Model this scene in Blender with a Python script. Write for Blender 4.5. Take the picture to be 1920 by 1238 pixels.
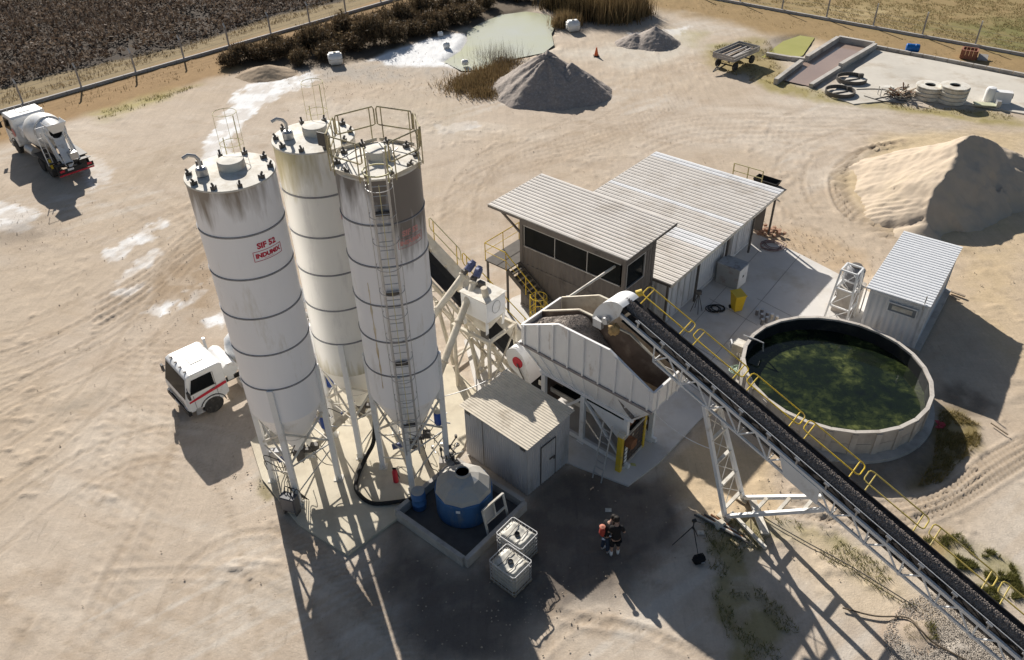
import bpy, bmesh, math, random
import numpy as np
from math import sin, cos, tan, pi, radians, atan2, hypot, sqrt
from mathutils import Vector, Matrix

for o in list(bpy.data.objects): bpy.data.objects.remove(o)
scene = bpy.context.scene
COL = scene.collection
random.seed(7)
# ------------------------------------------------------------------ camera
CAM_H, PITCH, FOC, ROLL = 24.0, radians(37), 1508.0, radians(-1.15)
_F = Vector((0, cos(PITCH), -sin(PITCH))); _R0 = Vector((1, 0, 0)); _U0 = Vector((0, sin(PITCH), cos(PITCH)))
_R = cos(ROLL) * _R0 + sin(ROLL) * _U0; _U = -sin(ROLL) * _R0 + cos(ROLL) * _U0
_C = Vector((0, 0, CAM_H))
cam_data = bpy.data.cameras.new('camera'); cam = bpy.data.objects.new('camera', cam_data); COL.objects.link(cam)
M3 = Matrix((_R, _U, -_F)).transposed()
cam.matrix_world = Matrix.Translation(_C) @ M3.to_4x4()
cam_data.sensor_fit = 'HORIZONTAL'; cam_data.sensor_width = 36.0; cam_data.lens = 36.0 * FOC / 1920.0
cam_data.clip_start = 0.5; cam_data.clip_end = 6000
scene.camera = cam
# ------------------------------------------------------------------ sky, sun, exposure
SUN_EL, SUN_AZ = radians(29.5), radians(-21.0)          # azimuth from +Y, clockwise
world = bpy.data.worlds.new('World'); scene.world = world; world.use_nodes = True
wn = world.node_tree; bg = wn.nodes['Background']
sky = wn.nodes.new('ShaderNodeTexSky'); sky.sky_type = 'NISHITA'; sky.sun_disc = False
sky.sun_elevation = SUN_EL; sky.sun_rotation = SUN_AZ % (2 * pi); sky.air_density = 1.0; sky.dust_density = 1.2; sky.ozone_density = 1.0
wn.links.new(sky.outputs[0], bg.inputs[0]); bg.inputs[1].default_value = 0.050
sl = bpy.data.lights.new('sun', 'SUN'); sl.energy = 5.0; sl.angle = radians(0.53); sl.color = (1.0, 0.945, 0.87)
sun = bpy.data.objects.new('sun', sl); COL.objects.link(sun)
sdir = Vector((sin(SUN_AZ) * cos(SUN_EL), cos(SUN_AZ) * cos(SUN_EL), sin(SUN_EL)))
sun.rotation_euler = sdir.to_track_quat('Z', 'Y').to_euler(); sun.location = (-20, 60, 40)
scene.view_settings.view_transform = 'Standard'; scene.view_settings.look = 'None'
scene.view_settings.exposure = 0.47; scene.view_settings.gamma = 1.0; scene.view_settings.use_curve_mapping = False
try: scene.render.engine = 'CYCLES'
except Exception: pass

# ------------------------------------------------------------------ helpers
def P(x, y, z=0.0):
    """survey: sight line of photo point (x, y) met at height z -> world point"""
    d = _F + _R * ((x - 960) / FOC) + _U * ((619 - y) / FOC)
    return _C + d * ((z - CAM_H) / d.z)
def on_plane(x, y, p0, ang):
    d = _F + _R * ((x - 960) / FOC) + _U * ((619 - y) / FOC)
    n = Vector((-sin(ang), cos(ang), 0)); return _C + d * ((p0 - _C).dot(n) / d.dot(n))
def V(*a): return Vector(a)

_mats = {}
def mat(name, col, rough=0.85, var=0.12, scale=1.5, bump=0.0, bscale=25.0, metal=0.0, col2=None, c2amt=0.5, c2scale=0.8, spec=0.3, stretch=(1, 1, 1), attr=None, attrcol=None):
    """procedural material: base colour broken up by two noises, optional second tone, bump, optional stain attribute"""
    if name in _mats: return _mats[name]
    m = bpy.data.materials.new(name); m.use_nodes = True; _mats[name] = m
    nt = m.node_tree; N = nt.nodes; L = nt.links; b = N['Principled BSDF']
    b.inputs['Roughness'].default_value = rough; b.inputs['Metallic'].default_value = metal
    b.inputs['Specular IOR Level'].default_value = spec
    geo = N.new('ShaderNodeNewGeometry'); mp = N.new('ShaderNodeMapping'); mp.inputs['Scale'].default_value = stretch
    L.new(geo.outputs['Position'], mp.inputs['Vector'])
    n1 = N.new('ShaderNodeTexNoise'); n1.inputs['Scale'].default_value = scale; n1.inputs['Detail'].default_value = 6; n1.inputs['Roughness'].default_value = 0.65
    L.new(mp.outputs[0], n1.inputs['Vector'])
    r1 = N.new('ShaderNodeMapRange'); r1.inputs[1].default_value = 0.3; r1.inputs[2].default_value = 0.7
    r1.inputs[3].default_value = 1 - var; r1.inputs[4].default_value = 1 + var
    L.new(n1.outputs['Fac'], r1.inputs[0])
    cur = None
    rgb = N.new('ShaderNodeRGB'); rgb.outputs[0].default_value = (*col, 1); cur = rgb.outputs[0]
    if col2 is not None:
        n2 = N.new('ShaderNodeTexNoise'); n2.inputs['Scale'].default_value = c2scale; n2.inputs['Detail'].default_value = 8; n2.inputs['Roughness'].default_value = 0.7
        L.new(mp.outputs[0], n2.inputs['Vector'])
        r2 = N.new('ShaderNodeMapRange'); r2.inputs[1].default_value = 0.65 - 0.3 * c2amt; r2.inputs[2].default_value = 0.75 - 0.15 * c2amt
        L.new(n2.outputs['Fac'], r2.inputs[0])
        mx = N.new('ShaderNodeMix'); mx.data_type = 'RGBA'; L.new(r2.outputs[0], mx.inputs[0]); L.new(cur, mx.inputs[6]); mx.inputs[7].default_value = (*col2, 1); cur = mx.outputs[2]
    if attr:
        at = N.new('ShaderNodeAttribute'); at.attribute_name = attr
        na = N.new('ShaderNodeTexNoise'); na.inputs['Scale'].default_value = 3.0; na.inputs['Detail'].default_value = 7
        mpa = N.new('ShaderNodeMapping'); mpa.inputs['Scale'].default_value = (2.2, 2.2, 0.35); L.new(geo.outputs['Position'], mpa.inputs['Vector']); L.new(mpa.outputs[0], na.inputs['Vector'])
        ad = N.new('ShaderNodeMath'); ad.operation = 'MULTIPLY_ADD'; L.new(na.outputs['Fac'], ad.inputs[0]); ad.inputs[1].default_value = 1.1; ad.inputs[2].default_value = -0.62
        ad2 = N.new('ShaderNodeMath'); ad2.operation = 'ADD'; L.new(ad.outputs[0], ad2.inputs[0]); L.new(at.outputs['Fac'], ad2.inputs[1])
        gt = N.new('ShaderNodeMapRange'); gt.inputs[1].default_value = 0.12; gt.inputs[2].default_value = 0.75; L.new(ad2.outputs[0], gt.inputs[0])
        ml = N.new('ShaderNodeMath'); ml.operation = 'MULTIPLY'; L.new(gt.outputs[0], ml.inputs[0])
        mr = N.new('ShaderNodeMapRange'); mr.inputs[2].default_value = 0.25; L.new(at.outputs['Fac'], mr.inputs[0]); L.new(mr.outputs[0], ml.inputs[1])
        mx = N.new('ShaderNodeMix'); mx.data_type = 'RGBA'; L.new(ml.outputs[0], mx.inputs[0]); L.new(cur, mx.inputs[6]); mx.inputs[7].default_value = (*attrcol, 1); cur = mx.outputs[2]
    mu = N.new('ShaderNodeMix'); mu.data_type = 'RGBA'; mu.blend_type = 'MULTIPLY'; mu.inputs[0].default_value = 1
    L.new(cur, mu.inputs[6])
    cb = N.new('ShaderNodeCombineColor'); [L.new(r1.outputs[0], cb.inputs[i]) for i in range(3)]
    L.new(cb.outputs[0], mu.inputs[7]); L.new(mu.outputs[2], b.inputs['Base Color'])
    if bump > 0:
        nb = N.new('ShaderNodeTexNoise'); nb.inputs['Scale'].default_value = bscale; nb.inputs['Detail'].default_value = 5
        L.new(mp.outputs[0], nb.inputs['Vector'])
        bp = N.new('ShaderNodeBump'); bp.inputs['Strength'].default_value = bump; bp.inputs['Distance'].default_value = 0.05
        L.new(nb.outputs['Fac'], bp.inputs['Height']); L.new(bp.outputs[0], b.inputs['Normal'])
    return m

class Thing:
    """an Empty at a thing's base; its parts are meshes in its local frame"""
    def __init__(s, name, label, cat, loc=(0, 0, 0), rot=0.0, group=None):
        s.o = bpy.data.objects.new(name, None); COL.objects.link(s.o)
        s.o.empty_display_size = 0.2
        s.o.location = loc; s.o.rotation_euler = (0, 0, rot); s.loc = Vector(loc); s.rot = rot
        s.o['label'] = label; s.o['category'] = cat
        if group: s.o['group'] = group
    def L(s, p):
        d = Vector(p) - s.loc; c_, s_ = cos(s.rot), sin(s.rot)
        return Vector((d.x * c_ + d.y * s_, -d.x * s_ + d.y * c_, d.z))
    def W(s, p):
        p = Vector(p); c_, s_ = cos(s.rot), sin(s.rot)
        return s.loc + Vector((p.x * c_ - p.y * s_, p.x * s_ + p.y * c_, p.z))
def tag(o, label=None, cat=None, group=None, kind=None):
    if label: o['label'] = label
    if cat: o['category'] = cat
    if group: o['group'] = group
    if kind: o['kind'] = kind
    return o
def link_copy(o, parent, loc=None, rot=None, scale=None):
    c = o.copy(); COL.objects.link(c); c.parent = parent
    if loc is not None: c.location = loc
    if rot is not None: c.rotation_euler = rot
    if scale is not None: c.scale = scale
    return c
def copy_tree(o, parent=None):
    c = o.copy(); COL.objects.link(c); c.parent = parent
    for ch in list(o.children): copy_tree(ch, c)
    return c

class MB:
    def __init__(s, smooth=False): s.v = []; s.f = []; s.smooth = smooth; s.attr = None
    def add(s, vs, fs):
        n = len(s.v); s.v.extend([tuple(p) for p in vs]); s.f.extend([tuple(i + n for i in f) for f in fs]); return s
    def box(s, c, size, rot=0.0, ax=None):
        c = Vector(c); hx, hy, hz = [k / 2 for k in size]
        if ax is None: X, Y, Z = Vector((cos(rot), sin(rot), 0)), Vector((-sin(rot), cos(rot), 0)), Vector((0, 0, 1))
        else: X, Y, Z = [Vector(a).normalized() for a in ax]
        vs = [c + X * (hx * i) + Y * (hy * j) + Z * (hz * k) for k in (-1, 1) for j in (-1, 1) for i in (-1, 1)]
        return s.add(vs, [(0, 2, 3, 1), (4, 5, 7, 6), (0, 1, 5, 4), (2, 6, 7, 3), (0, 4, 6, 2), (1, 3, 7, 5)])
    def bar(s, p, q, w, h=None, up=(0, 0, 1)):
        p, q = Vector(p), Vector(q); d = q - p; l = d.length
        if l < 1e-6: return s
        Z = d / l; u = Vector(up)
        if abs(Z.dot(u)) > 0.98: u = Vector((1, 0, 0))
        X = Z.cross(u).normalized(); Y = X.cross(Z)
        return s.box((p + q) / 2, (w, h or w, l), ax=(X, Y, Z))
    def tube(s, p, q, r, n=8, r2=None, caps=True):
        p, q = Vector(p), Vector(q); d = q - p; l = d.length
        if l < 1e-6: return s
        r2 = r if r2 is None else r2
        Z = d / l; u = Vector((0, 0, 1)) if abs(Z.z) < 0.95 else Vector((1, 0, 0)); X = Z.cross(u).normalized(); Y = Z.cross(X)
        vs = []
        for i in range(n):
            a = 2 * pi * i / n; e = X * cos(a) + Y * sin(a); vs += [p + e * r, q + e * r2]
        fs = [(2 * i, 2 * i + 1, 2 * ((i + 1) % n) + 1, 2 * ((i + 1) % n)) for i in range(n)]
        if caps: fs += [tuple(2 * i for i in range(n)), tuple(2 * i + 1 for i in reversed(range(n)))]
        return s.add(vs, fs)
    def path(s, pts, r, n=6, closed=False):
        pts = [Vector(p) for p in pts]; m = len(pts); vs = []; fs = []; X = None
        for i, p in enumerate(pts):
            a = pts[(i - 1) % m] if (closed or i > 0) else p; b = pts[(i + 1) % m] if (closed or i < m - 1) else p
            Z = (b - a).normalized()
            if X is None:
                u = Vector((0, 0, 1)) if abs(Z.z) < 0.9 else Vector((1, 0, 0)); X = Z.cross(u).normalized()
            else:
                X = X - Z * X.dot(Z)
                X = X.normalized() if X.length > 1e-6 else Z.orthogonal().normalized()
            Y = Z.cross(X)
            for k in range(n):
                t = 2 * pi * k / n; vs.append(p + (X * cos(t) + Y * sin(t)) * r)
        for i in range(m if closed else m - 1):
            j = (i + 1) % m
            for k in range(n): fs.append((i * n + k, i * n + (k + 1) % n, j * n + (k + 1) % n, j * n + k))
        if not closed: fs += [tuple(range(n - 1, -1, -1)), tuple((m - 1) * n + k for k in range(n))]
        return s.add(vs, fs)
    def ring(s, c, R, r, n=32, k=6):
        return s.path([Vector(c) + Vector((R * cos(2 * pi * i / n), R * sin(2 * pi * i / n), 0)) for i in range(n)], r, k, True)
    def lathe(s, prof, n=32, c=(0, 0, 0), a0=0, axis=None):
        c = Vector(c); m = len(prof); vs = []; fs = []
        if axis is None: X, Y, Z = Vector((1, 0, 0)), Vector((0, 1, 0)), Vector((0, 0, 1))
        else:
            Z = Vector(axis).normalized(); u = Vector((0, 0, 1)) if abs(Z.z) < 0.95 else Vector((1, 0, 0)); X = u.cross(Z).normalized(); Y = Z.cross(X)
        for i in range(n):
            a = a0 + 2 * pi * i / n; e = X * cos(a) + Y * sin(a)
            for r, z in prof: vs.append(c + e * r + Z * z)
        for i in range(n):
            j = (i + 1) % n
            for k in range(m - 1): fs.append((i * m + k, j * m + k, j * m + k + 1, i * m + k + 1))
        if prof[0][0] > 1e-4: fs.append(tuple(i * m for i in reversed(range(n))))
        if prof[-1][0] > 1e-4: fs.append(tuple(i * m + m - 1 for i in range(n)))
        return s.add(vs, fs)
    def prism(s, poly, z0, z1):
        n = len(poly); vs = [(p[0], p[1], z0) for p in poly] + [(p[0], p[1], z1) for p in poly]
        return s.add(vs, [tuple(range(n - 1, -1, -1)), tuple(range(n, 2 * n))] + [(i, (i + 1) % n, n + (i + 1) % n, n + i) for i in range(n)])
    def slab(s, pts, t):
        """closed plate from a 3D outline, thickness t along its own normal (downwards)"""
        pts = [Vector(p) for p in pts]; nrm = Vector((0, 0, 0))
        for i in range(len(pts)): nrm += (pts[i] - pts[0]).cross(pts[(i + 1) % len(pts)] - pts[0])
        nrm.normalize(); n = len(pts); vs = pts + [p - nrm * t for p in pts]
        return s.add(vs, [tuple(range(n)), tuple(range(2 * n - 1, n - 1, -1))] + [(i, n + i, n + (i + 1) % n, (i + 1) % n) for i in range(n)])
    def build(s, name, m, parent=None, local=True, kind=None, label=None, sharp=None):
        root = None
        if isinstance(parent, Thing): root = parent; po = parent.o
        else: po = parent
        vs = s.v if (root is None or local) else [tuple(root.L(p)) for p in s.v]
        me = bpy.data.meshes.new(name); me.from_pydata(vs, [], s.f); me.validate(); 
        bm = bmesh.new(); bm.from_mesh(me); bmesh.ops.recalc_face_normals(bm, faces=bm.faces); bm.to_mesh(me); bm.free()
        if s.smooth:
            me.polygons.foreach_set('use_smooth', [True] * len(me.polygons))
            try: me.set_sharp_from_angle(angle=radians(sharp or 38))
            except Exception: pass
        me.materials.append(m); o = bpy.data.objects.new(name, me); COL.objects.link(o)
        if po is not None: o.parent = po
        if kind: o['kind'] = kind
        if label: o['label'] = label
        return o

# numpy value noise ---------------------------------------------------------
_rng = np.random.RandomState(3); _tab = _rng.rand(256, 256)
def vnoise(x, y):
    xi = np.floor(x).astype(int); yi = np.floor(y).astype(int); fx = x - xi; fy = y - yi
    fx = fx * fx * (3 - 2 * fx); fy = fy * fy * (3 - 2 * fy)
    a = _tab[xi & 255, yi & 255]; b = _tab[(xi + 1) & 255, yi & 255]; c = _tab[xi & 255, (yi + 1) & 255]; d = _tab[(xi + 1) & 255, (yi + 1) & 255]
    return (a * (1 - fx) + b * fx) * (1 - fy) + (c * (1 - fx) + d * fx) * fy
def fbm(x, y, o=5, g=0.5):
    s = 0; a = 1; t = 0
    for i in range(o):
        s = s + a * vnoise(x + 17.3 * i, y - 9.1 * i); t += a; a *= g; x = x * 2.03; y = y * 2.03
    return s / t
def sstep(a, b, x):
    t = np.clip((x - a) / (b - a), 0, 1); return t * t * (3 - 2 * t)
def poly_sd(X, Y, poly):
    """signed distance to polygon, positive inside"""
    ins = np.zeros(X.shape, bool); d = np.full(X.shape, 1e9); n = len(poly)
    for i in range(n):
        x0, y0 = poly[i]; x1, y1 = poly[(i + 1) % n]
        cnd = ((y0 > Y) != (y1 > Y))
        with np.errstate(divide='ignore', invalid='ignore'):
            xi = (x1 - x0) * (Y - y0) / (y1 - y0 + 1e-12) + x0
        ins ^= cnd & (X < xi)
        dx, dy = x1 - x0, y1 - y0; t = np.clip(((X - x0) * dx + (Y - y0) * dy) / (dx * dx + dy * dy + 1e-12), 0, 1)
        d = np.minimum(d, np.hypot(X - x0 - t * dx, Y - y0 - t * dy))
    return np.where(ins, d, -d)
def line_d(X, Y, pl):
    d = np.full(X.shape, 1e9); s = np.zeros(X.shape); acc = 0.0; side = np.zeros(X.shape)
    for (x0, y0), (x1, y1) in zip(pl[:-1], pl[1:]):
        dx, dy = x1 - x0, y1 - y0; l = hypot(dx, dy); t = np.clip(((X - x0) * dx + (Y - y0) * dy) / (l * l + 1e-12), 0, 1)
        dd = np.hypot(X - x0 - t * dx, Y - y0 - t * dy); m = dd < d
        s = np.where(m, acc + t * l, s); side = np.where(m, np.sign((X - x0) * dy - (Y - y0) * dx), side); d = np.where(m, dd, d); acc += l
    return d, s, side
def pxpoly(pts, z=0): return [tuple(P(x, y, z)[:2]) for x, y in pts]
def smooth_line(pts, n=6):
    pts = [Vector(p) for p in pts]; out = []
    for i in range(len(pts) - 1):
        p0, p1, p2, p3 = pts[max(i - 1, 0)], pts[i], pts[i + 1], pts[min(i + 2, len(pts) - 1)]
        for k in range(n):
            t = k / n; out.append(0.5 * ((2 * p1) + (p2 - p0) * t + (2 * p0 - 5 * p1 + 4 * p2 - p3) * t * t + (3 * p1 - p0 - 3 * p2 + p3) * t ** 3))
    out.append(pts[-1]); return out
def grid_mesh(name, X, Y, Z, m, col=None, smooth=True, extra=None):
    ny, nx = X.shape; co = np.stack([X, Y, Z], -1).reshape(-1, 3)
    idx = np.arange(nx * ny).reshape(ny, nx); q = np.stack([idx[:-1, :-1], idx[:-1, 1:], idx[1:, 1:], idx[1:, :-1]], -1).reshape(-1, 4)
    me = bpy.data.meshes.new(name); me.vertices.add(len(co)); me.vertices.foreach_set('co', co.ravel().astype(np.float32))
    me.loops.add(q.size); me.loops.foreach_set('vertex_index', q.ravel().astype(np.int32))
    me.polygons.add(len(q)); me.polygons.foreach_set('loop_start', np.arange(0, q.size, 4, dtype=np.int32))
    me.update(calc_edges=True); me.validate()
    me.polygons.foreach_set('use_smooth', [smooth] * len(me.polygons))
    if col is not None:
        a = me.color_attributes.new('tone', 'FLOAT_COLOR', 'POINT'); c4 = np.concatenate([col.reshape(-1, 3), np.ones((len(co), 1))], 1)
        a.data.foreach_set('color', c4.ravel().astype(np.float32))
    if extra is not None:
        for k, arr in extra.items():
            a = me.attributes.new(k, 'FLOAT', 'POINT'); a.data.foreach_set('value', arr.ravel().astype(np.float32))
    me.materials.append(m); o = bpy.data.objects.new(name, me); COL.objects.link(o); return o

# ------------------------------------------------------------------ shared materials
WHITE = mat('white_paint', (0.80, 0.80, 0.79), 0.5, 0.04, 2.0, col2=(0.60, 0.57, 0.52), c2amt=0.3, c2scale=1.2)
WHITE_DUSTY = mat('dusty_white_paint', (0.68, 0.65, 0.58), 0.75, 0.09, 2.0, col2=(0.48, 0.42, 0.33), c2amt=0.6, c2scale=1.6)
HOPW = mat('hopper_white_paint', (0.84, 0.83, 0.82), 0.55, 0.05, 2.5, col2=(0.58, 0.52, 0.47), c2amt=0.22, c2scale=2.2, stretch=(1, 1, 0.4))
CREAM = mat('dust_coated_cream_steel', (0.62, 0.57, 0.47), 0.85, 0.12, 3.0, col2=(0.44, 0.37, 0.27), c2amt=0.5)
STEEL = mat('galvanised_steel', (0.48, 0.48, 0.48), 0.45, 0.1, 4.0, metal=0.6)
DARKST = mat('dark_steel', (0.11, 0.10, 0.09), 0.6, 0.2, 4.0)
RINGM = mat('weathered_ring_joint', (0.25, 0.25, 0.26), 0.7, 0.2, 4.0)
YEL = mat('yellow_paint', (0.66, 0.46, 0.04), 0.5, 0.12, 4.0, col2=(0.42, 0.32, 0.12), c2amt=0.45, c2scale=3)
YELSHADE = mat('shade_darkened_yellow_paint', (0.52, 0.40, 0.10), 0.6, 0.12, 4.0, col2=(0.40, 0.33, 0.18), c2amt=0.5, c2scale=3)  # deeper yellow: the rails' shaded side is put into the paint
YELP = mat('faded_pale_yellow_paint', (0.62, 0.56, 0.30), 0.6, 0.1, 4.0, col2=(0.40, 0.36, 0.24), c2amt=0.5, c2scale=3)
BLACK = mat('black_rubber', (0.022, 0.021, 0.02), 0.8, 0.2, 6.0)
RUBBER = mat('dusty_tyre_rubber', (0.05, 0.047, 0.043), 0.9, 0.25, 6.0, col2=(0.16, 0.14, 0.12), c2amt=0.4, c2scale=4)
GLASS = mat('dark_window_glass', (0.010, 0.012, 0.013), 0.1, 0.1, 1.0, spec=0.06)
RED = mat('red_paint', (0.55, 0.03, 0.05), 0.5, 0.1, 4.0)
BLUEP = mat('blue_paint', (0.03, 0.09, 0.38), 0.45, 0.15, 4.0)
BLUEGREY = mat('blue_grey_motor_paint', (0.13, 0.15, 0.26), 0.5, 0.2, 8.0)
CONC = mat('weathered_concrete', (0.46, 0.43, 0.39), 0.9, 0.16, 1.2, bump=0.15, bscale=30, col2=(0.30, 0.27, 0.24), c2amt=0.5, c2scale=0.7)
SLABM = mat('dusty_concrete_slab', (0.62, 0.595, 0.56), 0.9, 0.1, 0.5, bump=0.08, bscale=20, col2=(0.52, 0.47, 0.40), c2amt=0.5, c2scale=0.35)
WOOD = mat('weathered_timber', (0.33, 0.26, 0.19), 0.85, 0.3, 4.0)
RUST = mat('rusty_steel', (0.22, 0.10, 0.05), 0.85, 0.3, 5.0)
# ================================================================== GROUND
def axis(segs):
    out = [segs[0][0]]
    for a, b, st in segs:
        n = max(1, int(round((b - a) / st))); out += [a + (b - a) * (i + 1) / n for i in range(n)]
    return np.array(out)
gx = axis([(-2500, -900, 800), (-900, -200, 175), (-200, -75, 12), (-75, -34, 0.5), (-34, -25, 0.25), (-25, 21, 0.105), (21, 36, 0.25), (36, 75, 0.5), (75, 200, 12), (200, 900, 175), (900, 2500, 800)])
gy = axis([(-400, -40, 90), (-40, 0, 5), (0, 9, 0.5), (9, 34, 0.1), (34, 60, 0.22), (60, 112, 0.4), (112, 200, 8), (200, 900, 100), (900, 4000, 700)])
GX, GY = np.meshgrid(gx, gy)
def lin(r, g, b):
    f = lambda c: ((c / 255 + 0.055) / 1.055) ** 2.4 if c > 10 else c / 255 / 12.92
    return np.array([f(r), f(g), f(b)])
n1 = fbm(GX * 0.16, GY * 0.16, 6); n2 = fbm(GX * 0.9 + 31, GY * 0.9 + 7, 5); n3 = fbm(GX * 0.05 - 3, GY * 0.05 + 9, 4)
# wheel-wear streaks: noise stretched along the two driving directions of the yard
ca, sa = cos(radians(35)), sin(radians(35)); U1 = GX * ca + GY * sa; W1 = -GX * sa + GY * ca
st1 = fbm(U1 * 0.09, W1 * 0.9, 5); ca, sa = cos(radians(-20)), sin(radians(-20)); U2 = GX * ca + GY * sa; W2 = -GX * sa + GY * ca
st2 = fbm(U2 * 0.1 + 40, W2 * 1.1, 5)
SANDL, SANDM, SANDD = np.array([.545, .470, .385]), np.array([.49, .408, .322]), np.array([.40, .315, .235])
def mixc(C, col, w): return C * (1 - w[..., None]) + np.asarray(col) * w[..., None]
C = np.zeros(GX.shape + (3,)); C[:] = SANDM
C = mixc(C, SANDL, sstep(.40, .60, n1 * .55 + st2 * .45)); C = mixc(C, SANDD, 0.45 * sstep(.52, .66, st1 * .55 + n2 * .45))
st3 = fbm(U1 * 0.16 + 11, W1 * 2.6, 5, .6); st4 = fbm(U2 * 0.14 + 5, W2 * 2.8, 5, .6); patchy = fbm(GX * .11 + 50, GY * .11, 3)
C = mixc(C, (.60, .555, .49), .55 * sstep(.55, .68, st3 * .6 + patchy * .4) * sstep(.42, .55, patchy)); C = mixc(C, (.36, .28, .20), .32 * sstep(.58, .68, st4 * .6 + n2 * .4))
C = mixc(C, (.49, .43, .355), 0.4 * sstep(.5, .68, n3))
Z = (n1 - .5) * 0.05 + (n2 - .5) * 0.03
tan_ = fbm(GX * .07 + 21, GY * .07 + 3, 4); C = mixc(C, (.45, .355, .255), .6 * sstep(.45, .62, tan_) * sstep(.35, .6, st2 * .5 + n1 * .5 + .05))
C = mixc(C, (.53, .42, .30), .55 * sstep(14, 30, GX) * sstep(60, 40, GY))
rough = np.ones(GX.shape)
def region(pts, col, w=1.0, soft=0.8, wob=1.0, ns=0.6, world=False, breakup=0.0):
    poly = pts if world else pxpoly(pts); xs = [p[0] for p in poly]; ys = [p[1] for p in poly]; pad = soft + wob + 1
    sel = (GX > min(xs) - pad) & (GX < max(xs) + pad) & (GY > min(ys) - pad) & (GY < max(ys) + pad)
    m = np.zeros(GX.shape); x, y = GX[sel], GY[sel]
    sd = poly_sd(x, y, poly) + (fbm(x * ns + 5, y * ns + 11, 5) - .5) * 2 * wob
    k = sstep(-soft / 2, soft / 2, sd)
    if breakup: k = k * (1 - breakup * sstep(.45, .6, fbm(x * 1.3 + 77, y * 1.3, 5)))
    m[sel] = k * w; global C; C = mixc(C, col, m); return m
DRY = (.30, .19, .09); DRY2 = (.34, .225, .10); GRN = (.20, .185, .055); STRAW = (.43, .31, .15)
far = sstep(100, 108, GY); C = mixc(C, DRY, far)
# meadow right of the yard, behind the far fence, and the strip in front of it
region([(1180, 0), (1300, 30), (1420, 52), (1520, 78), (1640, 95), (1760, 118), (1930, 150), (2400, 240), (2600, -60), (1100, -90)], (.31, .215, .105), 1, 3, 2.0, .25)
region([(1330, 0), (1920, 108), (2400, 200), (2600, -60), (1300, -90)], (.29, .225, .105), .8, 2, 1.0, .3, breakup=.5)
region([(1760, 55), (1930, 30), (2000, 100), (1870, 95)], (.17, .17, .06), .8, 4, 3, .3, breakup=.4)
region([(1480, 8), (1720, 16), (1600, 40)], (.50, .40, .22), .6, 3, 2, .3, breakup=.5)
region([(1320, 96), (1440, 70), (1470, 140), (1500, 170), (1430, 150), (1345, 128)], (.31, .245, .11), .9, 2, 1.6, .35)
region([(1340, 85), (1420, 75), (1420, 95), (1340, 102)], (.28, .26, .08), .6, 2, 1.4, .4)
region([(1415, 145), (1465, 150), (1520, 165), (1700, 200), (1840, 208), (1930, 225), (1930, 240), (1700, 212), (1530, 190), (1440, 172)], (.30, .25, .09), .85, 1.2, .8, .6, breakup=.3)
region([(1260, 50), (1330, 60), (1300, 85), (1250, 75)], (.36, .32, .15), .6, 2, 1.4, .4)
# left: orange dry grass between fence and yard, rough grass beyond the fence
region([(-400, 330), (0, 268), (80, 246), (180, 215), (290, 178), (395, 150), (440, 138), (560, 100), (700, 40), (800, 10), (900, -60), (760, -60), (600, 0), (-400, 310)], (.31, .20, .095), 1, 2.2, 1.0, .35)
region([(-400, 320), (0, 207), (200, 148), (420, 83), (640, 24), (760, -20), (700, -80), (300, -200), (-800, 0)], (.27, .205, .11), 1, .5, .2, .4)
region([(170, 215), (320, 168), (370, 160), (300, 190), (190, 225)], (.36, .31, .10), .75, 2, 1.2, .5, breakup=.4)
# dark scrub soil under the crop and shrubs
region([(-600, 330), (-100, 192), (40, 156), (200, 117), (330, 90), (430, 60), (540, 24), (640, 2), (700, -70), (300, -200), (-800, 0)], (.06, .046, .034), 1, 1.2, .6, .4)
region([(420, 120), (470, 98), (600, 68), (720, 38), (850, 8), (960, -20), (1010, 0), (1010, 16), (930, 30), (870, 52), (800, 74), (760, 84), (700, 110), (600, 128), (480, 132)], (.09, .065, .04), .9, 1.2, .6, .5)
# white lime residue streak running down from the washout, and splashes in the yard
LIME = (.80, .80, .79)
region([(440, 178), (470, 158), (520, 146), (585, 136), (605, 150), (560, 168), (505, 190), (470, 212), (440, 250), (415, 300), (380, 302), (392, 262), (418, 222)], LIME, 1, .3, .9, 1.1, breakup=.45)
region([(590, 128), (700, 112), (800, 122), (900, 130), (870, 150), (700, 150), (600, 145)], (.40, .36, .31), .8, 2, 1.4, .5, breakup=.5)
region([(690, 112), (740, 92), (800, 74), (850, 62), (900, 58), (930, 70), (880, 92), (860, 108), (855, 122), (790, 124), (720, 122)], LIME, 1, .8, .9, .5)
for q, w in [(((248, 440), (285, 432), (300, 445), (262, 462)), .8), (((275, 582), (330, 556), (345, 566), (300, 592)), .9), (((385, 600), (420, 580), (440, 600), (405, 625)), .9), (((350, 545), (395, 532), (400, 546), (362, 560)), .8), (((0, 380), (50, 388), (75, 405), (40, 440), (-20, 430)), .7), (((210, 520), (290, 470), (300, 482), (230, 530)), .5), (((560, 590), (600, 585), (600, 640), (570, 640)), .6), (((130, 300), (180, 290), (215, 330), (170, 360)), .35), (((195, 470), (260, 440), (300, 408), (315, 420), (250, 470), (205, 490)), .6), (((220, 545), (270, 530), (280, 540), (235, 560)), .5), (((820, 235), (900, 222), (900, 236), (830, 252)), .4), (((1180, 62), (1290, 48), (1280, 66), (1200, 76)), .5)]:
    region(q, LIME, min(1, w + .1), .25, .8, 1.3, breakup=.5)
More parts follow.
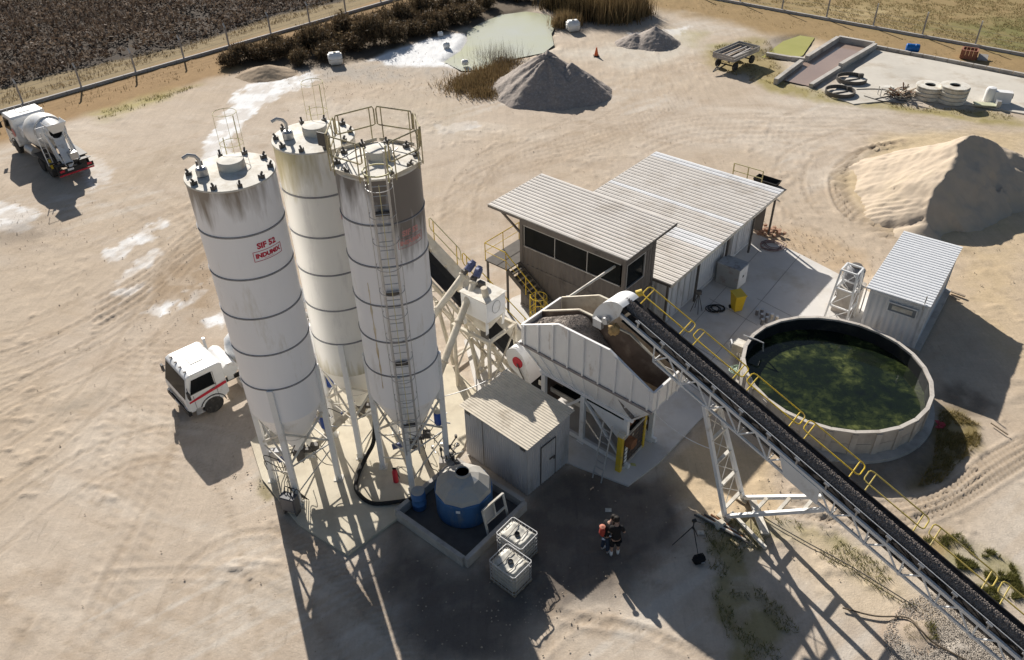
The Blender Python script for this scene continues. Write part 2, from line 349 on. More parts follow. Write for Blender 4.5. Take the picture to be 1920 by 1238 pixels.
# brown churned mud streaks left of the silos
region([(240, 560), (300, 500), (400, 440), (415, 530), (380, 600), (330, 560), (270, 600)], (.33, .24, .155), .8, 1.6, 1.0, .6, breakup=.5)
region([(200, 300), (330, 270), (400, 290), (360, 330), (240, 350)], (.42, .34, .25), .6, 2.5, 1.5, .3, breakup=.5)
region([(-20, 430), (90, 405), (130, 430), (60, 460), (-20, 455)], (.27, .22, .17), .7, 1.2, .8, .7, breakup=.6)
region([(90, 770), (190, 725), (215, 735), (120, 790)], (.33, .285, .23), .6, .6, .5, 1.2, breakup=.5)
region([(620, 200), (780, 170), (900, 200), (860, 260), (700, 250)], (.47, .40, .31), .6, 3, 2, .3, breakup=.6)
region([(980, 95), (1100, 90), (1190, 70), (1290, 60), (1310, 100), (1180, 130), (1120, 110)], (.57, .52, .44), .8, 3, 1.6, .3, breakup=.3)
# dug spoil by the slab, sandy orange ground on the right
region([(1430, 440), (1500, 420), (1620, 470), (1640, 520), (1560, 510), (1480, 470)], (.46, .34, .215), .7, 1.2, .8, .7, breakup=.3)
region([(1780, 440), (1930, 420), (1930, 720), (1850, 640), (1800, 560)], (.56, .43, .26), .7, 3, 1.4, .3, breakup=.3)
region([(1560, 330), (1680, 260), (1830, 240), (1930, 250), (1930, 440), (1760, 460), (1620, 410)], (.56, .44, .27), .85, 2.4, 1.2, .3)
# damp dark spill and straw-coloured grass by the round tank
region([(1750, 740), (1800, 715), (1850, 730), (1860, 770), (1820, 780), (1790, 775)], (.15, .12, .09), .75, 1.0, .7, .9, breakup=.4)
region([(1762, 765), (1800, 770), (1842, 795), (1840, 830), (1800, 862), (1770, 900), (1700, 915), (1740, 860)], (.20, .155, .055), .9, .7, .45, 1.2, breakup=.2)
region([(1380, 860), (1600, 868), (1740, 800), (1780, 900), (1700, 925), (1560, 915), (1450, 880)], (.14, .115, .09), .7, 1.0, .4, .9, breakup=.2)  # darker soil band along the near foot of the tank
# weeds and gravel along the feed conveyor, sandy heap bottom right
region([(1320, 975), (1420, 960), (1560, 1000), (1640, 1050), (1700, 1110), (1690, 1130), (1600, 1080), (1500, 1020), (1440, 1010), (1400, 1080), (1480, 1180), (1440, 1238), (1380, 1238), (1330, 1100)], (.27, .235, .10), .75, .6, .5, 1.0, breakup=.5)
region([(1700, 1010), (1800, 1005), (1880, 1030), (1930, 1060), (1930, 1130), (1860, 1130), (1800, 1080)], (.27, .245, .11), .7, .7, .6, .9, breakup=.6)
region([(1710, 1010), (1780, 990), (1800, 1020), (1760, 1050)], (.36, .25, .12), .7, .7, .5, .9)
region([(1700, 1130), (1760, 1110), (1860, 1190), (1900, 1260), (1680, 1260), (1660, 1190)], (.44, .40, .35), .7, .7, .4, 1.0)
region([(1520, 1000), (1680, 1060), (1800, 1160), (1720, 1200), (1600, 1160), (1500, 1060)], (.57, .465, .335), .75, 1.2, .5, .6)
region([(1640, 1160), (1700, 1160), (1740, 1200), (1660, 1215)], (.40, .29, .21), .5, .6, .3, 1.2)
region([(1240, 870), (1330, 800), (1440, 860), (1470, 960), (1350, 980), (1260, 930)], (.56, .43, .27), .8, 1.0, .5, .7)
region([(490, 880), (500, 905), (512, 930), (500, 935), (478, 905)], (.25, .21, .09), .7, .4, .3, 1.5, breakup=.4)
region([(470, 860), (500, 850), (520, 905), (480, 900)], (.42, .38, .32), .6, .6, .3, 1.2)
# oily churned ground, colour darkened to deepen the shade, between bund, hopper and totes
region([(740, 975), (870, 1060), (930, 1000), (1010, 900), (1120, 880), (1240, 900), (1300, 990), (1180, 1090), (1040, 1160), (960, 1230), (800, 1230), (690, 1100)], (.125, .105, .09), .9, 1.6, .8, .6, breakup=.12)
# ---- wheel tracks: ruts with tread marks, pressed into the soil
def track(pts, width=.42, depth=.03, dark=.25, pitch=.26, world=False, amp=1.0):
    global C, Z
    pl = [(p[0], p[1]) for p in smooth_line([V(*q, 0) for q in (pts if world else pxpoly(pts))], 8)]
    xs = [p[0] for p in pl]; ys = [p[1] for p in pl]
    sel = (GX > min(xs) - 1.5) & (GX < max(xs) + 1.5) & (GY > min(ys) - 1.5) & (GY < max(ys) + 1.5)
    d, s, sd = line_d(GX[sel], GY[sel], pl); x, y = GX[sel], GY[sel]
    fade = amp * sstep(.35, .55, fbm(x * .25 + 9, y * .25, 3) + .12); ins = sstep(width / 2 + .06, width / 2 - .08, d)
    tr = 0.5 + 0.5 * np.sign(np.sin(2 * pi * (s + sd * d * .7) / pitch))
    prof = ins * (-.55 + .9 * tr) + 0.9 * np.exp(-((d - width / 2 - .08) / .07) ** 2)
    Z[sel] += prof * depth * fade
    w = np.zeros(GX.shape); w[sel] = ins * fade * dark * (0.5 + 0.7 * (1 - tr)); C = mixc(C, (.30, .23, .16), w)
for off in (0, 1): 
    track([(508 + 22 * off, 985 - 8 * off), (548 + 22 * off, 1016 - 4 * off), (600 + 24 * off, 1060), (660 + 26 * off, 1120), (745 + 30 * off, 1210), (800 + 30 * off, 1290)], .38, .035, .3)
track([(-30, 1130), (200, 1080), (420, 1075), (560, 1130), (640, 1238)], .4, .02, .15)
track([(1330, 1238), (1200, 1180), (1080, 1160), (1000, 1120), (1020, 1090)], .34, .04, .2)
track([(1000, 1238), (1060, 1180), (1130, 1150)], .34, .03, .2)
for k in range(4):   # arcs swept round the tank and the sand pile
    track([(1500 - 10 * k, 905 + 18 * k), (1640, 945 + 14 * k), (1760, 925 + 12 * k), (1850 + 8 * k, 860 + 12 * k), (1960, 800 + 14 * k)], .34, .05, .42, .24)
for k in range(3):
    track([(1700 - 6 * k, 262 + 3 * k), (1620 - 12 * k, 285 + 2 * k), (1585 - 12 * k, 330 + 3 * k), (1600 - 10 * k, 385 + 5 * k), (1660 - 6 * k, 425 + 6 * k), (1720 - 4 * k, 452 + 5 * k)], .46, .09, .5, .38)
for k in range(5):
    track([(1200, 250 + 14 * k), (1300, 225 + 10 * k), (1450, 222 + 9 * k), (1600, 224 + 7 * k), (1800, 236 + 6 * k), (1990, 262 + 6 * k)], .5, .02, .12, .5)
    track([(860 - 10 * k, 330 + 22 * k), (960 - 6 * k, 290 + 10 * k), (1120, 250 + 8 * k), (1220, 205 + 7 * k), (1290, 160 + 6 * k)], .5, .02, .14, .5)
    track([(-40, 520 + 60 * k), (150, 470 + 45 * k), (300, 400 + 30 * k), (480, 330 + 16 * k)], .5, .02, .13, .5)
    track([(20 + 40 * k, 1238), (120 + 40 * k, 1000), (200 + 35 * k, 820), (240 + 25 * k, 640)], .5, .018, .12, .5)
    track([(180, 560 + 14 * k), (270, 510 + 12 * k), (340, 450 + 10 * k), (420, 390 + 8 * k)], .35, .05, .3, .4)
def pair(pts, gap=1.85, **k):
    w = [V(*q, 0) for q in pxpoly(pts)]; w = smooth_line(w, 4)
    for sg in (-.5, .5):
        o_ = []
        for i, p in enumerate(w):
            d_ = (w[min(i + 1, len(w) - 1)] - w[max(i - 1, 0)]).normalized(); o_.append((p.x - d_.y * gap * sg, p.y + d_.x * gap * sg))
        track(o_[::3] + [o_[-1]], world=True, **k)
PK = dict(width=.3, depth=.018, dark=.22, pitch=.2, amp=1.1)
pair([(-60, 1040), (120, 900), (280, 830), (420, 850), (480, 960), (520, 1100), (560, 1260)], **PK)
pair([(60, 1260), (160, 1060), (260, 900), (300, 760), (330, 680)], **PK)
pair([(-60, 700), (120, 640), (260, 560), (360, 470), (420, 380), (520, 320)], **PK)
pair([(150, 350), (260, 380), (330, 440), (330, 540), (240, 640), (60, 720), (-60, 780)], **PK)
pair([(-40, 900), (140, 780), (240, 660), (300, 560)], **PK)
pair([(330, 1260), (360, 1120), (430, 1040), (560, 1050), (660, 1160), (720, 1260)], **PK)
pair([(900, 300), (1040, 250), (1150, 190), (1230, 140), (1300, 110)], width=.35, depth=.02, dark=.2, pitch=.3)
pair([(860, 420), (880, 340), (960, 270), (1100, 235), (1300, 210), (1460, 205), (1700, 225), (1960, 260)], width=.35, depth=.02, dark=.2, pitch=.3)
pair([(1960, 560), (1860, 520), (1780, 470), (1660, 440), (1540, 420), (1480, 360), (1500, 290), (1600, 250)], width=.35, depth=.03, dark=.25, pitch=.3)
pair([(1120, 1260), (1080, 1180), (1120, 1120), (1240, 1140)], width=.3, depth=.02, dark=.2, pitch=.22)
# gentle bank by the tank, lumps of spoil
lump = sstep(.58, .75, fbm(GX * 2.3, GY * 2.3, 4)) * 0.05; Z += lump * (n1 > .5)
Z *= sstep(112, 90, GY) * sstep(-75, -60, GX) * sstep(75, 60, GX)
# ponds are shallow hollows
POND = pxpoly([(838, 112), (868, 92), (880, 74), (878, 58), (905, 42), (940, 28), (985, 22), (1025, 28), (1040, 44), (1030, 62), (1034, 82), (1016, 96), (965, 106), (930, 118), (905, 126), (870, 128)])
ALGAE = pxpoly([(1432, 104), (1470, 76), (1500, 66), (1525, 70), (1505, 100), (1490, 108)])
for poly in (POND, ALGAE):
    sd_ = poly_sd(GX, GY, poly); Z -= 0.3 * sstep(-1.2, .4, sd_ + (fbm(GX * .5, GY * .5, 4) - .5) * 1.2)
    C = mixc(C, (.30, .27, .20), .6 * sstep(-.8, .2, sd_))
g = bpy.data.materials.new('yard_soil'); g.use_nodes = True; nt = g.node_tree; N = nt.nodes; L_ = nt.links; b = N['Principled BSDF']
at = N.new('ShaderNodeAttribute'); at.attribute_name = 'tone'; geo = N.new('ShaderNodeNewGeometry')
def nz(scale, det=6, rgh=.6, st=None, rotz=0):
    n_ = N.new('ShaderNodeTexNoise'); n_.inputs['Scale'].default_value = scale; n_.inputs['Detail'].default_value = det; n_.inputs['Roughness'].default_value = rgh
    if st:
        mp = N.new('ShaderNodeMapping'); mp.inputs['Scale'].default_value = st; mp.inputs['Rotation'].default_value = (0, 0, rotz); L_.new(geo.outputs['Position'], mp.inputs['Vector']); L_.new(mp.outputs[0], n_.inputs['Vector'])
    else: L_.new(geo.outputs['Position'], n_.inputs['Vector'])
    return n_.outputs['Fac']
def mrange(src, a, b_, c, d):
    r = N.new('ShaderNodeMapRange'); r.inputs[1].default_value = a; r.inputs[2].default_value = b_; r.inputs[3].default_value = c; r.inputs[4].default_value = d; L_.new(src, r.inputs[0]); return r.outputs[0]
def mul(a, b_):
    m_ = N.new('ShaderNodeMath'); m_.operation = 'MULTIPLY'; L_.new(a, m_.inputs[0]); L_.new(b_, m_.inputs[1]); return m_.outputs[0]
f1 = mrange(nz(.8, 9, .72), .32, .68, .93, 1.06); f2 = mrange(nz(11, 8, .75), .3, .7, .90, 1.09); f3 = mrange(nz(.5, 10, .72, (4.5, .28, 1), radians(-32)), .36, .64, .94, 1.05)
spk = mrange(nz(14, 3, .5), .70, .76, 1.0, .80)
scf = mrange(nz(1.5, 11, .78, (3.2, .45, 1), radians(-30)), .585, .62, 1.0, .87); scg = mrange(nz(1.3, 11, .78, (.5, 2.6, 1), radians(25)), .60, .63, 1.0, .89); crs = mrange(nz(.75, 11, .75), .58, .61, 1.0, 1.09)
f = mul(mul(mul(f1, f2), mul(f3, spk)), mul(mul(scf, scg), crs)); cb = N.new('ShaderNodeCombineColor'); [L_.new(f, cb.inputs[i]) for i in range(3)]
mx = N.new('ShaderNodeMix'); mx.data_type = 'RGBA'; mx.blend_type = 'MULTIPLY'; mx.inputs[0].default_value = 1; L_.new(at.outputs['Color'], mx.inputs[6]); L_.new(cb.outputs[0], mx.inputs[7]); L_.new(mx.outputs[2], b.inputs['Base Color'])
b.inputs['Roughness'].default_value = .95; b.inputs['Specular IOR Level'].default_value = .15
h = N.new('ShaderNodeMath'); h.operation = 'ADD'; L_.new(nz(3.5, 9, .65), h.inputs[0]); h2 = N.new('ShaderNodeMath'); h2.operation = 'MULTIPLY'; h2.inputs[1].default_value = .5; L_.new(nz(16, 5, .6), h2.inputs[0]); L_.new(h2.outputs[0], h.inputs[1])
bp = N.new('ShaderNodeBump'); bp.inputs['Strength'].default_value = .35; bp.inputs['Distance'].default_value = .07; L_.new(h.outputs[0], bp.inputs['Height']); L_.new(bp.outputs[0], b.inputs['Normal'])
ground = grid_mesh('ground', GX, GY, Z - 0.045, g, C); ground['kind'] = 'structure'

# ---- concrete pavements
def paving(name, pts, z, m, t=.12, joints=()):
    o = MB().prism(pxpoly(pts), z - t, z).build(name, m); o['kind'] = 'structure'
    if joints:
        jb = MB()
        for a, b_ in joints: jb.bar(P(*a, z + .004), P(*b_, z + .004), .022, .006)
        jb.build('joint', mat('dirt_filled_joint', (.26, .235, .21), .95), o)
    return o
paving('concrete_pavement', [(1418, 440), (1500, 478), (1566, 512), (1648, 560), (1600, 640), (1440, 690), (1330, 770), (1236, 868), (1178, 912), (1120, 890), (1040, 860), (900, 760), (870, 640), (960, 560), (1180, 470), (1300, 400)], .05, SLABM, .15,
       [((1440, 452), (1270, 640)), ((1500, 478), (1330, 680)), ((1420, 560), (1490, 596)), ((1330, 560), (1420, 610)), ((1290, 640), (1370, 690)), ((1250, 690), (1320, 740))])
paving('silo_pavement', [(560, 985), (492, 900), (470, 830), (560, 745), (660, 700), (780, 650), (850, 690), (900, 740), (870, 840), (820, 905), (762, 962), (652, 1042)], .06, mat('pale_dusty_concrete', (.60, .54, .42), .9, .1, .8, bump=.08, bscale=18, col2=(.47, .41, .31), c2amt=.55, c2scale=.6), .15)
paving('wash_bay_pavement', [(1560, 175), (1640, 94), (1760, 116), (1920, 148), (2080, 178), (2040, 208), (1920, 214), (1840, 200), (1700, 186), (1600, 196), (1546, 176)], .04, mat('bleached_concrete', (.57, .53, .46), .9, .12, .25, col2=(.44, .38, .30), c2amt=.45, c2scale=.3), .12)
# ---- water
def water_mat(name, deep, shallow, sc, rough=.06, amt=.5):
    m = bpy.data.materials.new(name); m.use_nodes = True; nt = m.node_tree; N = nt.nodes; L = nt.links; b = N['Principled BSDF']
    geo = N.new('ShaderNodeNewGeometry'); n_ = N.new('ShaderNodeTexNoise'); n_.inputs['Scale'].default_value = sc; n_.inputs['Detail'].default_value = 7; n_.inputs['Roughness'].default_value = .62; L.new(geo.outputs['Position'], n_.inputs['Vector'])
    cr = N.new('ShaderNodeValToRGB'); cr.color_ramp.elements[0].position = .5 - amt * .3; cr.color_ramp.elements[1].position = .5 + amt * .35; cr.color_ramp.elements[0].color = (*deep, 1); cr.color_ramp.elements[1].color = (*shallow, 1)
    L.new(n_.outputs['Fac'], cr.inputs[0]); L.new(cr.outputs[0], b.inputs['Base Color']); b.inputs['Roughness'].default_value = rough; b.inputs['Specular IOR Level'].default_value = .5; b.inputs['IOR'].default_value = 1.33
    n2 = N.new('ShaderNodeTexNoise'); n2.inputs['Scale'].default_value = 5; L.new(geo.outputs['Position'], n2.inputs['Vector']); bp = N.new('ShaderNodeBump'); bp.inputs['Strength'].default_value = .03; bp.inputs['Distance'].default_value = .05; L.new(n2.outputs['Fac'], bp.inputs['Height']); L.new(bp.outputs[0], b.inputs['Normal'])
    return m
def sheet(name, poly, z, m, grow=0.0):
    cx = sum(p[0] for p in poly) / len(poly); cy = sum(p[1] for p in poly) / len(poly)
    pts = [(cx + (p[0] - cx) * (1 + grow), cy + (p[1] - cy) * (1 + grow), z) for p in poly]
    o = MB().add(pts, [tuple(range(len(pts)))]).build(name, m); o['kind'] = 'structure'; return o
sheet('washout_pond', POND, -.11, water_mat('milky_pond_water', (.50, .52, .50), (.50, .50, .31), .09, .14, .7), .05)
sheet('algae_pond', ALGAE, -.11, water_mat('algae_covered_water', (.33, .32, .08), (.42, .39, .12), .3, .35, .8), .08)
# ================================================================== SILOS
TOPZ, CYLZ, SR = 13.4, 4.35, 1.31
RINGZ = [5.9, 7.4, 8.9, 10.4, 11.9]
SC = [P(432, 324, TOPZ), P(588, 258, TOPZ), P(707, 303, TOPZ)]
def text_mesh(txt, size, bold=.012):
    cu = bpy.data.curves.new('lettering', 'FONT'); cu.body = txt; cu.size = size; cu.offset = bold; cu.align_x = 'CENTER'; cu.resolution_u = 3
    o = bpy.data.objects.new('lettering', cu); COL.objects.link(o); dg = bpy.context.evaluated_depsgraph_get()
    me = bpy.data.meshes.new_from_object(o.evaluated_get(dg)); bpy.data.objects.remove(o); bpy.data.curves.remove(cu)
    bm = bmesh.new(); bm.from_mesh(me); bmesh.ops.subdivide_edges(bm, edges=[e for e in bm.edges if e.calc_length() > .12], cuts=3); bmesh.ops.triangulate(bm, faces=bm.faces)
    vs = [v.co.copy() for v in bm.verts]; bm.verts.index_update(); fs = [tuple(v.index for v in f.verts) for f in bm.faces]; bm.free(); bpy.data.meshes.remove(me)
    return vs, fs
def wrap(vs, ang, z, r, shear=0.0):
    out = []
    for v in vs:
        a = ang + v.x / r; out.append((r * cos(a), r * sin(a), z + v.y + v.x * shear))
    return out
LOGO = mat('red_lettering', (.50, .025, .06), .55, .15, 5.0); FADED = mat('faded_red_lettering', (.60, .30, .28), .7, .2, 5.0)
def silo(idx, label, logo_ang, faded, rotleg=0.0):
    T = Thing('cement_silo', label, 'silo', (SC[idx].x, SC[idx].y, .06), 0, 'cement silos standing together on legs')
    H = TOPZ - .06
    stain_col = [(.30, .26, .22), (.50, .44, .27), (.20, .18, .165)][idx]
    SH = mat('silo_shell_%d' % idx, [(.89, .89, .905), (.87, .85, .79), (.89, .89, .905)][idx], .45, .025, .8, attr='stain', attrcol=stain_col, col2=(.72, .70, .66), c2amt=.25, c2scale=1.4, stretch=(1, 1, .22))
    zs = [CYLZ - .06] + [z - .06 for z in RINGZ] + [H]
    cam_a = atan2(-SC[idx].y, -SC[idx].x)
    for k in range(len(zs) - 1):
        nu, nv = 72, 10; mb = MB(True); st = []
        for j in range(nv + 1):
            z = zs[k] + (zs[k + 1] - zs[k]) * j / nv; t = (z - 4) / 9.4
            for i in range(nu):
                a = 2 * pi * i / nu; mb.v.append((SR * cos(a), SR * sin(a), z))
                da = (a - cam_a + pi) % (2 * pi) - pi
                wv = .5 + .5 * sin(a * 7 + idx) * sin(a * 3.1)
                if idx == 0: s_ = max(0, min(1, (z - 11.6 - 1.0 * wv) / 1.6)) * (.3 + .7 * max(0, min(1, (.7 - da) / .7)))
                elif idx == 1: s_ = max(0, min(1, (z - 10.9 - 1.0 * wv) / 2.0)) * (.3 + .7 * max(0, min(1, (.1 - da) / .6))) + max(0, (5.3 - z) * .5)
                else: s_ = max(max(0, min(1, (z - 11.3 - 1.3 * wv) / 1.4)), (.2 + .95 * max(0, min(1, (da + .2) / .7)) * max(0, min(1, (2.3 - da) / .6))) * max(0, min(1, (z - 9.6 - .7 * wv) / 2.4)))
                st.append(min(1, s_ + .05))
        for j in range(nv):
            for i in range(nu): mb.f.append((j * nu + i, j * nu + (i + 1) % nu, (j + 1) * nu + (i + 1) % nu, (j + 1) * nu + i))
        o = mb.build('shell_course', SH, T); a_ = o.data.attributes.new('stain', 'FLOAT', 'POINT')
        if len(o.data.vertices) == len(st): a_.data.foreach_set('value', st)
    for z in RINGZ:
        MB(True).lathe([(SR - .01, -.028), (SR + .025, -.024), (SR + .03, .024), (SR - .01, .032)], 64, (0, 0, z - .06)).build('weld_ring', RINGM, T)
    # discharge cone and outlet
    cone = MB(True).lathe([(.18, 1.75), (.22, 1.95), (.75, 3.0), (SR, CYLZ - .05)], 48).build('cone', SH, T)
    MB(True).lathe([(.45, 2.62), (.50, 2.62), (.50, 2.68), (.62, 2.72)], 32).build('cone_band', DARKST, cone)
    MB().box((0, 0, 1.62), (.42, .42, .26)).tube((0, 0, 1.1), (0, 0, 1.6), .17, 12).box((.32, 0, 1.62), (.34, .16, .16)).build('outlet_valve', DARKST, T)
    # roof with rim, hatch, clamps, vent pipe
    rz = H
    roof = MB(True).lathe([(SR, -.02), (SR + .03, 0), (SR + .02, .05), (0.0, .13)], 64, (0, 0, rz)).build('roof', WHITE_DUSTY, T)
    e_ = Vector((cos(cam_a + pi), sin(cam_a + pi), 0)); r_ = Vector((-e_.y, e_.x, 0))   # away from camera / to the left
    hc = V(0, 0, rz + .11) - r_ * .08 + e_ * .12
    MB(True).lathe([(.40, 0), (.40, .22), (.38, .26), (0, .30)], 32, hc).build('filter_hatch', WHITE_DUSTY, roof)
    nclamp = 10
    for i in range(nclamp):
        a = 2 * pi * (i + .3) / nclamp; p = V(cos(a) * (SR - .13), sin(a) * (SR - .13), rz + .06)
        MB().box(p + V(0, 0, .05), (.17, .12, .12), a).tube(p + V(0, 0, .1), p + V(cos(a) * .06, sin(a) * .06, .2), .035, 6).build('clamp', DARKST, roof)
    if idx < 2:
        vb = V(0, 0, rz + .1) + r_ * .78 - e_ * .05
        vp = MB(True).path([vb, vb + V(0, 0, .5), vb + r_ * .08 + V(0, 0, .62), vb + r_ * .25 + V(0, 0, .68), vb + r_ * .42 + V(0, 0, .6)], .055, 8).build('vent_pipe', STEEL, roof)
        MB(True).lathe([(.17, 0), (.17, .2), (.1, .26), (0, .26)], 16, vb).build('vent_base', STEEL, vp)
        # ladder cage end standing above the far roof edge
        lb = V(0, 0, rz) + e_ * (SR + .22) - r_ * .25
        cg = MB()
        for k in (-1, 1): cg.tube(lb + r_ * (.22 * k) - V(0, 0, 2.5), lb + r_ * (.22 * k) + V(0, 0, 1.15 if k < 0 else .5), .016, 6)
        for k in range(8): cg.tube(lb + r_ * -.22 + V(0, 0, -2.4 + .3 * k), lb + r_ * .22 + V(0, 0, -2.4 + .3 * k), .014, 5)
        lad = cg.build('roof_ladder', YELP, T)
        hp = MB()
        for zz in (.15, 1.15, -1.0): hp.path([lb + r_ * (.36 * cos(t)) + e_ * (.33 + .36 * sin(t)) + V(0, 0, zz) for t in [2 * pi * q / 16 for q in range(16)]], .010, 5, True)
        for t in (.1, 1.6, 3.0): hp.tube(lb + r_ * (.36 * cos(t)) + e_ * (.33 + .36 * sin(t)) + V(0, 0, -1.2), lb + r_ * (.36 * cos(t)) + e_ * (.33 + .36 * sin(t)) + V(0, 0, 1.15), .007, 4)
        hp.build('ladder_cage', YELP, lad)
    # legs: square tubes welded up the shell, foot plates, bracing
    lp = [V(cos(a), sin(a), 0) for a in (rotleg, rotleg + pi / 2, rotleg + pi, rotleg + 3 * pi / 2)]
    LEG = WHITE if idx != 1 else CREAM
    for e in lp:
        leg = MB().box(e * SR + V(0, 0, (RINGZ[0] - .06) / 2), (.2, .2, RINGZ[0] - .06), atan2(e.y, e.x)).build('leg', WHITE, T)
        MB().box(e * SR + V(0, 0, .012), (.36, .36, .024), atan2(e.y, e.x)).box(e * SR + V(0, 0, .10), (.03, .34, .16), atan2(e.y, e.x)).build('foot_plate', WHITE_DUSTY, leg)
        n_ = V(-e.y, e.x, 0)
        mb = MB(); mb.slab([e * (SR - .02) + V(0, 0, 4.25), e * (SR - .02) + V(0, 0, 3.2), e * (SR * .62) + n_ * 0 + V(0, 0, 4.25)], .015); mb.build('gusset', WHITE, leg)
    for i in range(4):
        a, b_ = lp[i] * SR, lp[(i + 1) % 4] * SR
        MB().tube(a + V(0, 0, 3.75), b_ + V(0, 0, 2.1), .045, 7).build('brace', WHITE_DUSTY, T); MB().tube(b_ + V(0, 0, 3.75), a + V(0, 0, 2.1), .045, 7).build('brace', WHITE_DUSTY, T)
        MB().tube(a + V(0, 0, .55), b_ + V(0, 0, 1.75), .028, 6).build('brace', WHITE_DUSTY, T)
        MB().tube(a + V(0, 0, 2.0), b_ + V(0, 0, 2.0), .035, 6).build('tie_bar', WHITE_DUSTY, T)
    # lettering
    if logo_ang is not None:
        lm = FADED if faded else LOGO
        for txt, size, z, sh in (('SIF 52', .26, 11.40, 0), ('INDUMIX', .2, 11.09, 0)):
            vs, fs = text_mesh(txt, size, .012)
            MB().add(wrap(vs, logo_ang, z - .06, SR + .006), fs).build('lettering', lm, T)
        fr = MB(); w_, z0, z1 = .48, 10.98, 11.31
        for p, q in (((-w_, z0), (w_, z0)), ((-w_, z1), (w_, z1))): fr.path([(cos(logo_ang + (p[0] + (q[0] - p[0]) * k / 8) / SR) * (SR + .004), sin(logo_ang + (p[0] + (q[0] - p[0]) * k / 8) / SR) * (SR + .004), p[1] - .06) for k in range(9)], .009, 4)
        for x in (-w_, w_): fr.tube((cos(logo_ang + x / SR) * (SR + .004), sin(logo_ang + x / SR) * (SR + .004), z0 - .06), (cos(logo_ang + x / SR) * (SR + .004), sin(logo_ang + x / SR) * (SR + .004), z1 - .06), .009, 4)
        fr.build('logo_frame', lm, T)
        vs, fs = text_mesh('ENGENHARIA', .055, .0); MB().add(wrap(vs, logo_ang, 11.015 - .06, SR + .006), fs).build('lettering', FADED, T)
    return T, cam_a, e_, r_
S1 = silo(0, 'white cement silo with clear red lettering, nearest the white tractor truck', atan2(-SC[0].y, -SC[0].x) + .42, False)
S2 = silo(1, 'cream-tinted cement silo standing behind the other two, lettering half hidden', atan2(-SC[1].y, -SC[1].x) + .72, False)
S3 = silo(2, 'white cement silo with caged ladder, roof railings and dark grime streaks', atan2(-SC[2].y, -SC[2].x) + .62, True)
# --- silo 3: caged ladder down the camera side and railed roof platform
T, ca_, e_, r_ = S3; H = TOPZ - .06
f_ = -e_; la = atan2(f_.y, f_.x) - .02; f_ = V(cos(la), sin(la), 0); t_ = V(-f_.y, f_.x, 0)
lb = f_ * (SR + .2)
for k in (-1, 1): MB().bar(lb + t_ * (.24 * k) + V(0, 0, 2.2), lb + t_ * (.24 * k) + V(0, 0, H + 1.0), .035, .05).build('ladder_stile', STEEL, T)
rg = MB().tube(-t_ * .24, t_ * .24, .016, 6).build('rung', STEEL, T)
rg.location = lb + V(0, 0, 2.4)
for k in range(1, 36): link_copy(rg, T.o, lb + V(0, 0, 2.4 + .31 * k))
hoop = MB()
hoop.path([t_ * (.4 * cos(t)) + f_ * (.08 + .42 * sin(t)) for t in [-.35 + (pi + .7) * q / 14 for q in range(15)]], .014, 5)
hoop = hoop.build('cage_hoop', STEEL, T); hoop.location = lb + V(0, 0, 3.4)
for k in range(1, 12): link_copy(hoop, T.o, lb + V(0, 0, 3.4 + .9 * k))
for q in (.05, .8, pi / 2, pi - .8, pi - .05):
    MB().tube(lb + t_ * (.4 * cos(q)) + f_ * (.08 + .42 * sin(q)) + V(0, 0, 3.4), lb + t_ * (.4 * cos(q)) + f_ * (.08 + .42 * sin(q)) + V(0, 0, H + .2), .011, 5).build('cage_bar', YELP if q == pi / 2 else STEEL, T)
for k in range(4): MB().box(lb - f_ * .1 + V(0, 0, 3.6 + 2.9 * k), (.1, .5, .12), la).build('ladder_bracket', DARKST, T)
RR = SR + .12; rail = []; YELW = mat('weathered_rail_paint', (.46, .40, .24), .75, .2, 5, col2=(.26, .21, .15), c2amt=.6, c2scale=4)
def arc_pt(a, z, r=RR): return V(cos(la + a) * r, sin(la + a) * r, z)
segs = [(.28, 1.15), (1.2, 2.1), (2.15, 3.05), (3.1, 4.05), (4.1, 5.05), (5.1, 6.0)]
for i, (a0, a1) in enumerate(segs):
    r1_ = MB(True).path([arc_pt(a0, H + .62), arc_pt(a0, H + 1.1), arc_pt(a0 + .03, H + 1.18), arc_pt(a1 - .03, H + 1.18), arc_pt(a1, H + 1.1), arc_pt(a1, H + .62), arc_pt(a1 - .05, H + .58), arc_pt(a0 + .05, H + .58)], .024, 7, True).build('railing', YELW, T)
    for a in (a0 + .1, a1 - .1): MB().tube(arc_pt(a, H - .02), arc_pt(a, H + 1.18), .02, 6).build('post', YELW, r1_)
    MB().slab([arc_pt(a0, H + .16), arc_pt(a1, H + .16), arc_pt(a1, H + .05), arc_pt(a0, H + .05)], .02).build('kick_plate', CREAM, T)
MB().ring(lb + f_ * .28 + V(0, 0, H + .55), .42, .024, 24).build('cage_top_hoop', YELP, T)
gate = MB()
for s_ in (-.3, .3): gate.tube(lb + t_ * s_ + V(0, 0, H), lb + t_ * s_ + V(0, 0, H + 1.15), .024, 6)
gate.build('ladder_gate', YELP, T)
MB().box(arc_pt(4.9, H + .95, RR + .05), (.45, .03, .42), ca_ + .9).build('warning_plate', DARKST, T)
for k in range(4): MB().tube(V(-1.1 + .7 * k, -.2 + .3 * (k % 2), H + .16), V(-.6 + .6 * k, .5 - .5 * (k % 2), H + .22), .02, 5).build('roof_pipe', STEEL, T)
ra = la - .62
mb = MB(True); rnd = random.Random(2); nk = 60
for k in range(nk + 1):
    z = 9.7 - k * .075; w = (.012 + .022 * (.5 + .5 * sin(k * .55)) * (.6 + .8 * rnd.random())) * sin(pi * (k + .5) / (nk + 1)) ** .4; a_ = ra + .006 * sin(k * .3)
    for q in (a_ - w, a_ + w): mb.v.append((cos(q) * (SR + .005), sin(q) * (SR + .005), z))
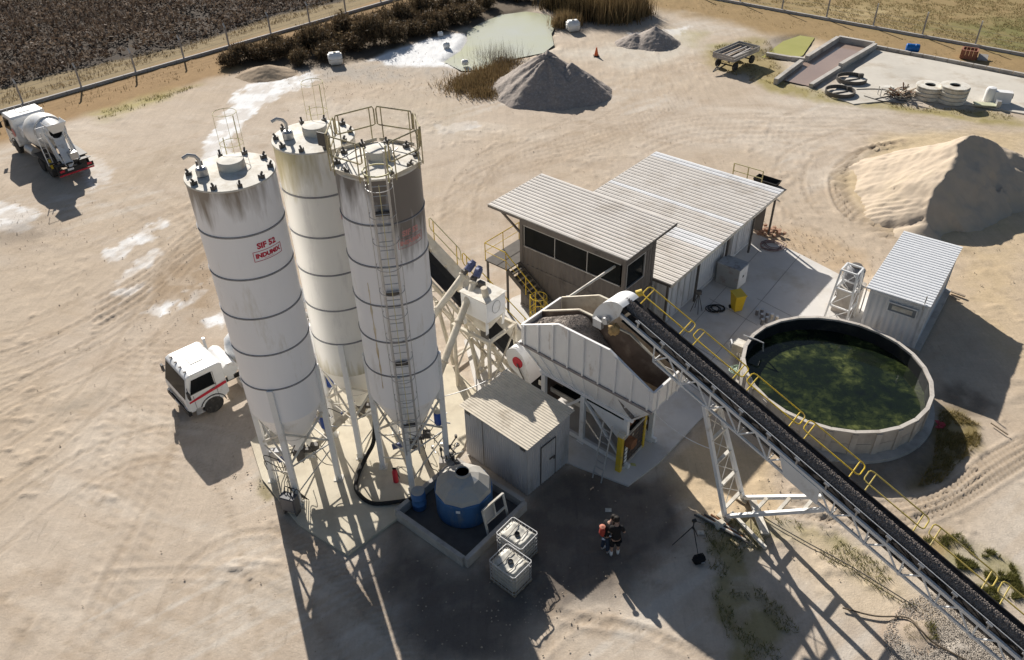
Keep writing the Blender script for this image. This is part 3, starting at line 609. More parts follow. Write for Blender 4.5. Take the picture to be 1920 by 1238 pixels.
for k in range(nk): mb.f.append((2 * k, 2 * k + 1, 2 * k + 3, 2 * k + 2))
o_ = mb.build('rust_run', mat('orange_rust_streak', (.66, .58, .45), .9, .2, 5, col2=(.46, .32, .14), c2amt=.55, c2scale=4, stretch=(1, 1, .3)), T); o_['kind'] = 'stuff'
# blue air receivers strapped to legs, pipes
for si, off, zz in ((0, V(1.1, .35, 0), 3.1), (1, V(-1.15, .2, 0), 3.2), (2, V(1.1, .05, 0), 2.9)):
    t = Thing('air_receiver', ['blue air receiver with pale top beside the left silo leg', 'blue air receiver hung on the rear cream silo leg', 'blue air receiver hung by the ladder silo near the corrugated shed'][si], 'air tank', (SC[si].x + off.x, SC[si].y + off.y, zz - .6), 0, 'air receivers hung on silo legs')
    MB(True).lathe([(0, -.02), (.12, .02), (.17, .1), (.17, .68)], 20).build('tank_body', BLUEP, t)
    MB(True).lathe([(.17, .69), (.165, .74), (.1, .86), (0, .88)], 20).build('dusty_dome', CREAM, t)
    MB().tube((.17, 0, .1), (.45, 0, .05), .03, 6).tube((.17, 0, .45), (.35, .1, .5), .02, 6).build('air_pipe', STEEL, t)

# loose control cables hanging between cones, legs and boxes
for si, (Tn, _a, _e, _r) in enumerate((S1, S2, S3)):
    rnd = random.Random(30 + si)
    for k in range(6):
        a0, a1 = rnd.random() * 6.3, rnd.random() * 6.3; p = V(cos(a0) * .35, sin(a0) * .35, rnd.uniform(1.7, 2.6)); q = V(cos(a1) * SR, sin(a1) * SR, rnd.uniform(.6, 2.2)); m_ = p.lerp(q, .5) - V(0, 0, rnd.uniform(.3, .9)); m_.z = max(m_.z, .05)
        MB(True).path(smooth_line([p, m_, q, q - V(0, 0, .5)], 5), .016, 5).build('control_cable', BLACK, Tn)
    MB().box((cos(.4) * .6, sin(.4) * .6, 1.55), (.3, .22, .3)).build('vibrator_box', DARKST, Tn); MB(True).tube((-.75, -.35, 1.45), (-.35, -.25, 1.5), .12, 12).build('aeration_motor', BLUEGREY, Tn)
jx = P(549, 962); JX = Thing('junction_cabinet', 'dark junction cabinet with cables at the foot of the nearest silo leg', 'electrical box', (jx.x, jx.y, 0), radians(-20))
MB().box((0, 0, .62), (.62, .34, .72)).build('cabinet', mat('dark_grey_cabinet', (.10, .10, .11), .5, .15, 4), JX)
for x in (-.26, .26): MB().box((x, 0, .13), (.06, .3, .26)).build('foot', DARKST, JX)
MB().box((0, -.18, .62), (.54, .02, .62)).build('cabinet_door', mat('dark_grey_door', (.14, .14, .15), .5, .1, 4), JX)
for k in range(4): MB(True).path(smooth_line([V(-.2 + .13 * k, .05, .98), V(-.25 + .16 * k, .25, 1.15), V(-.1 + .1 * k, .5, .6), V(.1 * k, .7, .08)], 5), .018, 5).build('cable', BLACK, JX)
# ================================================================== AGGREGATE HOPPER
GRAV = mat('grey_gravel', (.26, .225, .195), .95, .35, 14.0, bump=.9, bscale=26, col2=(.36, .32, .29), c2amt=.55, c2scale=18)
GRAVD = mat('dark_wet_gravel', (.215, .182, .16), .95, .4, 16.0, bump=.9, bscale=26, col2=(.46, .41, .37), c2amt=.5, c2scale=20)
DUST_SHADE = mat('dust_and_shade_browned_steel', (.13, .095, .075), .9, .25, 1.5, col2=(.22, .17, .13), c2amt=.5, c2scale=1.2)  # dusty brown steel, darkened to carry the shade inside the hopper
def pebbles(name, parent, pts, r0, r1, m, seed=1):
    """loose stones as one joined part"""
    rnd = random.Random(seed); mb = MB()
    for p in pts:
        r = rnd.uniform(r0, r1); p = Vector(p); a = rnd.random() * 6.3; vs = []
        for dz in (-1, 1): vs.append(p + V(0, 0, dz * r * .7))
        for k in range(4): vs.append(p + V(cos(a + k * pi / 2) * r * rnd.uniform(.7, 1.2), sin(a + k * pi / 2) * r * rnd.uniform(.7, 1.2), rnd.uniform(-.2, .2) * r))
        mb.add(vs, [(1, 2, 3), (1, 3, 4), (1, 4, 5), (1, 5, 2), (0, 3, 2), (0, 4, 3), (0, 5, 4), (0, 2, 5)])
    o = mb.build(name, m, parent); o['kind'] = 'stuff'; return o
o0 = P(977.7, 610, 4.8)
HT = Thing('aggregate_hopper', 'big white ribbed steel aggregate hopper with gravel inside, beside the corrugated shed', 'hopper', (o0.x, o0.y, .05), radians(-42.6))
HL, HW, ZM, ZB = 6.3, 2.55, 3.85, 2.55
def topz(x): return np.interp(x, [0, 1.9, 4.3, HL], [4.75, 5.7, 5.7, 4.75])
for y, nm in ((0, 'front_panel'), (HW, 'back_panel'), (HW * .5, 'divider')):
    pts = [(0, y, ZM), (HL, y, ZM), (HL, y, 4.75), (4.3, y, 5.7), (1.9, y, 5.7), (0, y, 4.75)]
    MB().slab(pts, .03).build(nm, HOPW if y == 0 else (CREAM if y == HW else DUST_SHADE), HT)  # divider painted dark brown for the shade within the bins
    fl = MB(); tp = [V(0, y, 4.76), V(1.9, y, 5.71), V(4.3, y, 5.71), V(HL, y, 4.76)]
    for a, b_ in zip(tp[:-1], tp[1:]): fl.bar(a, b_, .09, .05)
    fl.build('top_flange', HOPW if y == 0 else CREAM, HT)
for x in (0, HL):
    MB().slab([(x, .02, ZM), (x, HW - .02, ZM), (x, HW - .02, 4.75), (x, .02, 4.75)], .03).build('end_panel', HOPW, HT)
    MB().bar((x, .05, 4.77), (x, HW - .05, 4.77), .09, .05).build('top_flange', HOPW, HT)
# lower tapering part
lo = [(.75, .42), (5.3, .42), (5.3, 2.13), (.75, 2.13)]; up = [(0, 0), (HL, 0), (HL, HW), (0, HW)]
for i in range(4):
    a, b_ = up[i], up[(i + 1) % 4]; c_, d_ = lo[(i + 1) % 4], lo[i]
    MB().slab([(*a, ZM - .02), (*b_, ZM - .02), (*c_, ZB), (*d_, ZB)], .03).build('sloping_panel', HOPW, HT)
MB().slab([(.75, .42, ZB + .02), (5.3, .42, ZB + .02), (5.3, 2.13, ZB + .02), (.75, 2.13, ZB + .02)], .03).build('floor_plate', DUST_SHADE, HT)
MB().box((HL / 2, -.05, ZM), (HL + .1, .07, .09)).build('mid_rail', mat('grimy_mid_rail', (.30, .27, .26), .8, .2, 3), HT)
for k in range(9):
    x = .18 + k * (HL - .36) / 8; mb = MB().box((x, -.05, (ZM + topz(x)) / 2 + .02), (.06, .07, topz(x) - ZM - .06)); mb.build('rib', HOPW, HT)
    xl = .75 + (x / HL) * 4.55; MB().bar((x, -.05, ZM - .06), (xl, .38, ZB), .055, .06, up=(1, 0, 0)).build('rib', HOPW, HT)
for k in range(4):
    y = .3 + k * .65
    for x, sg in ((-.05, 0), (HL + .05, 1)): MB().box((x, y, (ZM + 4.7) / 2), (.06, .06, 4.7 - ZM)).build('rib', HOPW, HT)
MB().bar((.7, .36, ZB), (5.35, .36, ZB), .1, .14).build('bottom_rail', HOPW, HT); MB().bar((.7, 2.2, ZB), (5.35, 2.2, ZB), .1, .14).build('bottom_rail', HOPW, HT)
# gravel in the near bin (heap under the belt head) and a little sand in the far bin
nx, ny = 60, 20; gx_, gy_ = np.meshgrid(np.linspace(.1, HL - .1, nx), np.linspace(.05, HW / 2 - .06, ny))
hz = 5.75 - .52 * np.abs(gx_ - 2.2) ** 1.05 - .22 * np.abs(gy_ - .7) - .25 * np.maximum(0, gx_ - 2.6) ** 1.2 + (fbm(gx_ * 3, gy_ * 3, 5) - .5) * .25
taper = np.minimum(np.minimum(gx_ / .75, (HL - gx_) / 1.0), 1); hz = np.maximum(hz, 2.75 + (ZM - 2.7) * (1 - taper)); hz = np.minimum(hz, topz(gx_) - .1)
go = grid_mesh('gravel_heap', gx_, gy_, hz, GRAV, smooth=False); go.parent = HT.o
gx_, gy_ = np.meshgrid(np.linspace(.1, HL - .1, nx), np.linspace(HW / 2 + .06, HW - .05, ny))
hz = 4.7 - .55 * np.hypot(gx_ - 2.6, (gy_ - 2.2) * .5) + (fbm(gx_ * 3 + 9, gy_ * 3, 5) - .5) * .12
taper = np.minimum(np.minimum(gx_ / .75, (HL - gx_) / 1.0), 1); hz = np.maximum(hz, 2.75 + (ZM - 2.7) * (1 - taper))
so = grid_mesh('sand_heap', gx_, gy_, hz, mat('hopper_sand', (.42, .33, .22), .95, .15, 6, bump=.3), smooth=False); so.parent = HT.o
rnd = random.Random(5); pp = []
for k in range(2200):
    x = rnd.gauss(2.1, .95); y = rnd.uniform(.1, 1.15)
    if .3 < x < 5.6: pp.append((x, y, min(5.76 - .52 * abs(x - 2.2) ** 1.05 - .22 * abs(y - .7) - .25 * max(0, x - 2.6) ** 1.2, topz(x) - .08)))
pebbles('gravel_stones', HT, pp, .025, .055, GRAV, 2)
# frame, skid, weigh belt
for x, y in ((.95, .32), (5.1, .32), (.95, 2.25), (5.1, 2.25), (3.0, .32), (3.0, 2.25)):
    p = MB().box((x, y, 1.25), (.2, .16, 2.5)).build('post', WHITE, HT); MB().box((x, y, .03), (.34, .3, .05)).build('foot_plate', WHITE, p)
for y in (.32, 2.25):
    MB().box((2.75, y, .14), (5.3, .14, .2)).build('skid_beam', WHITE, HT)
    for x0, x1 in ((1.05, 2.9), (5.0, 3.1)): MB().bar((x0, y, .3), (x1, y, 2.3), .1, .1, up=(0, 1, 0)).build('brace', WHITE, HT)
    MB().slab([(3.2, y - .02, 2.4), (5.0, y - .02, 2.4), (5.0, y - .02, 1.2)], .02).build('gusset_plate', WHITE, HT)
MB().box((2.7, 1.28, 1.35), (4.8, .75, .07)).build('weigh_belt', BLACK, HT)
for y in (.8, 1.75): MB().box((2.7, y, 1.38), (4.9, .06, .22)).build('belt_side_beam', WHITE_DUSTY, HT)
for x in (1.2, 4.7): MB().slab([(x - .55, .75, 2.5), (x + .55, .75, 2.5), (x + .25, .95, 1.7), (x - .25, .95, 1.7)], .02).slab([(x - .55, 1.8, 2.5), (x + .55, 1.8, 2.5), (x + .25, 1.6, 1.7), (x - .25, 1.6, 1.7)], .02).build('discharge_chute', DUST_SHADE, HT)
for xa, xb in ((.95, 3.0), (3.0, 5.1)): MB().box(((xa + xb) / 2, 2.25, 1.35), (xb - xa - .22, .03, 2.1)).build('side_sheet', DUST_SHADE, HT)
MB().box((.9, 1.28, 1.4), (.03, 1.7, 2.0)).build('side_sheet', DUST_SHADE, HT)
# ladder leaning on the side
LA, LB = HT.L(P(1127, 906)), HT.L(P(1148, 800, 2.35))
sd2 = V(.42, 0, 0)
for k in (0, 1): MB().bar(LA - sd2 * k, LB - sd2 * k, .05, .03).build('ladder_stile', STEEL, HT)
for k in range(1, 9): MB().bar(LA.lerp(LB, k / 9), LA.lerp(LB, k / 9) - sd2, .03, .03).build('ladder_rung', STEEL, HT)
# ----- guard frame with yellow posts at the end of the hopper
G0 = P(1159, 884); G1 = P(1201, 838)
GT = Thing('tail_guard', 'dark mesh guard with two yellow posts at the near end of the hopper', 'guard', (G0.x, G0.y, 0.0), atan2(G1.y - G0.y, G1.x - G0.x))
wl = (G1 - G0).length
for x in (0, wl):
    p = MB().box((x, 0, 1.0), (.16, .22, 1.9)).build('yellow_post', YEL, GT); MB().box((x, 0, 2.0), (.2, .3, .1)).build('post_cap', CREAM, p)
MB().box((wl / 2, -.04, .95), (wl - .18, .05, 1.5)).build('mesh_panel', DUST_SHADE, GT)
for z in (.16, 1.75): MB().box((wl / 2, -.08, z), (wl - .17, .06, .07)).build('crossbar', WHITE_DUSTY, GT)
MB(True).tube((wl * .2, -.1, 1.5), (wl * .2, -.4, 1.5), .24, 16).build('pulley_drum', RUST, GT)
mb = MB()
for k in range(7): mb.box((.2 + k * (wl - .4) / 6, -.075, .95), (.02, .02, 1.5))
for k in range(7): mb.box((wl / 2, -.09, .3 + k * .22), (wl - .2, .02, .02))
mb.build('mesh_bars', DARKST, GT); MB().box((wl * .55, .2, 1.95), (.5, .25, .22)).box((wl * .8, .2, 2.0), (.2, .2, .3)).build('gearbox', RUST, GT)

# ================================================================== FEED CONVEYOR
th = radians(-45); FO = V(7.86, 19.86, 0)
FC = Thing('feed_conveyor', 'long inclined truss belt conveyor carrying dark gravel up to the hopper', 'conveyor', FO, th)
zc = lambda s: 4.91 - .326 * s
def F3(s, y, d=0.0): return V(s, y, zc(s) + d)
S0, S1_, FW = -5.5, 12.2, .78
for y in (0, FW):
    MB().bar(F3(S0, y), F3(S1_, y), .09, .13).build('top_chord', WHITE, FC); MB().bar(F3(S0 + 1.6, y, -.75), F3(S1_ - .6, y, -.6), .08, .08).build('bottom_chord', WHITE, FC)
    s = S0 + 1.6; k = 0
    while s < S1_ - 1.2:
        a, b_ = (F3(s, y, -.75), F3(s + .62, y, -.04)) if k % 2 == 0 else (F3(s, y, -.04), F3(s + .62, y, -.75))
        MB().tube(a, b_, .032, 6).build('truss_web', WHITE, FC)
        if k % 2 == 0: MB().tube(F3(s, y, -.75), F3(s, y, -.04), .03, 6).build('truss_web', WHITE, FC)
        s += .62; k += 1
s = S0 + 1.6
while s < S1_ - .6:
    MB().tube(F3(s, 0, -.75), F3(s, FW, -.75), .028, 6).build('cross_tie', WHITE, FC); s += 1.24
# trough belt: carrying strand, return strand
def belt_strip(y0, pts, m, nm, s0, s1, n=60):
    mb = MB(True); k = len(pts)
    for i in range(n + 1):
        s = s0 + (s1 - s0) * i / n
        for y, d in pts: mb.v.append(tuple(F3(s, y, d)))
    for i in range(n):
        for j in range(k - 1): mb.f.append((i * k + j, i * k + j + 1, (i + 1) * k + j + 1, (i + 1) * k + j))
    return mb.build(nm, m, FC)
BELT = mat('grimy_conveyor_belt', (.035, .031, .030), .75, .25, 3.0, col2=(.085, .075, .07), c2amt=.4, c2scale=3)
belt_strip(0, [(.06, .36), (.22, .24), (.52, .24), (.72, .38), (.74, .38), (.53, .22), (.21, .22), (.05, .34), (.06, .36)], BELT, 'belt', S0 - .2, S1_ + .4)
belt_strip(0, [(.08, -.32), (.70, -.32), (.70, -.34), (.08, -.34), (.08, -.32)], BELT, 'return_belt', S0, S1_)
n = 520; k = 13; mb = MB(True)
for i in range(n + 1):
    s = S0 - .1 + (S1_ + .4 - S0) * i / n
    for j in range(k):
        t = j / (k - 1); y = .17 + .46 * t; base = .275 + .20 * max(0, 1 - (2 * t - 1) ** 2); base += (random.random() - .5) * .05 if 0 < j < k - 1 else -.01
        mb.v.append(tuple(F3(s, y, base)))
for i in range(n):
    for j in range(k - 1): mb.f.append((i * k + j, i * k + j + 1, (i + 1) * k + j + 1, (i + 1) * k + j))
mb.smooth = False; lo_ = mb.build('gravel_load', GRAVD, FC)
pp = []
for i in range(4200):
    s = random.uniform(S0, S1_ + .3); t = random.gauss(.5, .2)
    if .04 < t < .96: y = .17 + .46 * t; pp.append(F3(s, y, .29 + .20 * (1 - (2 * t - 1) ** 2)))
pebbles('gravel_stones', FC, pp, .018, .042, GRAVD, 8)
s = S0 + .8
while s < S1_:
    for y, sg in ((0.0, 1), (FW, -1)):
        b_ = MB().bar(F3(s, y, .03), F3(s, y + .02 * sg, .32), .07, .05).bar(F3(s - .09, y - .03 * sg, .33), F3(s + .09, y - .03 * sg, .33), .06, .05).build('idler_bracket', STEEL, FC)
    MB(True).tube(F3(s, .06, .30), F3(s, .22, .18), .05, 8).tube(F3(s, .23, .17), F3(s, .51, .17), .05, 8).tube(F3(s, .52, .18), F3(s, .72, .32), .05, 8).build('roller', DARKST, FC)
    s += 1.12
MB().tube(F3(S0 + .8, -.03, .43), F3(S1_, -.03, .43), .014, 5).build('pull_cord', WHITE, FC)
MB().bar(F3(S0 + .6, FW - .01, .34), F3(S1_ + .3, FW - .01, .34), .04, .2).build('belt_guard', BELT, FC)
# folded-out yellow hand rail segments along the far side
def rail_pt(s, t): return F3(s, FW + .05 + 1.05 * t, -.02 + .28 * t)
rs = -5.6; seg = 2.35
while rs < 11.6:
    a, b_ = rs, rs + seg - .16; lp = []
    for (s_, t_) in ((a + .12, .55), (a + .03, .58), (a, .64), (a, .9), (a + .04, .97), (a + .13, 1.0), (b_ - .13, 1.0), (b_ - .04, .97), (b_, .9), (b_, .64), (b_ - .03, .58), (b_ - .12, .55)): lp.append(rail_pt(s_, t_))
    r_o = MB(True).path(lp, .026, 7, True).build('hand_rail', YEL if rs < 3 else YELSHADE, FC)
    for s_ in (a + .22, b_ - .22): MB(True).tube(rail_pt(s_, 0), rail_pt(s_, 1), .024, 7).build('rail_post', YEL if rs < 3 else YELSHADE, r_o)
    rs += seg
# head: drum, white hood, chute lip
MB(True).tube(F3(S0 - .1, .05, .12), F3(S0 - .1, FW - .05, .12), .26, 20).build('head_drum', BELT, FC)
hd = MB(True); prof = [(-5.5, -.05), (-5.35, .42), (-5.6, .50), (-5.95, .42), (-6.3, .16), (-6.58, -.25), (-6.72, -.70), (-6.5, -.92), (-6.05, -.7)]
prof = [prof[0]] + [(q.x, q.y) for q in smooth_line([V(a_, b_, 0) for a_, b_ in prof[1:8]], 5)] + [prof[8]]
for y in (-.08, FW + .08):
    hd.add([F3(0, y, 0) * 0 + V(s_, y, zc(S0) + d) for s_, d in prof], [tuple(range(len(prof)))])
n0 = len(prof)
for i in range(1, n0 - 3): hd.f.append((i, i + 1, n0 + i + 1, n0 + i))
hd.build('head_hood', WHITE, FC, sharp=30)
MB().box(V(-6.3, -.24, zc(S0) - .65), (.4, .18, .35)).tube(V(-5.95, -.35, zc(S0) - .35), V(-5.95, -.12, zc(S0) - .35), .14, 12).build('drive_motor', STEEL, FC)
tb = MB(True).lathe([(0, -.2), (.14, -.19), (.2, -.12), (.22, -.03), (.19, .06), (.21, .12), (.13, .19), (0, .2)], 14, V(-5.5, -.32, zc(S0) - .5)); rnd = random.Random(6)
tb.v = [(x + rnd.uniform(-.045, .045), y + rnd.uniform(-.03, .03), z + rnd.uniform(-.045, .045)) for x, y, z in tb.v]
tb.build('motor_cover', mat('yellow_brown_tarp', (.40, .27, .12), .85, .3, 6, bump=.5, bscale=9, col2=(.20, .12, .06), c2amt=.5, c2scale=7), FC, sharp=60)
MB().tube(V(-5.6, FW + .25, zc(S0) + .35), V(-5.45, FW + .42, zc(S0) + .42), .13, 12).build('work_lamp', YEL, FC)
# support trestle
for y, fy in ((0, 0), (FW, 1.25)):
    lt = F3(-1.6, y, -.75); ft = V(0, fy, .1)
    MB().bar(ft, lt, .13, .16, up=(0, 1, 0)).build('support_leg', WHITE, FC)
    MB().bar(ft + V(.1, 0, .05), F3(3.3, y, -.72), .12, .16, up=(0, 1, 0)).build('support_strut', WHITE, FC)
    MB().box(ft + V(0, 0, -.06), (.5, .35, .06)).build('foot_plate', CREAM, FC)
for k in range(5):
    t = .06 + .21 * k; a = V(0, 0, .1).lerp(F3(-1.6, 0, -.75), t); b_ = V(0, 1.25, .1).lerp(F3(-1.6, FW, -.75), t)
    MB().bar(a, b_, .13, .1).build('leg_rung', WHITE_DUSTY, FC)
    if k < 4:
        t2 = t + .21; MB().tube(a, V(0, 1.25, .1).lerp(F3(-1.6, FW, -.75), t2), .016, 5).tube(b_, V(0, 0, .1).lerp(F3(-1.6, 0, -.75), t2), .016, 5).build('cross_rod', WHITE_DUSTY, FC)
for k in range(3):
    t = .28 + .26 * k; a = V(.1, 0, .15).lerp(F3(3.3, 0, -.72), t); b_ = V(.1, 1.25, .15).lerp(F3(3.3, FW, -.72), t)
    MB().bar(a, b_, .12, .1).build('strut_rung', WHITE_DUSTY, FC)
MB().slab([F3(1.45, -.06, -.06), F3(3.0, -.06, -.06), F3(3.05, -.06, -.72), F3(1.75, -.06, -.72)], .02).build('side_plate', WHITE, FC)
MB().bar(V(.3, 1.4, .12), V(1.6, .1, .32), .3, .05).bar(V(.1, .3, .1), V(1.9, -.35, .2), .12, .1).build('loose_plank', WHITE_DUSTY, FC)

# ================================================================== MIXER-LOADING CONVEYOR, WEIGH HOPPER, SCREWS
M0 = V(1.25, 26.65, .05); M1 = V(-4.7, 31.75, 0); mdir = atan2(M1.y - M0.y, M1.x - M0.x)
MC = Thing('loading_conveyor', 'dusty cream inclined belt conveyor rising from the hopper towards the silos', 'conveyor', M0, mdir)
ML = hypot(M1.x - M0.x, M1.y - M0.y); mz = lambda s: .75 + s * .56
def MP(s, y, d=0): return V(s, y, mz(s) + d)
for y in (-.55, .55):
    MB().bar(MP(-.2, y), MP(ML, y), .1, .22).build('side_beam', CREAM, MC); MB().bar(MP(1.4, y, -.75), MP(ML, y, -.8), .1, .1).build('bottom_chord', CREAM, MC)
    s = 1.4; k = 0
    while s < ML - .8:
        a, b_ = (MP(s, y, -.75), MP(s + .8, y)) if k % 2 == 0 else (MP(s, y), MP(s + .8, y, -.75))
        MB().bar(a, b_, .06, .06).build('truss_web', CREAM, MC); s += .8; k += 1
mb = MB()
for (y0, d0, y1, d1) in ((-.45, .22, -.2, .08), (-.2, .08, .2, .08), (.2, .08, .45, .22)): mb.slab([MP(-.3, y0, d0), MP(ML, y0, d0), MP(ML, y1, d1), MP(-.3, y1, d1)], .02)
mb.build('belt', BLACK, MC)
s = .6
while s < ML:
    MB().bar(MP(s, -.58, .0), MP(s, -.55, .3), .08, .05).bar(MP(s, .58, .0), MP(s, .55, .3), .08, .05).build('idler_bracket', CREAM, MC); s += .9
# tail guard: rounded white cover with a red disc
tg = MB(True); pr = []
for i in range(13):
    a = -pi * .2 + pi * 1.15 * i / 12; pr.append((1.0 + .52 * cos(a), 2.15 + .52 * sin(a)))
pr = pr + [(.12, 1.25), (.35, .95), (1.2, 1.35)]
for y in (-.72, .6): tg.add([V(x, y, z) for x, z in pr], [tuple(range(len(pr)))])
n0 = len(pr)
for i in range(n0): tg.f.append((i, (i + 1) % n0, n0 + (i + 1) % n0, n0 + i))
tg.build('tail_cover', WHITE, MC, sharp=30)
MB(True).tube((.85, .6, 2.05), (.85, .63, 2.05), .27, 24).build('red_disc', RED, MC); MB().tube((.85, .66, 2.0), (.3, .68, 1.1), .03, 6).build('tension_rod', DARKST, MC)
for sx, lean in ((3.6, .5), (5.6, .9)):
    for y in (-.6, .6):
        MB().bar(MP(sx, y, -.7), V(sx - lean, y * 1.15, 0), .13, .13, up=(0, 1, 0)).build('support_leg', CREAM, MC); MB().bar(MP(sx - .9, y, -.75), V(sx - lean + .1, y * 1.1, .5), .08, .08, up=(0, 1, 0)).build('support_brace', CREAM, MC)
    MB().bar(V(sx - lean * .9, -.68, .25), V(sx - lean * .9, .68, .25), .1, .1).build('support_tie', CREAM, MC)
    MB().tube(V(sx - lean * .8, -.68, .4), MP(sx, .6, -.9), .03, 5).tube(V(sx - lean * .8, .68, .4), MP(sx, -.6, -.9), .03, 5).build('cross_rod', CREAM, MC)
# walkway with pale yellow rail on the far side of the belt
wk = MB()
wk.slab([MP(1.6, -.65, -.05), MP(ML, -.65, -.05), MP(ML, -1.25, -.05), MP(1.6, -1.25, -.05)], .05); wk.build('walkway', CREAM, MC)
a = 1.7
while a < ML - .5:
    b_ = min(a + 1.9, ML); lp = [MP(a, -1.25, .5), MP(a, -1.25, .9), MP(a + .08, -1.25, 1.02), MP(b_ - .08, -1.25, 1.02), MP(b_, -1.25, .9), MP(b_, -1.25, .5), MP(b_ - .08, -1.25, .42), MP(a + .08, -1.25, .42)]
    r_o = MB(True).path(lp, .024, 6, True).build('hand_rail', YEL if a < 4 else YELP, MC)
    for s_ in (a + .25, b_ - .25): MB().tube(MP(s_, -1.25, -.05), MP(s_, -1.25, 1.02), .022, 6).build('rail_post', YEL, r_o)
    a += 2.0
# yellow caged access ladder at the walkway foot
lp0 = MC.L(P(999, 625, .6))
for k in (-1, 1): MB().tube(V(lp0.x, lp0.y + .2 * k, .2), V(lp0.x, lp0.y + .2 * k, 2.9), .028, 7).build('ladder_stile', YEL, MC)
for k in range(8): MB().tube(V(lp0.x, lp0.y - .2, .4 + .3 * k), V(lp0.x, lp0.y + .2, .4 + .3 * k), .016, 5).build('ladder_rung', YEL, MC)
for z in (2.85, 2.0): MB().path([V(lp0.x - .35 + .38 * cos(t), lp0.y + .38 * sin(t), z) for t in [2 * pi * q / 18 for q in range(18)]], .02, 5, True).build('cage_hoop', YEL, MC)
for t in (1.6, 2.5, 3.14, 3.8, 4.7): MB().tube(V(lp0.x - .35 + .38 * cos(t), lp0.y + .38 * sin(t), 1.6), V(lp0.x - .35 + .38 * cos(t), lp0.y + .38 * sin(t), 2.85), .012, 5).build('cage_bar', YEL, MC)
MB().slab([MP(ML - .9, -.5, .5), MP(ML - .1, -.5, .9), MP(ML - .1, .5, .9), MP(ML - .9, .5, .5)], .03).slab([MP(ML - 1.0, -.55, 0), MP(ML - .8, -.55, .55), MP(ML - .05, -.55, .9), MP(ML, -.55, 0)], .03).build('head_hood', CREAM, MC)
# cement weigh hopper
wc = P(905, 545, 5.25)
WH = Thing('cement_weigh_hopper', 'white boxy cement weigh hopper on a steel frame over the loading conveyor', 'hopper', (wc.x, wc.y, 0), mdir + pi)
bx_, by_ = .72, .58
MB().prism([(-bx_, -by_), (bx_, -by_), (bx_, by_), (-bx_, by_)], 4.2, 5.2).build('body', WHITE, WH)
MB().slab([(-bx_ - .05, -by_ - .05, 5.23), (bx_ + .05, -by_ - .05, 5.23), (bx_ + .05, by_ + .05, 5.23), (-bx_ - .05, by_ + .05, 5.23)], .03).build('lid', WHITE_DUSTY, WH)
mb = MB(); q0 = [(-bx_, -by_), (bx_, -by_), (bx_, by_), (-bx_, by_)]; q1 = [(-.2, -.2), (.2, -.2), (.2, .2), (-.2, .2)]
for i in range(4): mb.slab([(*q0[i], 4.2), (*q1[i], 3.3), (*q1[(i + 1) % 4], 3.3), (*q0[(i + 1) % 4], 4.2)], .02)
mb.build('cone', WHITE_DUSTY, WH); MB().tube((0, 0, 2.6), (0, 0, 3.3), .18, 12).build('outlet_sleeve', DARKST, WH)
MB().path([(bx_ + .015, .25 * cos(t), 4.75 + .3 * sin(t)) for t in [2 * pi * q / 20 for q in range(20)]], .012, 5, True).build('inspection_hatch', STEEL, WH)
for sx in (-1, 1):
    for sy in (-1, 1):
        MB().bar((sx * (bx_ - .05), sy * (by_ - .04), 4.3), (sx * .62, sy * .5, 3.55), .16, .03).build('support_lug', WHITE, WH)
        MB().box((sx * 1.0, sy * .85, 1.72), (.12, .12, 3.44)).build('frame_post', CREAM, WH)
for sy in (-1, 1): MB().box((0, sy * .85, 3.5), (2.15, .14, .14)).build('frame_beam', CREAM, WH)
for sx in (-1, 1): MB().box((sx * 1.0, 0, 3.49), (.13, 1.56, .13)).build('frame_beam', CREAM, WH); MB().bar((sx * 1.0, -.85, 1.0), (sx * 1.0, .85, 3.3), .06, .06).build('frame_brace', CREAM, WH)
MB().tube((.35, -.2, 5.2), (.3, -.25, 5.65), .14, 12).build('dust_vent', CREAM, WH); MB().box((-.25, .2, 5.35), (.3, .22, .25)).build('vibrator', DARKST, WH)
# screw conveyors with motors
def screw(a, b_, label, motor=True, r=.15):
    a, b_ = Vector(a), Vector(b_); t = Thing('screw_conveyor', label, 'conveyor', (a.x, a.y, 0), atan2(b_.y - a.y, b_.x - a.x), 'cement screw conveyors')
    A, B = t.L(a), t.L(b_); d = (B - A).normalized()
    MB(True).tube(A, B, r, 18).build('tube', CREAM, t)
    for k in range(1, 4): MB(True).tube(A.lerp(B, k / 4) - d * .03, A.lerp(B, k / 4) + d * .03, r + .05, 18).build('flange', CREAM, t)
    MB(True).tube(A - d * .02, A - d * .06, r + .05, 18).build('end_flange', CREAM, t); MB(True).tube(B, B + d * .05, r + .06, 18).build('end_flange', CREAM, t)
    if motor:
        MB(True).tube(B + d * .05, B + d * .3, .08, 12).box(B + d * .25 + V(0, .1, -.02), (.22, .2, .16)).build('gearbox', DARKST, t); m_ = MB(True).tube(B + d * .3, B + d * .72, .16, 14).tube(B + d * .72, B + d * .8, .12, 14).build('motor', BLUEGREY, t)
        for q in range(6): MB(True).tube(B + d * (.34 + .06 * q), B + d * (.355 + .06 * q), .175, 14).build('cooling_fin', BLUEGREY, m_)
        MB().box(B + d * .5 + V(0, 0, .18), (.16, .14, .1)).build('terminal_box', BLUEGREY, m_)
    if motor: MB(True).tube(B - d * .25, B - d * .25 + V(0, 0, -.5), .13, 12).build('discharge_spout', CREAM, t)
    return t
screw((SC[2].x, SC[2].y, 1.35), tuple(P(888, 532, 5.35)), 'nearer cement screw tube rising beside the ladder silo to a blue-grey motor')
screw((SC[1].x, SC[1].y, 1.35), tuple(P(868, 518, 5.45)), 'farther cement screw tube, its blue-grey motor left of the other one')
screw((SC[0].x, SC[0].y, 1.2), (SC[1].x - .1, SC[1].y - .55, 2.1), 'low cement screw tube running under the silos', False, .14)
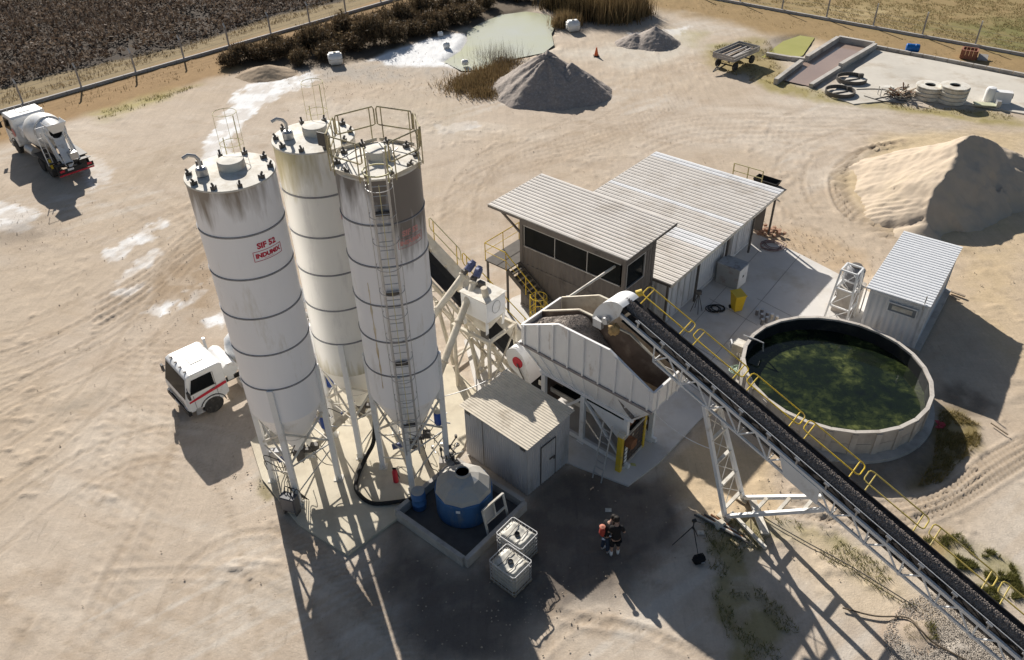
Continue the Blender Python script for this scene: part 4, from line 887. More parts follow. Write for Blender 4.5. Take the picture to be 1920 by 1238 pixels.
# ================================================================== PIPES TO CABIN
pr_ = Thing('support_pole', 'pale round pole leaning from the cabin window to the hopper', 'pole', tuple(P(1062, 562, 4.6)))
MB(True).tube(P(1066, 558, 4.7), P(1155, 498, 4.6), .06, 10).build('tube', WHITE_DUSTY, pr_, local=False); MB().box(P(1066, 558, 4.7), (.2, .2, .06)).build('end_plate', STEEL, pr_, local=False)
# ================================================================== SMALL CORRUGATED SHED
def corrugated(name, a, b_, c_, d_, pitch, amp, m, parent, local=False, thick=.012, world=True):
    """sheet between edge a-b (ribs run a->d); corners a,b,c,d; ribs as geometry"""
    a, b_, c_, d_ = [Vector(p) for p in (a, b_, c_, d_)]; w = (b_ - a).length; n = max(4, int(w / pitch)) * 4
    nrm = (b_ - a).cross(d_ - a).normalized(); mb = MB(False)
    for lay in (0, 1):
        for i in range(n + 1):
            t = i / n; o = nrm * (amp * (1, 1, -1, -1)[i % 4] * .5 - lay * thick)
            mb.v += [tuple(a.lerp(b_, t) + o), tuple(d_.lerp(c_, t) + o)]
    m2 = 2 * (n + 1)
    for i in range(n):
        mb.f.append((2 * i, 2 * i + 2, 2 * i + 3, 2 * i + 1)); mb.f.append((m2 + 2 * i, m2 + 2 * i + 1, m2 + 2 * i + 3, m2 + 2 * i + 2))
        mb.f.append((2 * i, m2 + 2 * i, m2 + 2 * i + 2, 2 * i + 2)); mb.f.append((2 * i + 1, 2 * i + 3, m2 + 2 * i + 3, m2 + 2 * i + 1))
    mb.f += [(0, 1, m2 + 1, m2), (2 * n, m2 + 2 * n, m2 + 2 * n + 1, 2 * n + 1)]
    return mb.build(name, m, parent, local=local)
GALV = mat('weathered_galvanised_sheet', (.50, .50, .51), .55, .1, 2.0, metal=.15, col2=(.36, .35, .34), c2amt=.4, c2scale=1.2, stretch=(1, 1, .35))
ROOFD = mat('dusty_fibre_sheet_roof', (.62, .56, .46), .9, .1, 2.0, col2=(.40, .34, .26), c2amt=.4)
sW, sS, sE = P(862, 757, 2.75), P(988, 840, 2.75), P(1070, 772, 2.75)
sh_rot = atan2(sS.y - sW.y, sS.x - sW.x); SHT = Thing('corrugated_shed', 'small grey corrugated iron shed with single-pitch roof beside the blue tank', 'shed', (sW.x, sW.y, 0), sh_rot)
lw, ll = (sS - sW).length, (sE - sS).length
x0, x1, y0, y1 = .14, lw - .08, .1, ll - .05; hf, hb = 2.62, 2.72
corrugated('front_wall', (x0, y0, 0), (x1, y0, 0), (x1, y0, hf), (x0, y0, hf), .115, .03, GALV, SHT, True)
corrugated('right_wall', (x1, y0, 0), (x1, y1, 0), (x1, y1, hb), (x1, y0, hf), .115, .03, GALV, SHT, True)
corrugated('back_wall', (x1, y1, 0), (x0, y1, 0), (x0, y1, hb), (x1, y1, hb), .115, .03, GALV, SHT, True)
corrugated('left_wall', (x0, y1, 0), (x0, y0, 0), (x0, y0, hf), (x0, y1, hb), .115, .03, GALV, SHT, True)
corrugated('roof', (lw + .05, -.05, hf + .06), (lw + .05, ll + .1, hb + .1), (-.02, ll + .1, hb + .1), (-.02, -.05, hf + .06), .12, .018, ROOFD, SHT, True)
for z in (.02, hf - .04): MB().box(((x0 + x1) / 2, y0 + .05, z + .03), (x1 - x0 - .1, .05, .05)).build('frame_rail', STEEL, SHT)
for x in (x0 + .06, x1 - .35):
    vt = MB().box((x + .14, y0 - .03, hf - .18), (.26, .02, .2)).build('vent_grille', BLACK, SHT)
    for k in range(3): MB().box((x + .14, y0 - .045, hf - .25 + .065 * k), (.26, .012, .015)).build('vent_bar', STEEL, vt)
MB().box((x0 + 1.0, y0 - .025, hf / 2), (.025, .012, hf - .1)).build('sheet_seam', DARKST, SHT)
dr = corrugated('door', (x1 + .035, y0 + .75, .08), (x1 + .035, y0 + 1.55, .08), (x1 + .035, y0 + 1.55, 2.05), (x1 + .035, y0 + .75, 2.05), .115, .03, GALV, SHT, True)
for y in (y0 + .73, y0 + 1.57): MB().box((x1 + .045, y, 1.06), (.03, .03, 2.0)).build('door_edge', DARKST, SHT)
MB().box((x1 + .045, y0 + 1.15, 2.08), (.03, .86, .03)).build('door_edge', DARKST, SHT)
MB().box((x1 + .08, y0 + 1.35, 1.15), (.04, .3, .04)).box((x1 + .09, y0 + 1.45, 1.08), (.05, .07, .1)).build('padlock_bolt', DARKST, dr)
# ================================================================== CONCRETE BUND, BLUE TANK
b1, b2, b3 = P(757, 945, .45), P(873, 1048, .45), P(985, 940, .45)
BT = Thing('containment_bund', 'low square concrete containment wall around the blue tank', 'bund wall', (b2.x, b2.y, 0), atan2(b3.y - b2.y, b3.x - b2.x))
bl = (b3 - b2).length; bw = (b1 - b2).length; hB = .45
for p, q in (((0, 0), (bl, 0)), ((bl, 0.1), (bl, bw)), ((bl, bw), (0, bw)), ((0, bw - .1), (0, .1))):
    MB().bar((p[0], p[1], hB / 2 - .01), (q[0], q[1], hB / 2 - .01), .17, hB + .0).build('wall', CONC, BT)
MB().prism([(.1, .1), (bl - .1, .1), (bl - .1, bw - .1), (.1, bw - .1)], 0, .06).build('floor', mat('damp_dark_concrete', (.10, .095, .09), .7, .2, 2), BT)
tc = P(868, 905, 1.95); tb = P(872, 950, .1)
TK = Thing('water_tank', 'big blue plastic tank with dusty pale faceted top inside the concrete bund', 'tank', (tb.x, tb.y, .07))
TBL = mat('sun_faded_blue_plastic', (.06, .155, .34), .45, .15, 1.5, col2=(.25, .27, .28), c2amt=.35, c2scale=1.4, stretch=(1, 1, .4))
TDUST = mat('cement_dusted_plastic', (.44, .42, .38), .8, .12, 2, col2=(.30, .33, .36), c2amt=.4, c2scale=2)
RT = 1.08
MB(True).lathe([(RT - .06, 0), (RT, .06), (RT, 1.1), (RT + .015, 1.14), (RT, 1.2)], 24).build('tank_body', TBL, TK, sharp=50)
MB().lathe([(RT, 1.2), (RT - .06, 1.36), (.62, 1.72), (.3, 1.86)], 10, a0=.3).build('tank_shoulder', TDUST, TK)
MB(True).lathe([(.28, 1.84), (.28, 1.98), (.25, 1.99), (.25, 1.9)], 20).build('manhole_rim', TDUST, TK); MB().lathe([(.0, 1.915), (.245, 1.915)], 20).build('manhole_dark', BLACK, TK)  # black disc stands in for the unlit inside of the open manhole
ta = atan2(-tb.y, -tb.x)
MB().box((cos(ta - .25) * (RT + .02), sin(ta - .25) * (RT + .02), .98), (.02, .16, .12), ta - .25).build('sticker', WHITE, TK)
DRT = P(787, 950, .1); DRM = Thing('plastic_drum', 'small blue plastic drum in the bund corner beside the big tank', 'drum', (DRT.x, DRT.y, .07))
MB(True).lathe([(.24, 0), (.27, .04), (.27, .28), (.285, .3), (.27, .32), (.27, .6), (.285, .62), (.27, .64), (.27, .85), (.24, .9)], 24).build('drum_body', TBL, DRM); MB(True).lathe([(.25, .9), (.25, .93), (0, .94)], 24).build('drum_lid', TDUST, DRM)
# dosing pump manifold behind the tank
pmp = P(835, 860, .5); PM = Thing('dosing_pump', 'tangle of pump, valves and pipes between the silo leg and blue tank', 'pump', (pmp.x, pmp.y, .06))
rnd = random.Random(3)
MB(True).tube((0, 0, .55), (.35, .1, .55), .14, 14).build('pump_motor', DARKST, PM); MB().box((0, 0, .2), (.5, .4, .4)).build('pump_base', CONC, PM)
for k in range(9):
    p = V(rnd.uniform(-.4, .6), rnd.uniform(-.4, .4), rnd.uniform(.3, 1.0)); q = p + V(rnd.uniform(-.3, .3), rnd.uniform(-.3, .3), rnd.uniform(-.3, .3)); MB().tube(p, q, .03, 6).tube(q, q + V(0, 0, .14), .055, 8).build('valve_pipe', STEEL if k % 2 else DARKST, PM)
for k in range(3): MB().ring((.1 + .2 * k, .1, .9 + .1 * k), .1, .015, 14, 5).build('valve_wheel', DARKST, PM)
MB().tube((.3, -.3, .9), (.3 + .5, -.75, 1.6), .03, 6).build('suction_pipe', WHITE_DUSTY, PM)
# black hose looping across the silo pavement
hs = [P(703, 790, 1.9), P(700, 830, .9), P(686, 858, .3), P(668, 900, .15), P(672, 925, .12), P(700, 944, .12), P(752, 940, .2), P(775, 935, .5)]
tag(MB(True).path(smooth_line(hs, 6), .085, 8).build('suction_hose', BLACK), 'thick black rubber hose looping on the pavement under the ladder silo', 'hose')
# red extinguisher-like pump and grey vibrator boxes around the silo legs
rp = P(743, 905); RPT = Thing('fire_extinguisher', 'red cylinder standing on the pavement in the shade of the ladder silo', 'extinguisher', (rp.x, rp.y, .06))
MB(True).lathe([(.1, 0), (.11, .02), (.11, .55), (.07, .66), (.03, .68)], 16).build('cylinder', RED, RPT); MB().box((0, 0, .74), (.14, .05, .06)).tube((.05, 0, .7), (.16, 0, .2), .015, 5).build('valve_hose', BLACK, RPT)
eb = P(530, 895); EBT = Thing('control_box', 'grey electrical box on thin steel posts beside the near silo leg', 'electrical box', (eb.x, eb.y, .0))
for sx in (-.2, .2): MB().box((sx, 0, .55), (.05, .05, 1.1)).build('post', STEEL, EBT)
MB().box((0, 0, 1.3), (.55, .25, .5)).build('cabinet', mat('grey_cabinet', (.32, .32, .33), .5, .1, 3), EBT); MB().box((0, -.135, 1.3), (.48, .02, .42)).build('cabinet_door', STEEL, EBT)
for k in range(4): MB().path([V(-.2 + .13 * k, .02, 1.05), V(-.25 + .16 * k, .1, .7), V(-.1 + .1 * k, .05, .3), V(.1 + .1 * k, .1, .05)], .018, 5).build('cable', BLACK, EBT)
# ================================================================== IBC TOTES
def tote(px, z, label, rot, seed):
    p = P(*px); t = Thing('bulk_tote', label, 'tote', (p.x, p.y, 0), rot, 'caged plastic bulk totes beside the bund')
    PL = mat('milky_tote_plastic', (.55, .53, .47), .5, .1, 2, col2=(.42, .38, .30), c2amt=.4, c2scale=2.5)
    w, d, h = 1.16, .96, 1.08
    MB().box((0, 0, .07), (w, d, .04)).box((0, -.4, .03), (w, .1, .06)).box((0, .4, .03), (w, .1, .06)).box((0, 0, .03), (w, .1, .06)).build('pallet', WOOD, t)
    bt = MB(True); nx_, ny_ = 14, 12; rnd = random.Random(seed)
    bm = bmesh.new(); bmesh.ops.create_cube(bm, size=1); 
    for v in bm.verts: v.co = Vector((v.co.x * (w - .08), v.co.y * (d - .08), v.co.z * .93 + .57))
    bmesh.ops.bevel(bm, geom=bm.edges[:] + bm.verts[:], offset=.09, segments=3, affect='EDGES'); bmesh.ops.subdivide_edges(bm, edges=[e for e in bm.edges if e.calc_length() > .5], cuts=10, use_grid_fill=True)
    for v in bm.verts:
        if v.co.z > .95: v.co.z += -.045 * max(0, 1 - (hypot(v.co.x, v.co.y) / .5) ** 2) + .03 * (sin(v.co.y * 11 + seed) > .55) - .03 * (abs(sin(v.co.x * 5 + seed)) > .97)
    me = bpy.data.meshes.new('bottle'); bm.to_mesh(me); bm.free(); me.polygons.foreach_set('use_smooth', [True] * len(me.polygons)); me.materials.append(PL)
    bo = bpy.data.objects.new('bottle', me); COL.objects.link(bo); bo.parent = t.o
    MB(True).lathe([(.1, 1.0), (.1, 1.07), (.085, 1.09), (.085, 1.02), (0, 1.0)], 16).build('filler_cap', DARKST, bo)
    for zz in (.16, .34, .52, .70, .88, h): MB().path([V(*q, zz) for q in ((-w / 2, -d / 2 + .06), (-w / 2 + .06, -d / 2), (w / 2 - .06, -d / 2), (w / 2, -d / 2 + .06), (w / 2, d / 2 - .06), (w / 2 - .06, d / 2), (-w / 2 + .06, d / 2), (-w / 2, d / 2 - .06))], .013 if zz < 1 else .02, 6, True).build('cage_ring', STEEL, t)
    for k in range(7):
        x = -w / 2 + .08 + k * (w - .16) / 6
        for y in (-d / 2, d / 2): MB().tube((x, y, .1), (x, y, h), .011, 5).build('cage_bar', STEEL, t)
    for k in range(6):
        y = -d / 2 + .08 + k * (d - .16) / 5
        for x in (-w / 2, w / 2): MB().tube((x, y, .1), (x, y, h), .011, 5).build('cage_bar', STEEL, t)
    for x in (-.2, .22): MB().path([V(x, -d / 2, h), V(x + .03, -.2, 1.06), V(x - .02, .2, 1.06), V(x, d / 2, h)], .014, 5).build('top_bar', DARKST, t)
    return t
tote((958, 1088), 0, 'caged white plastic tote with a shadow across its top, nearest the camera', radians(-42), 1)
tote((970, 1036), 0, 'caged white plastic tote with sunlit top, between the bund corner and the nearer tote', radians(-40), 4)
gp = P(935, 990); GF = Thing('leaning_gate', 'white painted steel gate frame leaning on the bund by the totes', 'gate', (gp.x, gp.y, 0), radians(48))
for p, q in (((-.55, 0, .05), (-.55, .25, 1.25)), ((.55, 0, .05), (.55, .25, 1.25)), ((0, .12, .6), (0, .25, 1.25))): MB().bar(p, q, .07, .07).build('upright', WHITE_DUSTY, GF)
for t in (.5, 1.0): MB().bar((-.55, .25 * t, 1.25 * t), (.55, .25 * t, 1.25 * t), .07, .07).build('crossbar', WHITE_DUSTY, GF)
MB().slab([(-.5, .13, .68), (-.05, .13, .68), (-.05, .24, 1.2), (-.5, .24, 1.2)], .01).build('panel', STEEL, GF)
# ================================================================== CONTROL CABIN ON A CONTAINER
CR = radians(-41.2); CB = Thing('control_cabin', 'two-storey dark container cabin with long window band and flat ribbed roof', 'building', (.5, 33.9, .05), CR)
CLAD = mat('brown_grey_cladding', (.17, .15, .135), .7, .12, 1.5, col2=(.09, .08, .072), c2amt=.4, c2scale=1.4, stretch=(1, 1, .3))
CL, CW = 6.06, 2.44
def ribbed_wall(nm, a, b_, z0, z1, m, parent, pitch=.28, amp=.036): return corrugated(nm, (*a, z0), (*b_, z0), (*b_, z1), (*a, z1), pitch, amp, m, parent, True)
Z0, ZS, ZH, ZT = 2.6, 3.62, 4.78, 5.06
MB().box((CL / 2, CW / 2, Z0 / 2), (CL - .1, CW - .1, Z0 - .02)).build('lower_container', CLAD, CB)
for a, b_ in (((0, 0), (CL, 0)), ((CL, 0), (CL, CW)), ((CL, CW), (0, CW)), ((0, CW), (0, 0))): ribbed_wall('lower_wall', a, b_, .12, Z0 - .05, CLAD, CB)
for z in (.1, Z0): MB().box((CL / 2, CW / 2, z), (CL + .06, CW + .06, .12)).build('floor_beam', CLAD, CB)
ribbed_wall('front_wall', (0, 0), (CL, 0), Z0 + .06, ZS, CLAD, CB); ribbed_wall('back_wall', (CL, CW), (0, CW), Z0 + .06, ZT, CLAD, CB); ribbed_wall('left_wall', (0, CW), (0, 0), Z0 + .06, ZT, CLAD, CB)
ribbed_wall('side_wall', (CL, 0), (CL, CW), Z0 + .06, ZS - .15, CLAD, CB); ribbed_wall('side_wall', (CL, 1.6), (CL, CW), ZS - .15, ZT, CLAD, CB)
for x, y in ((.06, .06), (CL - .06, .06), (.06, CW - .06), (CL - .06, CW - .06)): MB().box((x, y, (Z0 + ZT) / 2), (.17, .17, ZT - Z0)).build('corner_post', CLAD, CB)
MB().box((CL / 2, .02, ZH + .15), (CL - .3, .1, .26)).build('lintel', CLAD, CB); MB().box((CL - .02, CW / 2 - .1, ZH + .15), (.1, CW - .4, .26)).build('lintel', CLAD, CB)
for k in range(3):
    xa = .22 + k * 1.875; w_ = 1.86
    pn = MB().box((xa + w_ / 2, .03, (ZS + ZH) / 2), (w_ - .05, .015, ZH - ZS - .05)).build('window', GLASS, CB)
    f = MB().box((xa + w_ / 2, .02, ZS + .02), (w_, .09, .045)).box((xa + w_ / 2, .02, ZH), (w_, .09, .04)).box((xa + .02, .02, (ZS + ZH) / 2), (.03, .07, ZH - ZS)).build('window_frame', WHITE_DUSTY if k == 9 else STEEL, pn)
pn = MB().box((CL - .03, .85, (ZS + ZH) / 2 - .06), (.015, 1.4, ZH - ZS + .05)).build('window', GLASS, CB)
MB().box((CL, .85, ZS - .13), (.07, 1.5, .045)).box((CL, .85, ZH), (.07, 1.5, .04)).box((CL, .12, (ZS + ZH) / 2 - .06), (.07, .04, ZH - ZS + .1)).box((CL, 1.58, (ZS + ZH) / 2 - .06), (.07, .04, ZH - ZS + .1)).build('window_frame', STEEL, pn)
# desk with screens inside, as seen through the glass
MB().box((CL / 2, .9, Z0 + .05), (CL - .3, 1.6, .06)).build('floor', DARKST, CB)
ROOFP = mat('dusty_metal_roof', (.64, .60, .55), .6, .07, .8, col2=(.54, .49, .43), c2amt=.5, c2scale=.5)
ROOFL = mat('pale_metal_roof', (.76, .76, .76), .5, .06, .8, col2=(.52, .49, .45), c2amt=.4, c2scale=.5)
def roof_panels(T, x0, x1, y0, y1, z, pitch, along, m_of, t=.035, slope=(0, 0)):
    """standing-seam panels, each its own piece"""
    n = int(round(((y1 - y0) if along == 'x' else (x1 - x0)) / pitch)); w = ((y1 - y0) if along == 'x' else (x1 - x0)) / n; ln = (x1 - x0) if along == 'x' else (y1 - y0); protos = {}
    tilt = (slope[1], -slope[0], 0)
    for i in range(n):
        m = m_of(i / n); cx, cy = ((x0 + x1) / 2, y0 + w * (i + .5)) if along == 'x' else (x0 + w * (i + .5), (y0 + y1) / 2)
        loc = (cx, cy, z + slope[0] * cx + slope[1] * cy)
        if m.name not in protos:
            sx, sy = (ln, w) if along == 'x' else (w, ln); mb = MB().box((0, 0, -t / 2), (sx - (.0 if along == 'x' else .006), sy - (.006 if along == 'x' else .0), t))
            if along == 'x': mb.box((0, -w / 2 + .03, .016), (sx, .035, .024)).box((0, 0, .006), (sx, .04, .014))
            else: mb.box((-w / 2 + .03, 0, .016), (.035, sy, .024)).box((0, 0, .006), (.04, sy, .014))
            o = mb.build('roof_panel', m, T); protos[m.name] = o; o.location = loc; o.rotation_euler = tilt
        else: link_copy(protos[m.name], T.o, loc, tilt)
rz_ = lambda p: CB.L(P(*p, 5.2))
roof_panels(CB, -1.92, 6.22, -.2, 4.02, ZT + .2, .26, 'x', lambda f: ROOFP, slope=(0, .012))
MB().box((2.15, -.19, ZT + .12), (8.1, .03, .1)).build('fascia', CLAD, CB); MB().box((6.2, 1.9, ZT + .13), (.03, 4.2, .1)).build('fascia', DARKST, CB)
for y in (.05, 2.3, 3.9): MB().box((2.15, y, ZT + .08), (8.0, .08, .12)).build('purlin', DARKST, CB)
MB().bar((-.05, .1, 4.2), (-1.5, .1, ZT + .05), .09, .09).build('roof_strut', CLAD, CB)
# landing, stair and yellow rails
SB = Thing('cabin_stair', 'dark steel stair with yellow hand rails climbing to the cabin landing', 'stairs', tuple(CB.W((-1.2, 0, 0))), CR)
LZ = 2.62
def sp(x, y, z): return SB.L(CB.W((x, y, z)) + V(0, 0, 0))
GRT = mat('dark_stair_grating', (.10, .09, .08), .8, .2, 3)
MB().box(sp(-.75, .3, LZ), (1.45, 2.6, .07)).build('landing', GRT, SB)
for x, y in ((-1.4, -.9), (-1.4, 1.5), (-.1, -.9)): MB().box(sp(x, y, LZ / 2), (.09, .09, LZ)).build('post', DARKST, SB)
sx0, sx1, n = 0.05, 3.55, 13
for y in (-1.0, -.12): MB().bar(sp(sx0 - .05, y, LZ - .03), sp(sx1, y, .12), .05, .24).build('stringer', GRT, SB)
for k in range(n): MB().box(sp(sx0 + (k + .5) * (sx1 - sx0) / n, -.56, LZ - (k + .7) * LZ / n), (.3, .84, .04)).build('tread', GRT, SB)
def rail_run(pts, mid=True):
    r_ = MB(True).path([Vector(p) for p in pts], .026, 7).build('hand_rail', YEL, SB)
    for p in pts: MB().tube(Vector(p), Vector(p) - V(0, 0, 1.0), .024, 6).build('rail_post', YEL, r_)
    if mid: MB().path([Vector(p) - V(0, 0, .48) for p in pts], .016, 6).build('mid_rail', YEL, r_)
rail_run([sp(-.05, -1.05, LZ + 1.02), sp(-1.45, -1.0, LZ + 1.02), sp(-1.45, .35, LZ + 1.02), sp(-1.45, 1.6, LZ + 1.02), sp(-.1, 1.6, LZ + 1.02)])
rail_run([sp(-.05, -1.05, LZ + 1.0), sp(1.2, -1.05, LZ * .66 + 1.0), sp(2.4, -1.05, LZ * .33 + 1.0), sp(3.6, -1.05, 1.05)])
# ================================================================== OPEN SHED WITH BIG ROOF
bs, be, bn = P(1259, 537, 2.85), P(1470, 358, 2.85), P(1240, 280, 2.85)
OS = Thing('open_shed', 'wide low shed with a big pale ribbed roof over white containers', 'building', (bs.x, bs.y, .05), atan2(be.y - bs.y, be.x - bs.x))
ol = (be - bs).length; ow = (bn - be).length
roof_panels(OS, 0, ol, -.0, ow, 2.86, .36, 'x', lambda f: ROOFP, slope=(0, 0)) if False else None
roof_panels(OS, 0, ol, 0, ow, 2.86, .345, 'y', lambda f: ROOFL if (.30 < f < .385 or f > .93 or .55 < f < .575) else ROOFP)
MB().box((ol / 2, .015, 2.76), (ol, .05, .16)).build('gutter', WHITE_DUSTY, OS); MB().box((.02, ow / 2, 2.76), (.04, ow - .1, .14)).build('fascia', DARKST, OS); MB().box((ol - .02, ow / 2, 2.76), (.04, ow - .1, .14)).build('fascia', DARKST, OS)
for x in (.25, 3.3, 6.4, 9.4, ol - .25):
    MB().box((x, ow / 2, 2.7), (.09, ow - .2, .16)).build('rafter', DARKST, OS)
    for y in (.3, ow - .3): MB().box((x, y, 1.31), (.1, .1, 2.62)).build('post', DARKST, OS)
def container(name, label, T0, x, y, l, w, h, m, group=None, rot=0, doors=True):
    t = Thing(name, label, 'container', T0, rot, group)
    for a, b_ in (((0, 0), (l, 0)), ((l, 0), (l, w)), ((l, w), (0, w)), ((0, w), (0, 0))): ribbed_wall('side_wall', a, b_, .15, h - .08, m, t, .26, .04)
    MB().box((l / 2, w / 2, h / 2 + .05), (l - .12, w - .12, h - .2)).build('core', m, t)
    for z in (.09, h - .06):
        for y_ in (0, w): MB().box((l / 2, y_, z), (l, .1, .13)).build('rail', m, t)
        for x_ in (0, l): MB().box((x_, w / 2, z), (.1, w - .1, .13)).build('rail', m, t)
    for x_ in (0, l):
        for y_ in (0, w): MB().box((x_, y_, h / 2), (.14, .14, h)).build('corner_post', m, t)
    return t
CONTW = mat('white_container_paint', (.66, .67, .68), .5, .06, 1.5, col2=(.44, .42, .40), c2amt=.35, c2scale=1.5, stretch=(1, 1, .35))
c1 = container('storage_container', 'white ribbed container under the big roof, nearest the cabin', tuple(OS.W((.55, .55, 0))), 0, 0, 6.06, 2.44, 2.55, CONTW, 'white containers under the big roof', OS.rot)
for k in range(4):
    d_ = MB().box((.35 + k * .62, -.045, 1.3), (.58, .03, 2.2)).build('door_panel', CONTW, c1); MB().tube((.5 + k * .62, -.08, .2), (.5 + k * .62, -.08, 2.4), .018, 6).build('lock_rod', STEEL, d_)
c2 = container('storage_container', 'white ribbed container under the far right end of the big roof', tuple(OS.W((8.0, .75, 0))), 0, 0, 2.3, 2.2, 2.4, CONTW, 'white containers under the big roof', OS.rot)
MB().tube((.5, -.07, .2), (.5, -.07, 2.2), .018, 6).build('lock_rod', STEEL, c2)
MB().box((ol - .3, 2.0, 1.2), (.06, 2.6, 2.3)).build('end_wall', CLAD, OS)
# white rail frame and dark trough beyond the roof
fr0 = P(1400, 338, .2); FRT = Thing('cattle_rail', 'pale yellow low rail showing behind the big roof', 'rail', (fr0.x, fr0.y, 0), radians(-40))
for x in (-1, 0, 1): MB().tube((x, 0, 0), (x, 0, 1.1), .04, 6).build('post', YELP, FRT)
for z in (.6, 1.1): MB().tube((-1, 0, z), (1, 0, z), .03, 6).build('bar', YELP, FRT)
tr0 = P(1438, 342, .1); TRT = Thing('steel_tray', 'dark open steel tray lying behind the far corner of the big roof', 'tray', (tr0.x, tr0.y, 0), radians(-42)); TRT.o.scale = (.7, .7, .35)
mb = MB()
for a, b_ in (((-1, -.5), (1, -.5)), ((1, -.5), (1, .5)), ((1, .5), (-1, .5)), ((-1, .5), (-1, -.5))): mb.slab([(*a, .1), (*b_, .1), (b_[0] * 1.15, b_[1] * 1.2, .9), (a[0] * 1.15, a[1] * 1.2, .9)], .04)
mb.build('tray_walls', BLACK, TRT); MB().box((0, 0, .1), (2.0, 1.0, .08)).build('tray_floor', BLACK, TRT)
# ================================================================== LOCKER, BIN, HOSES, CYLINDERS ON THE PAVEMENT
lk = P(1380, 546); LK = Thing('metal_locker', 'grey metal cabinet with white doors and rust-stained lid on the pavement', 'cabinet', (lk.x, lk.y, .05), radians(-42))
lkw, lkd, lkh = 1.25, .95, 1.2; LKM = mat('grey_locker_paint', (.36, .36, .35), .6, .12, 2, col2=(.24, .20, .17), c2amt=.4, c2scale=2)
MB().box((-lkw / 2, lkd / 2, lkh / 2), (lkw, lkd, lkh)).build('carcass', LKM, LK); MB().box((-lkw / 2, lkd / 2, lkh + .02), (lkw + .08, lkd + .08, .04)).build('lid', mat('rust_stained_lid', (.42, .43, .44), .6, .15, 2, col2=(.16, .13, .12), c2amt=.5, c2scale=3), LK)
for k in (0, 1): d_ = MB().box((.015, .25 + k * .46, lkh / 2), (.03, .44, lkh - .08)).build('door', WHITE, LK); MB().box((.04, .44 + k * .07, lkh * .55), (.03, .03, .12)).build('door_handle', DARKST, d_)
yb = P(1380, 583); YB = Thing('wheelie_bin', 'yellow plastic wheelie bin standing on the grey pavement', 'bin', (yb.x, yb.y, .05), radians(15))
bm_ = MB(); bm_.add([(-.2, -.2, .06), (.2, -.2, .06), (.2, .24, .06), (-.2, .24, .06), (-.28, -.26, .95), (.28, -.26, .95), (.28, .34, .95), (-.28, .34, .95)], [(3, 2, 1, 0), (4, 5, 6, 7), (0, 1, 5, 4), (1, 2, 6, 5), (2, 3, 7, 6), (3, 0, 4, 7)])
YB_M = mat('yellow_bin_plastic', (.68, .46, .03), .4, .06, 3); bm_.build('body', YB_M, YB); MB().slab([(-.3, -.3, 1.0), (.3, -.3, 1.0), (.3, .38, 1.03), (-.3, .38, 1.03)], .05).build('lid', YB_M, YB)
for sx in (-.22, .22): MB(True).tube((sx - .03, .26, .1), (sx + .03, .26, .1), .1, 14).build('wheel', BLACK, YB)
MB().tube((-.25, .42, .95), (.25, .42, .95), .02, 6).build('handle', BLACK, YB)
def coil(name, px, r, label, m, n=5, tube=.025, z=.08):
    p = P(*px); pts = []; rnd = random.Random(int(px[0])); ph = rnd.random() * 6
    for k in range(n * 14):
        a = k * 2 * pi / 14 + ph; rr = r * (.75 + .25 * sin(k * .37) * rnd.uniform(.8, 1.2)); pts.append(V(p.x + cos(a) * rr + .1 * sin(k * .13), p.y + sin(a) * rr * .85, z + .012 * (k / 14)))
    return tag(MB(True).path(pts, tube, 5).build(name, m), label, 'hose')
coil('hose_coil', (1447, 463), .75, 'pinkish grey hose coiled at the sunlit edge of the pavement', mat('pinkish_hose', (.26, .18, .17), .6), 5)
coil('hose_coil', (1342, 582), .45, 'dark hose coil lying beside the yellow bin', BLACK, 4)
coil('hose_coil', (1385, 712), .42, 'pale green hose hung in coils on the outside of the round tank', mat('pale_green_hose', (.32, .42, .32), .5), 7, .03, .5)
for k, (x, y) in enumerate([(1418, 592), (1427, 600), (1427, 591), (1436, 606), (1437, 597), (1446, 600), (1428, 610), (1455, 604)]):
    p = P(x, y); c_ = Thing('test_cylinder', ['grey concrete test cylinder mould standing on the pavement near the round tank', 'pale concrete test cylinder standing nearest the round tank rim'][k in (5, 7)], 'cylinder', (p.x, p.y, .05), 0, ['test cylinder moulds on the pavement', 'pale test cylinders by the rim'][k in (5, 7)])
    MB(True).lathe([(.075, 0), (.08, .01), (.08, .3), (.07, .3)], 16).build('mould', [mat('grey_mould', (.16, .16, .17), .6), WHITE_DUSTY][k in (5, 7)], c_); MB(True).lathe([(.085, .3), (.085, .33), (0, .335)], 16).build('cap', [STEEL, WHITE][k in (5, 7)], c_)
px_ = P(1305, 585); PTT = Thing('pump_stand', 'dark thin stand with cables in the shade of the big roof', 'stand', (px_.x, px_.y, .05))
for k in range(4): MB().tube((0, 0, 1.1), (.3 * cos(k * 1.6), .3 * sin(k * 1.6), 0), .02, 5).build('leg', DARKST, PTT)
MB().box((0, 0, 1.15), (.25, .18, .2)).build('head', DARKST, PTT)
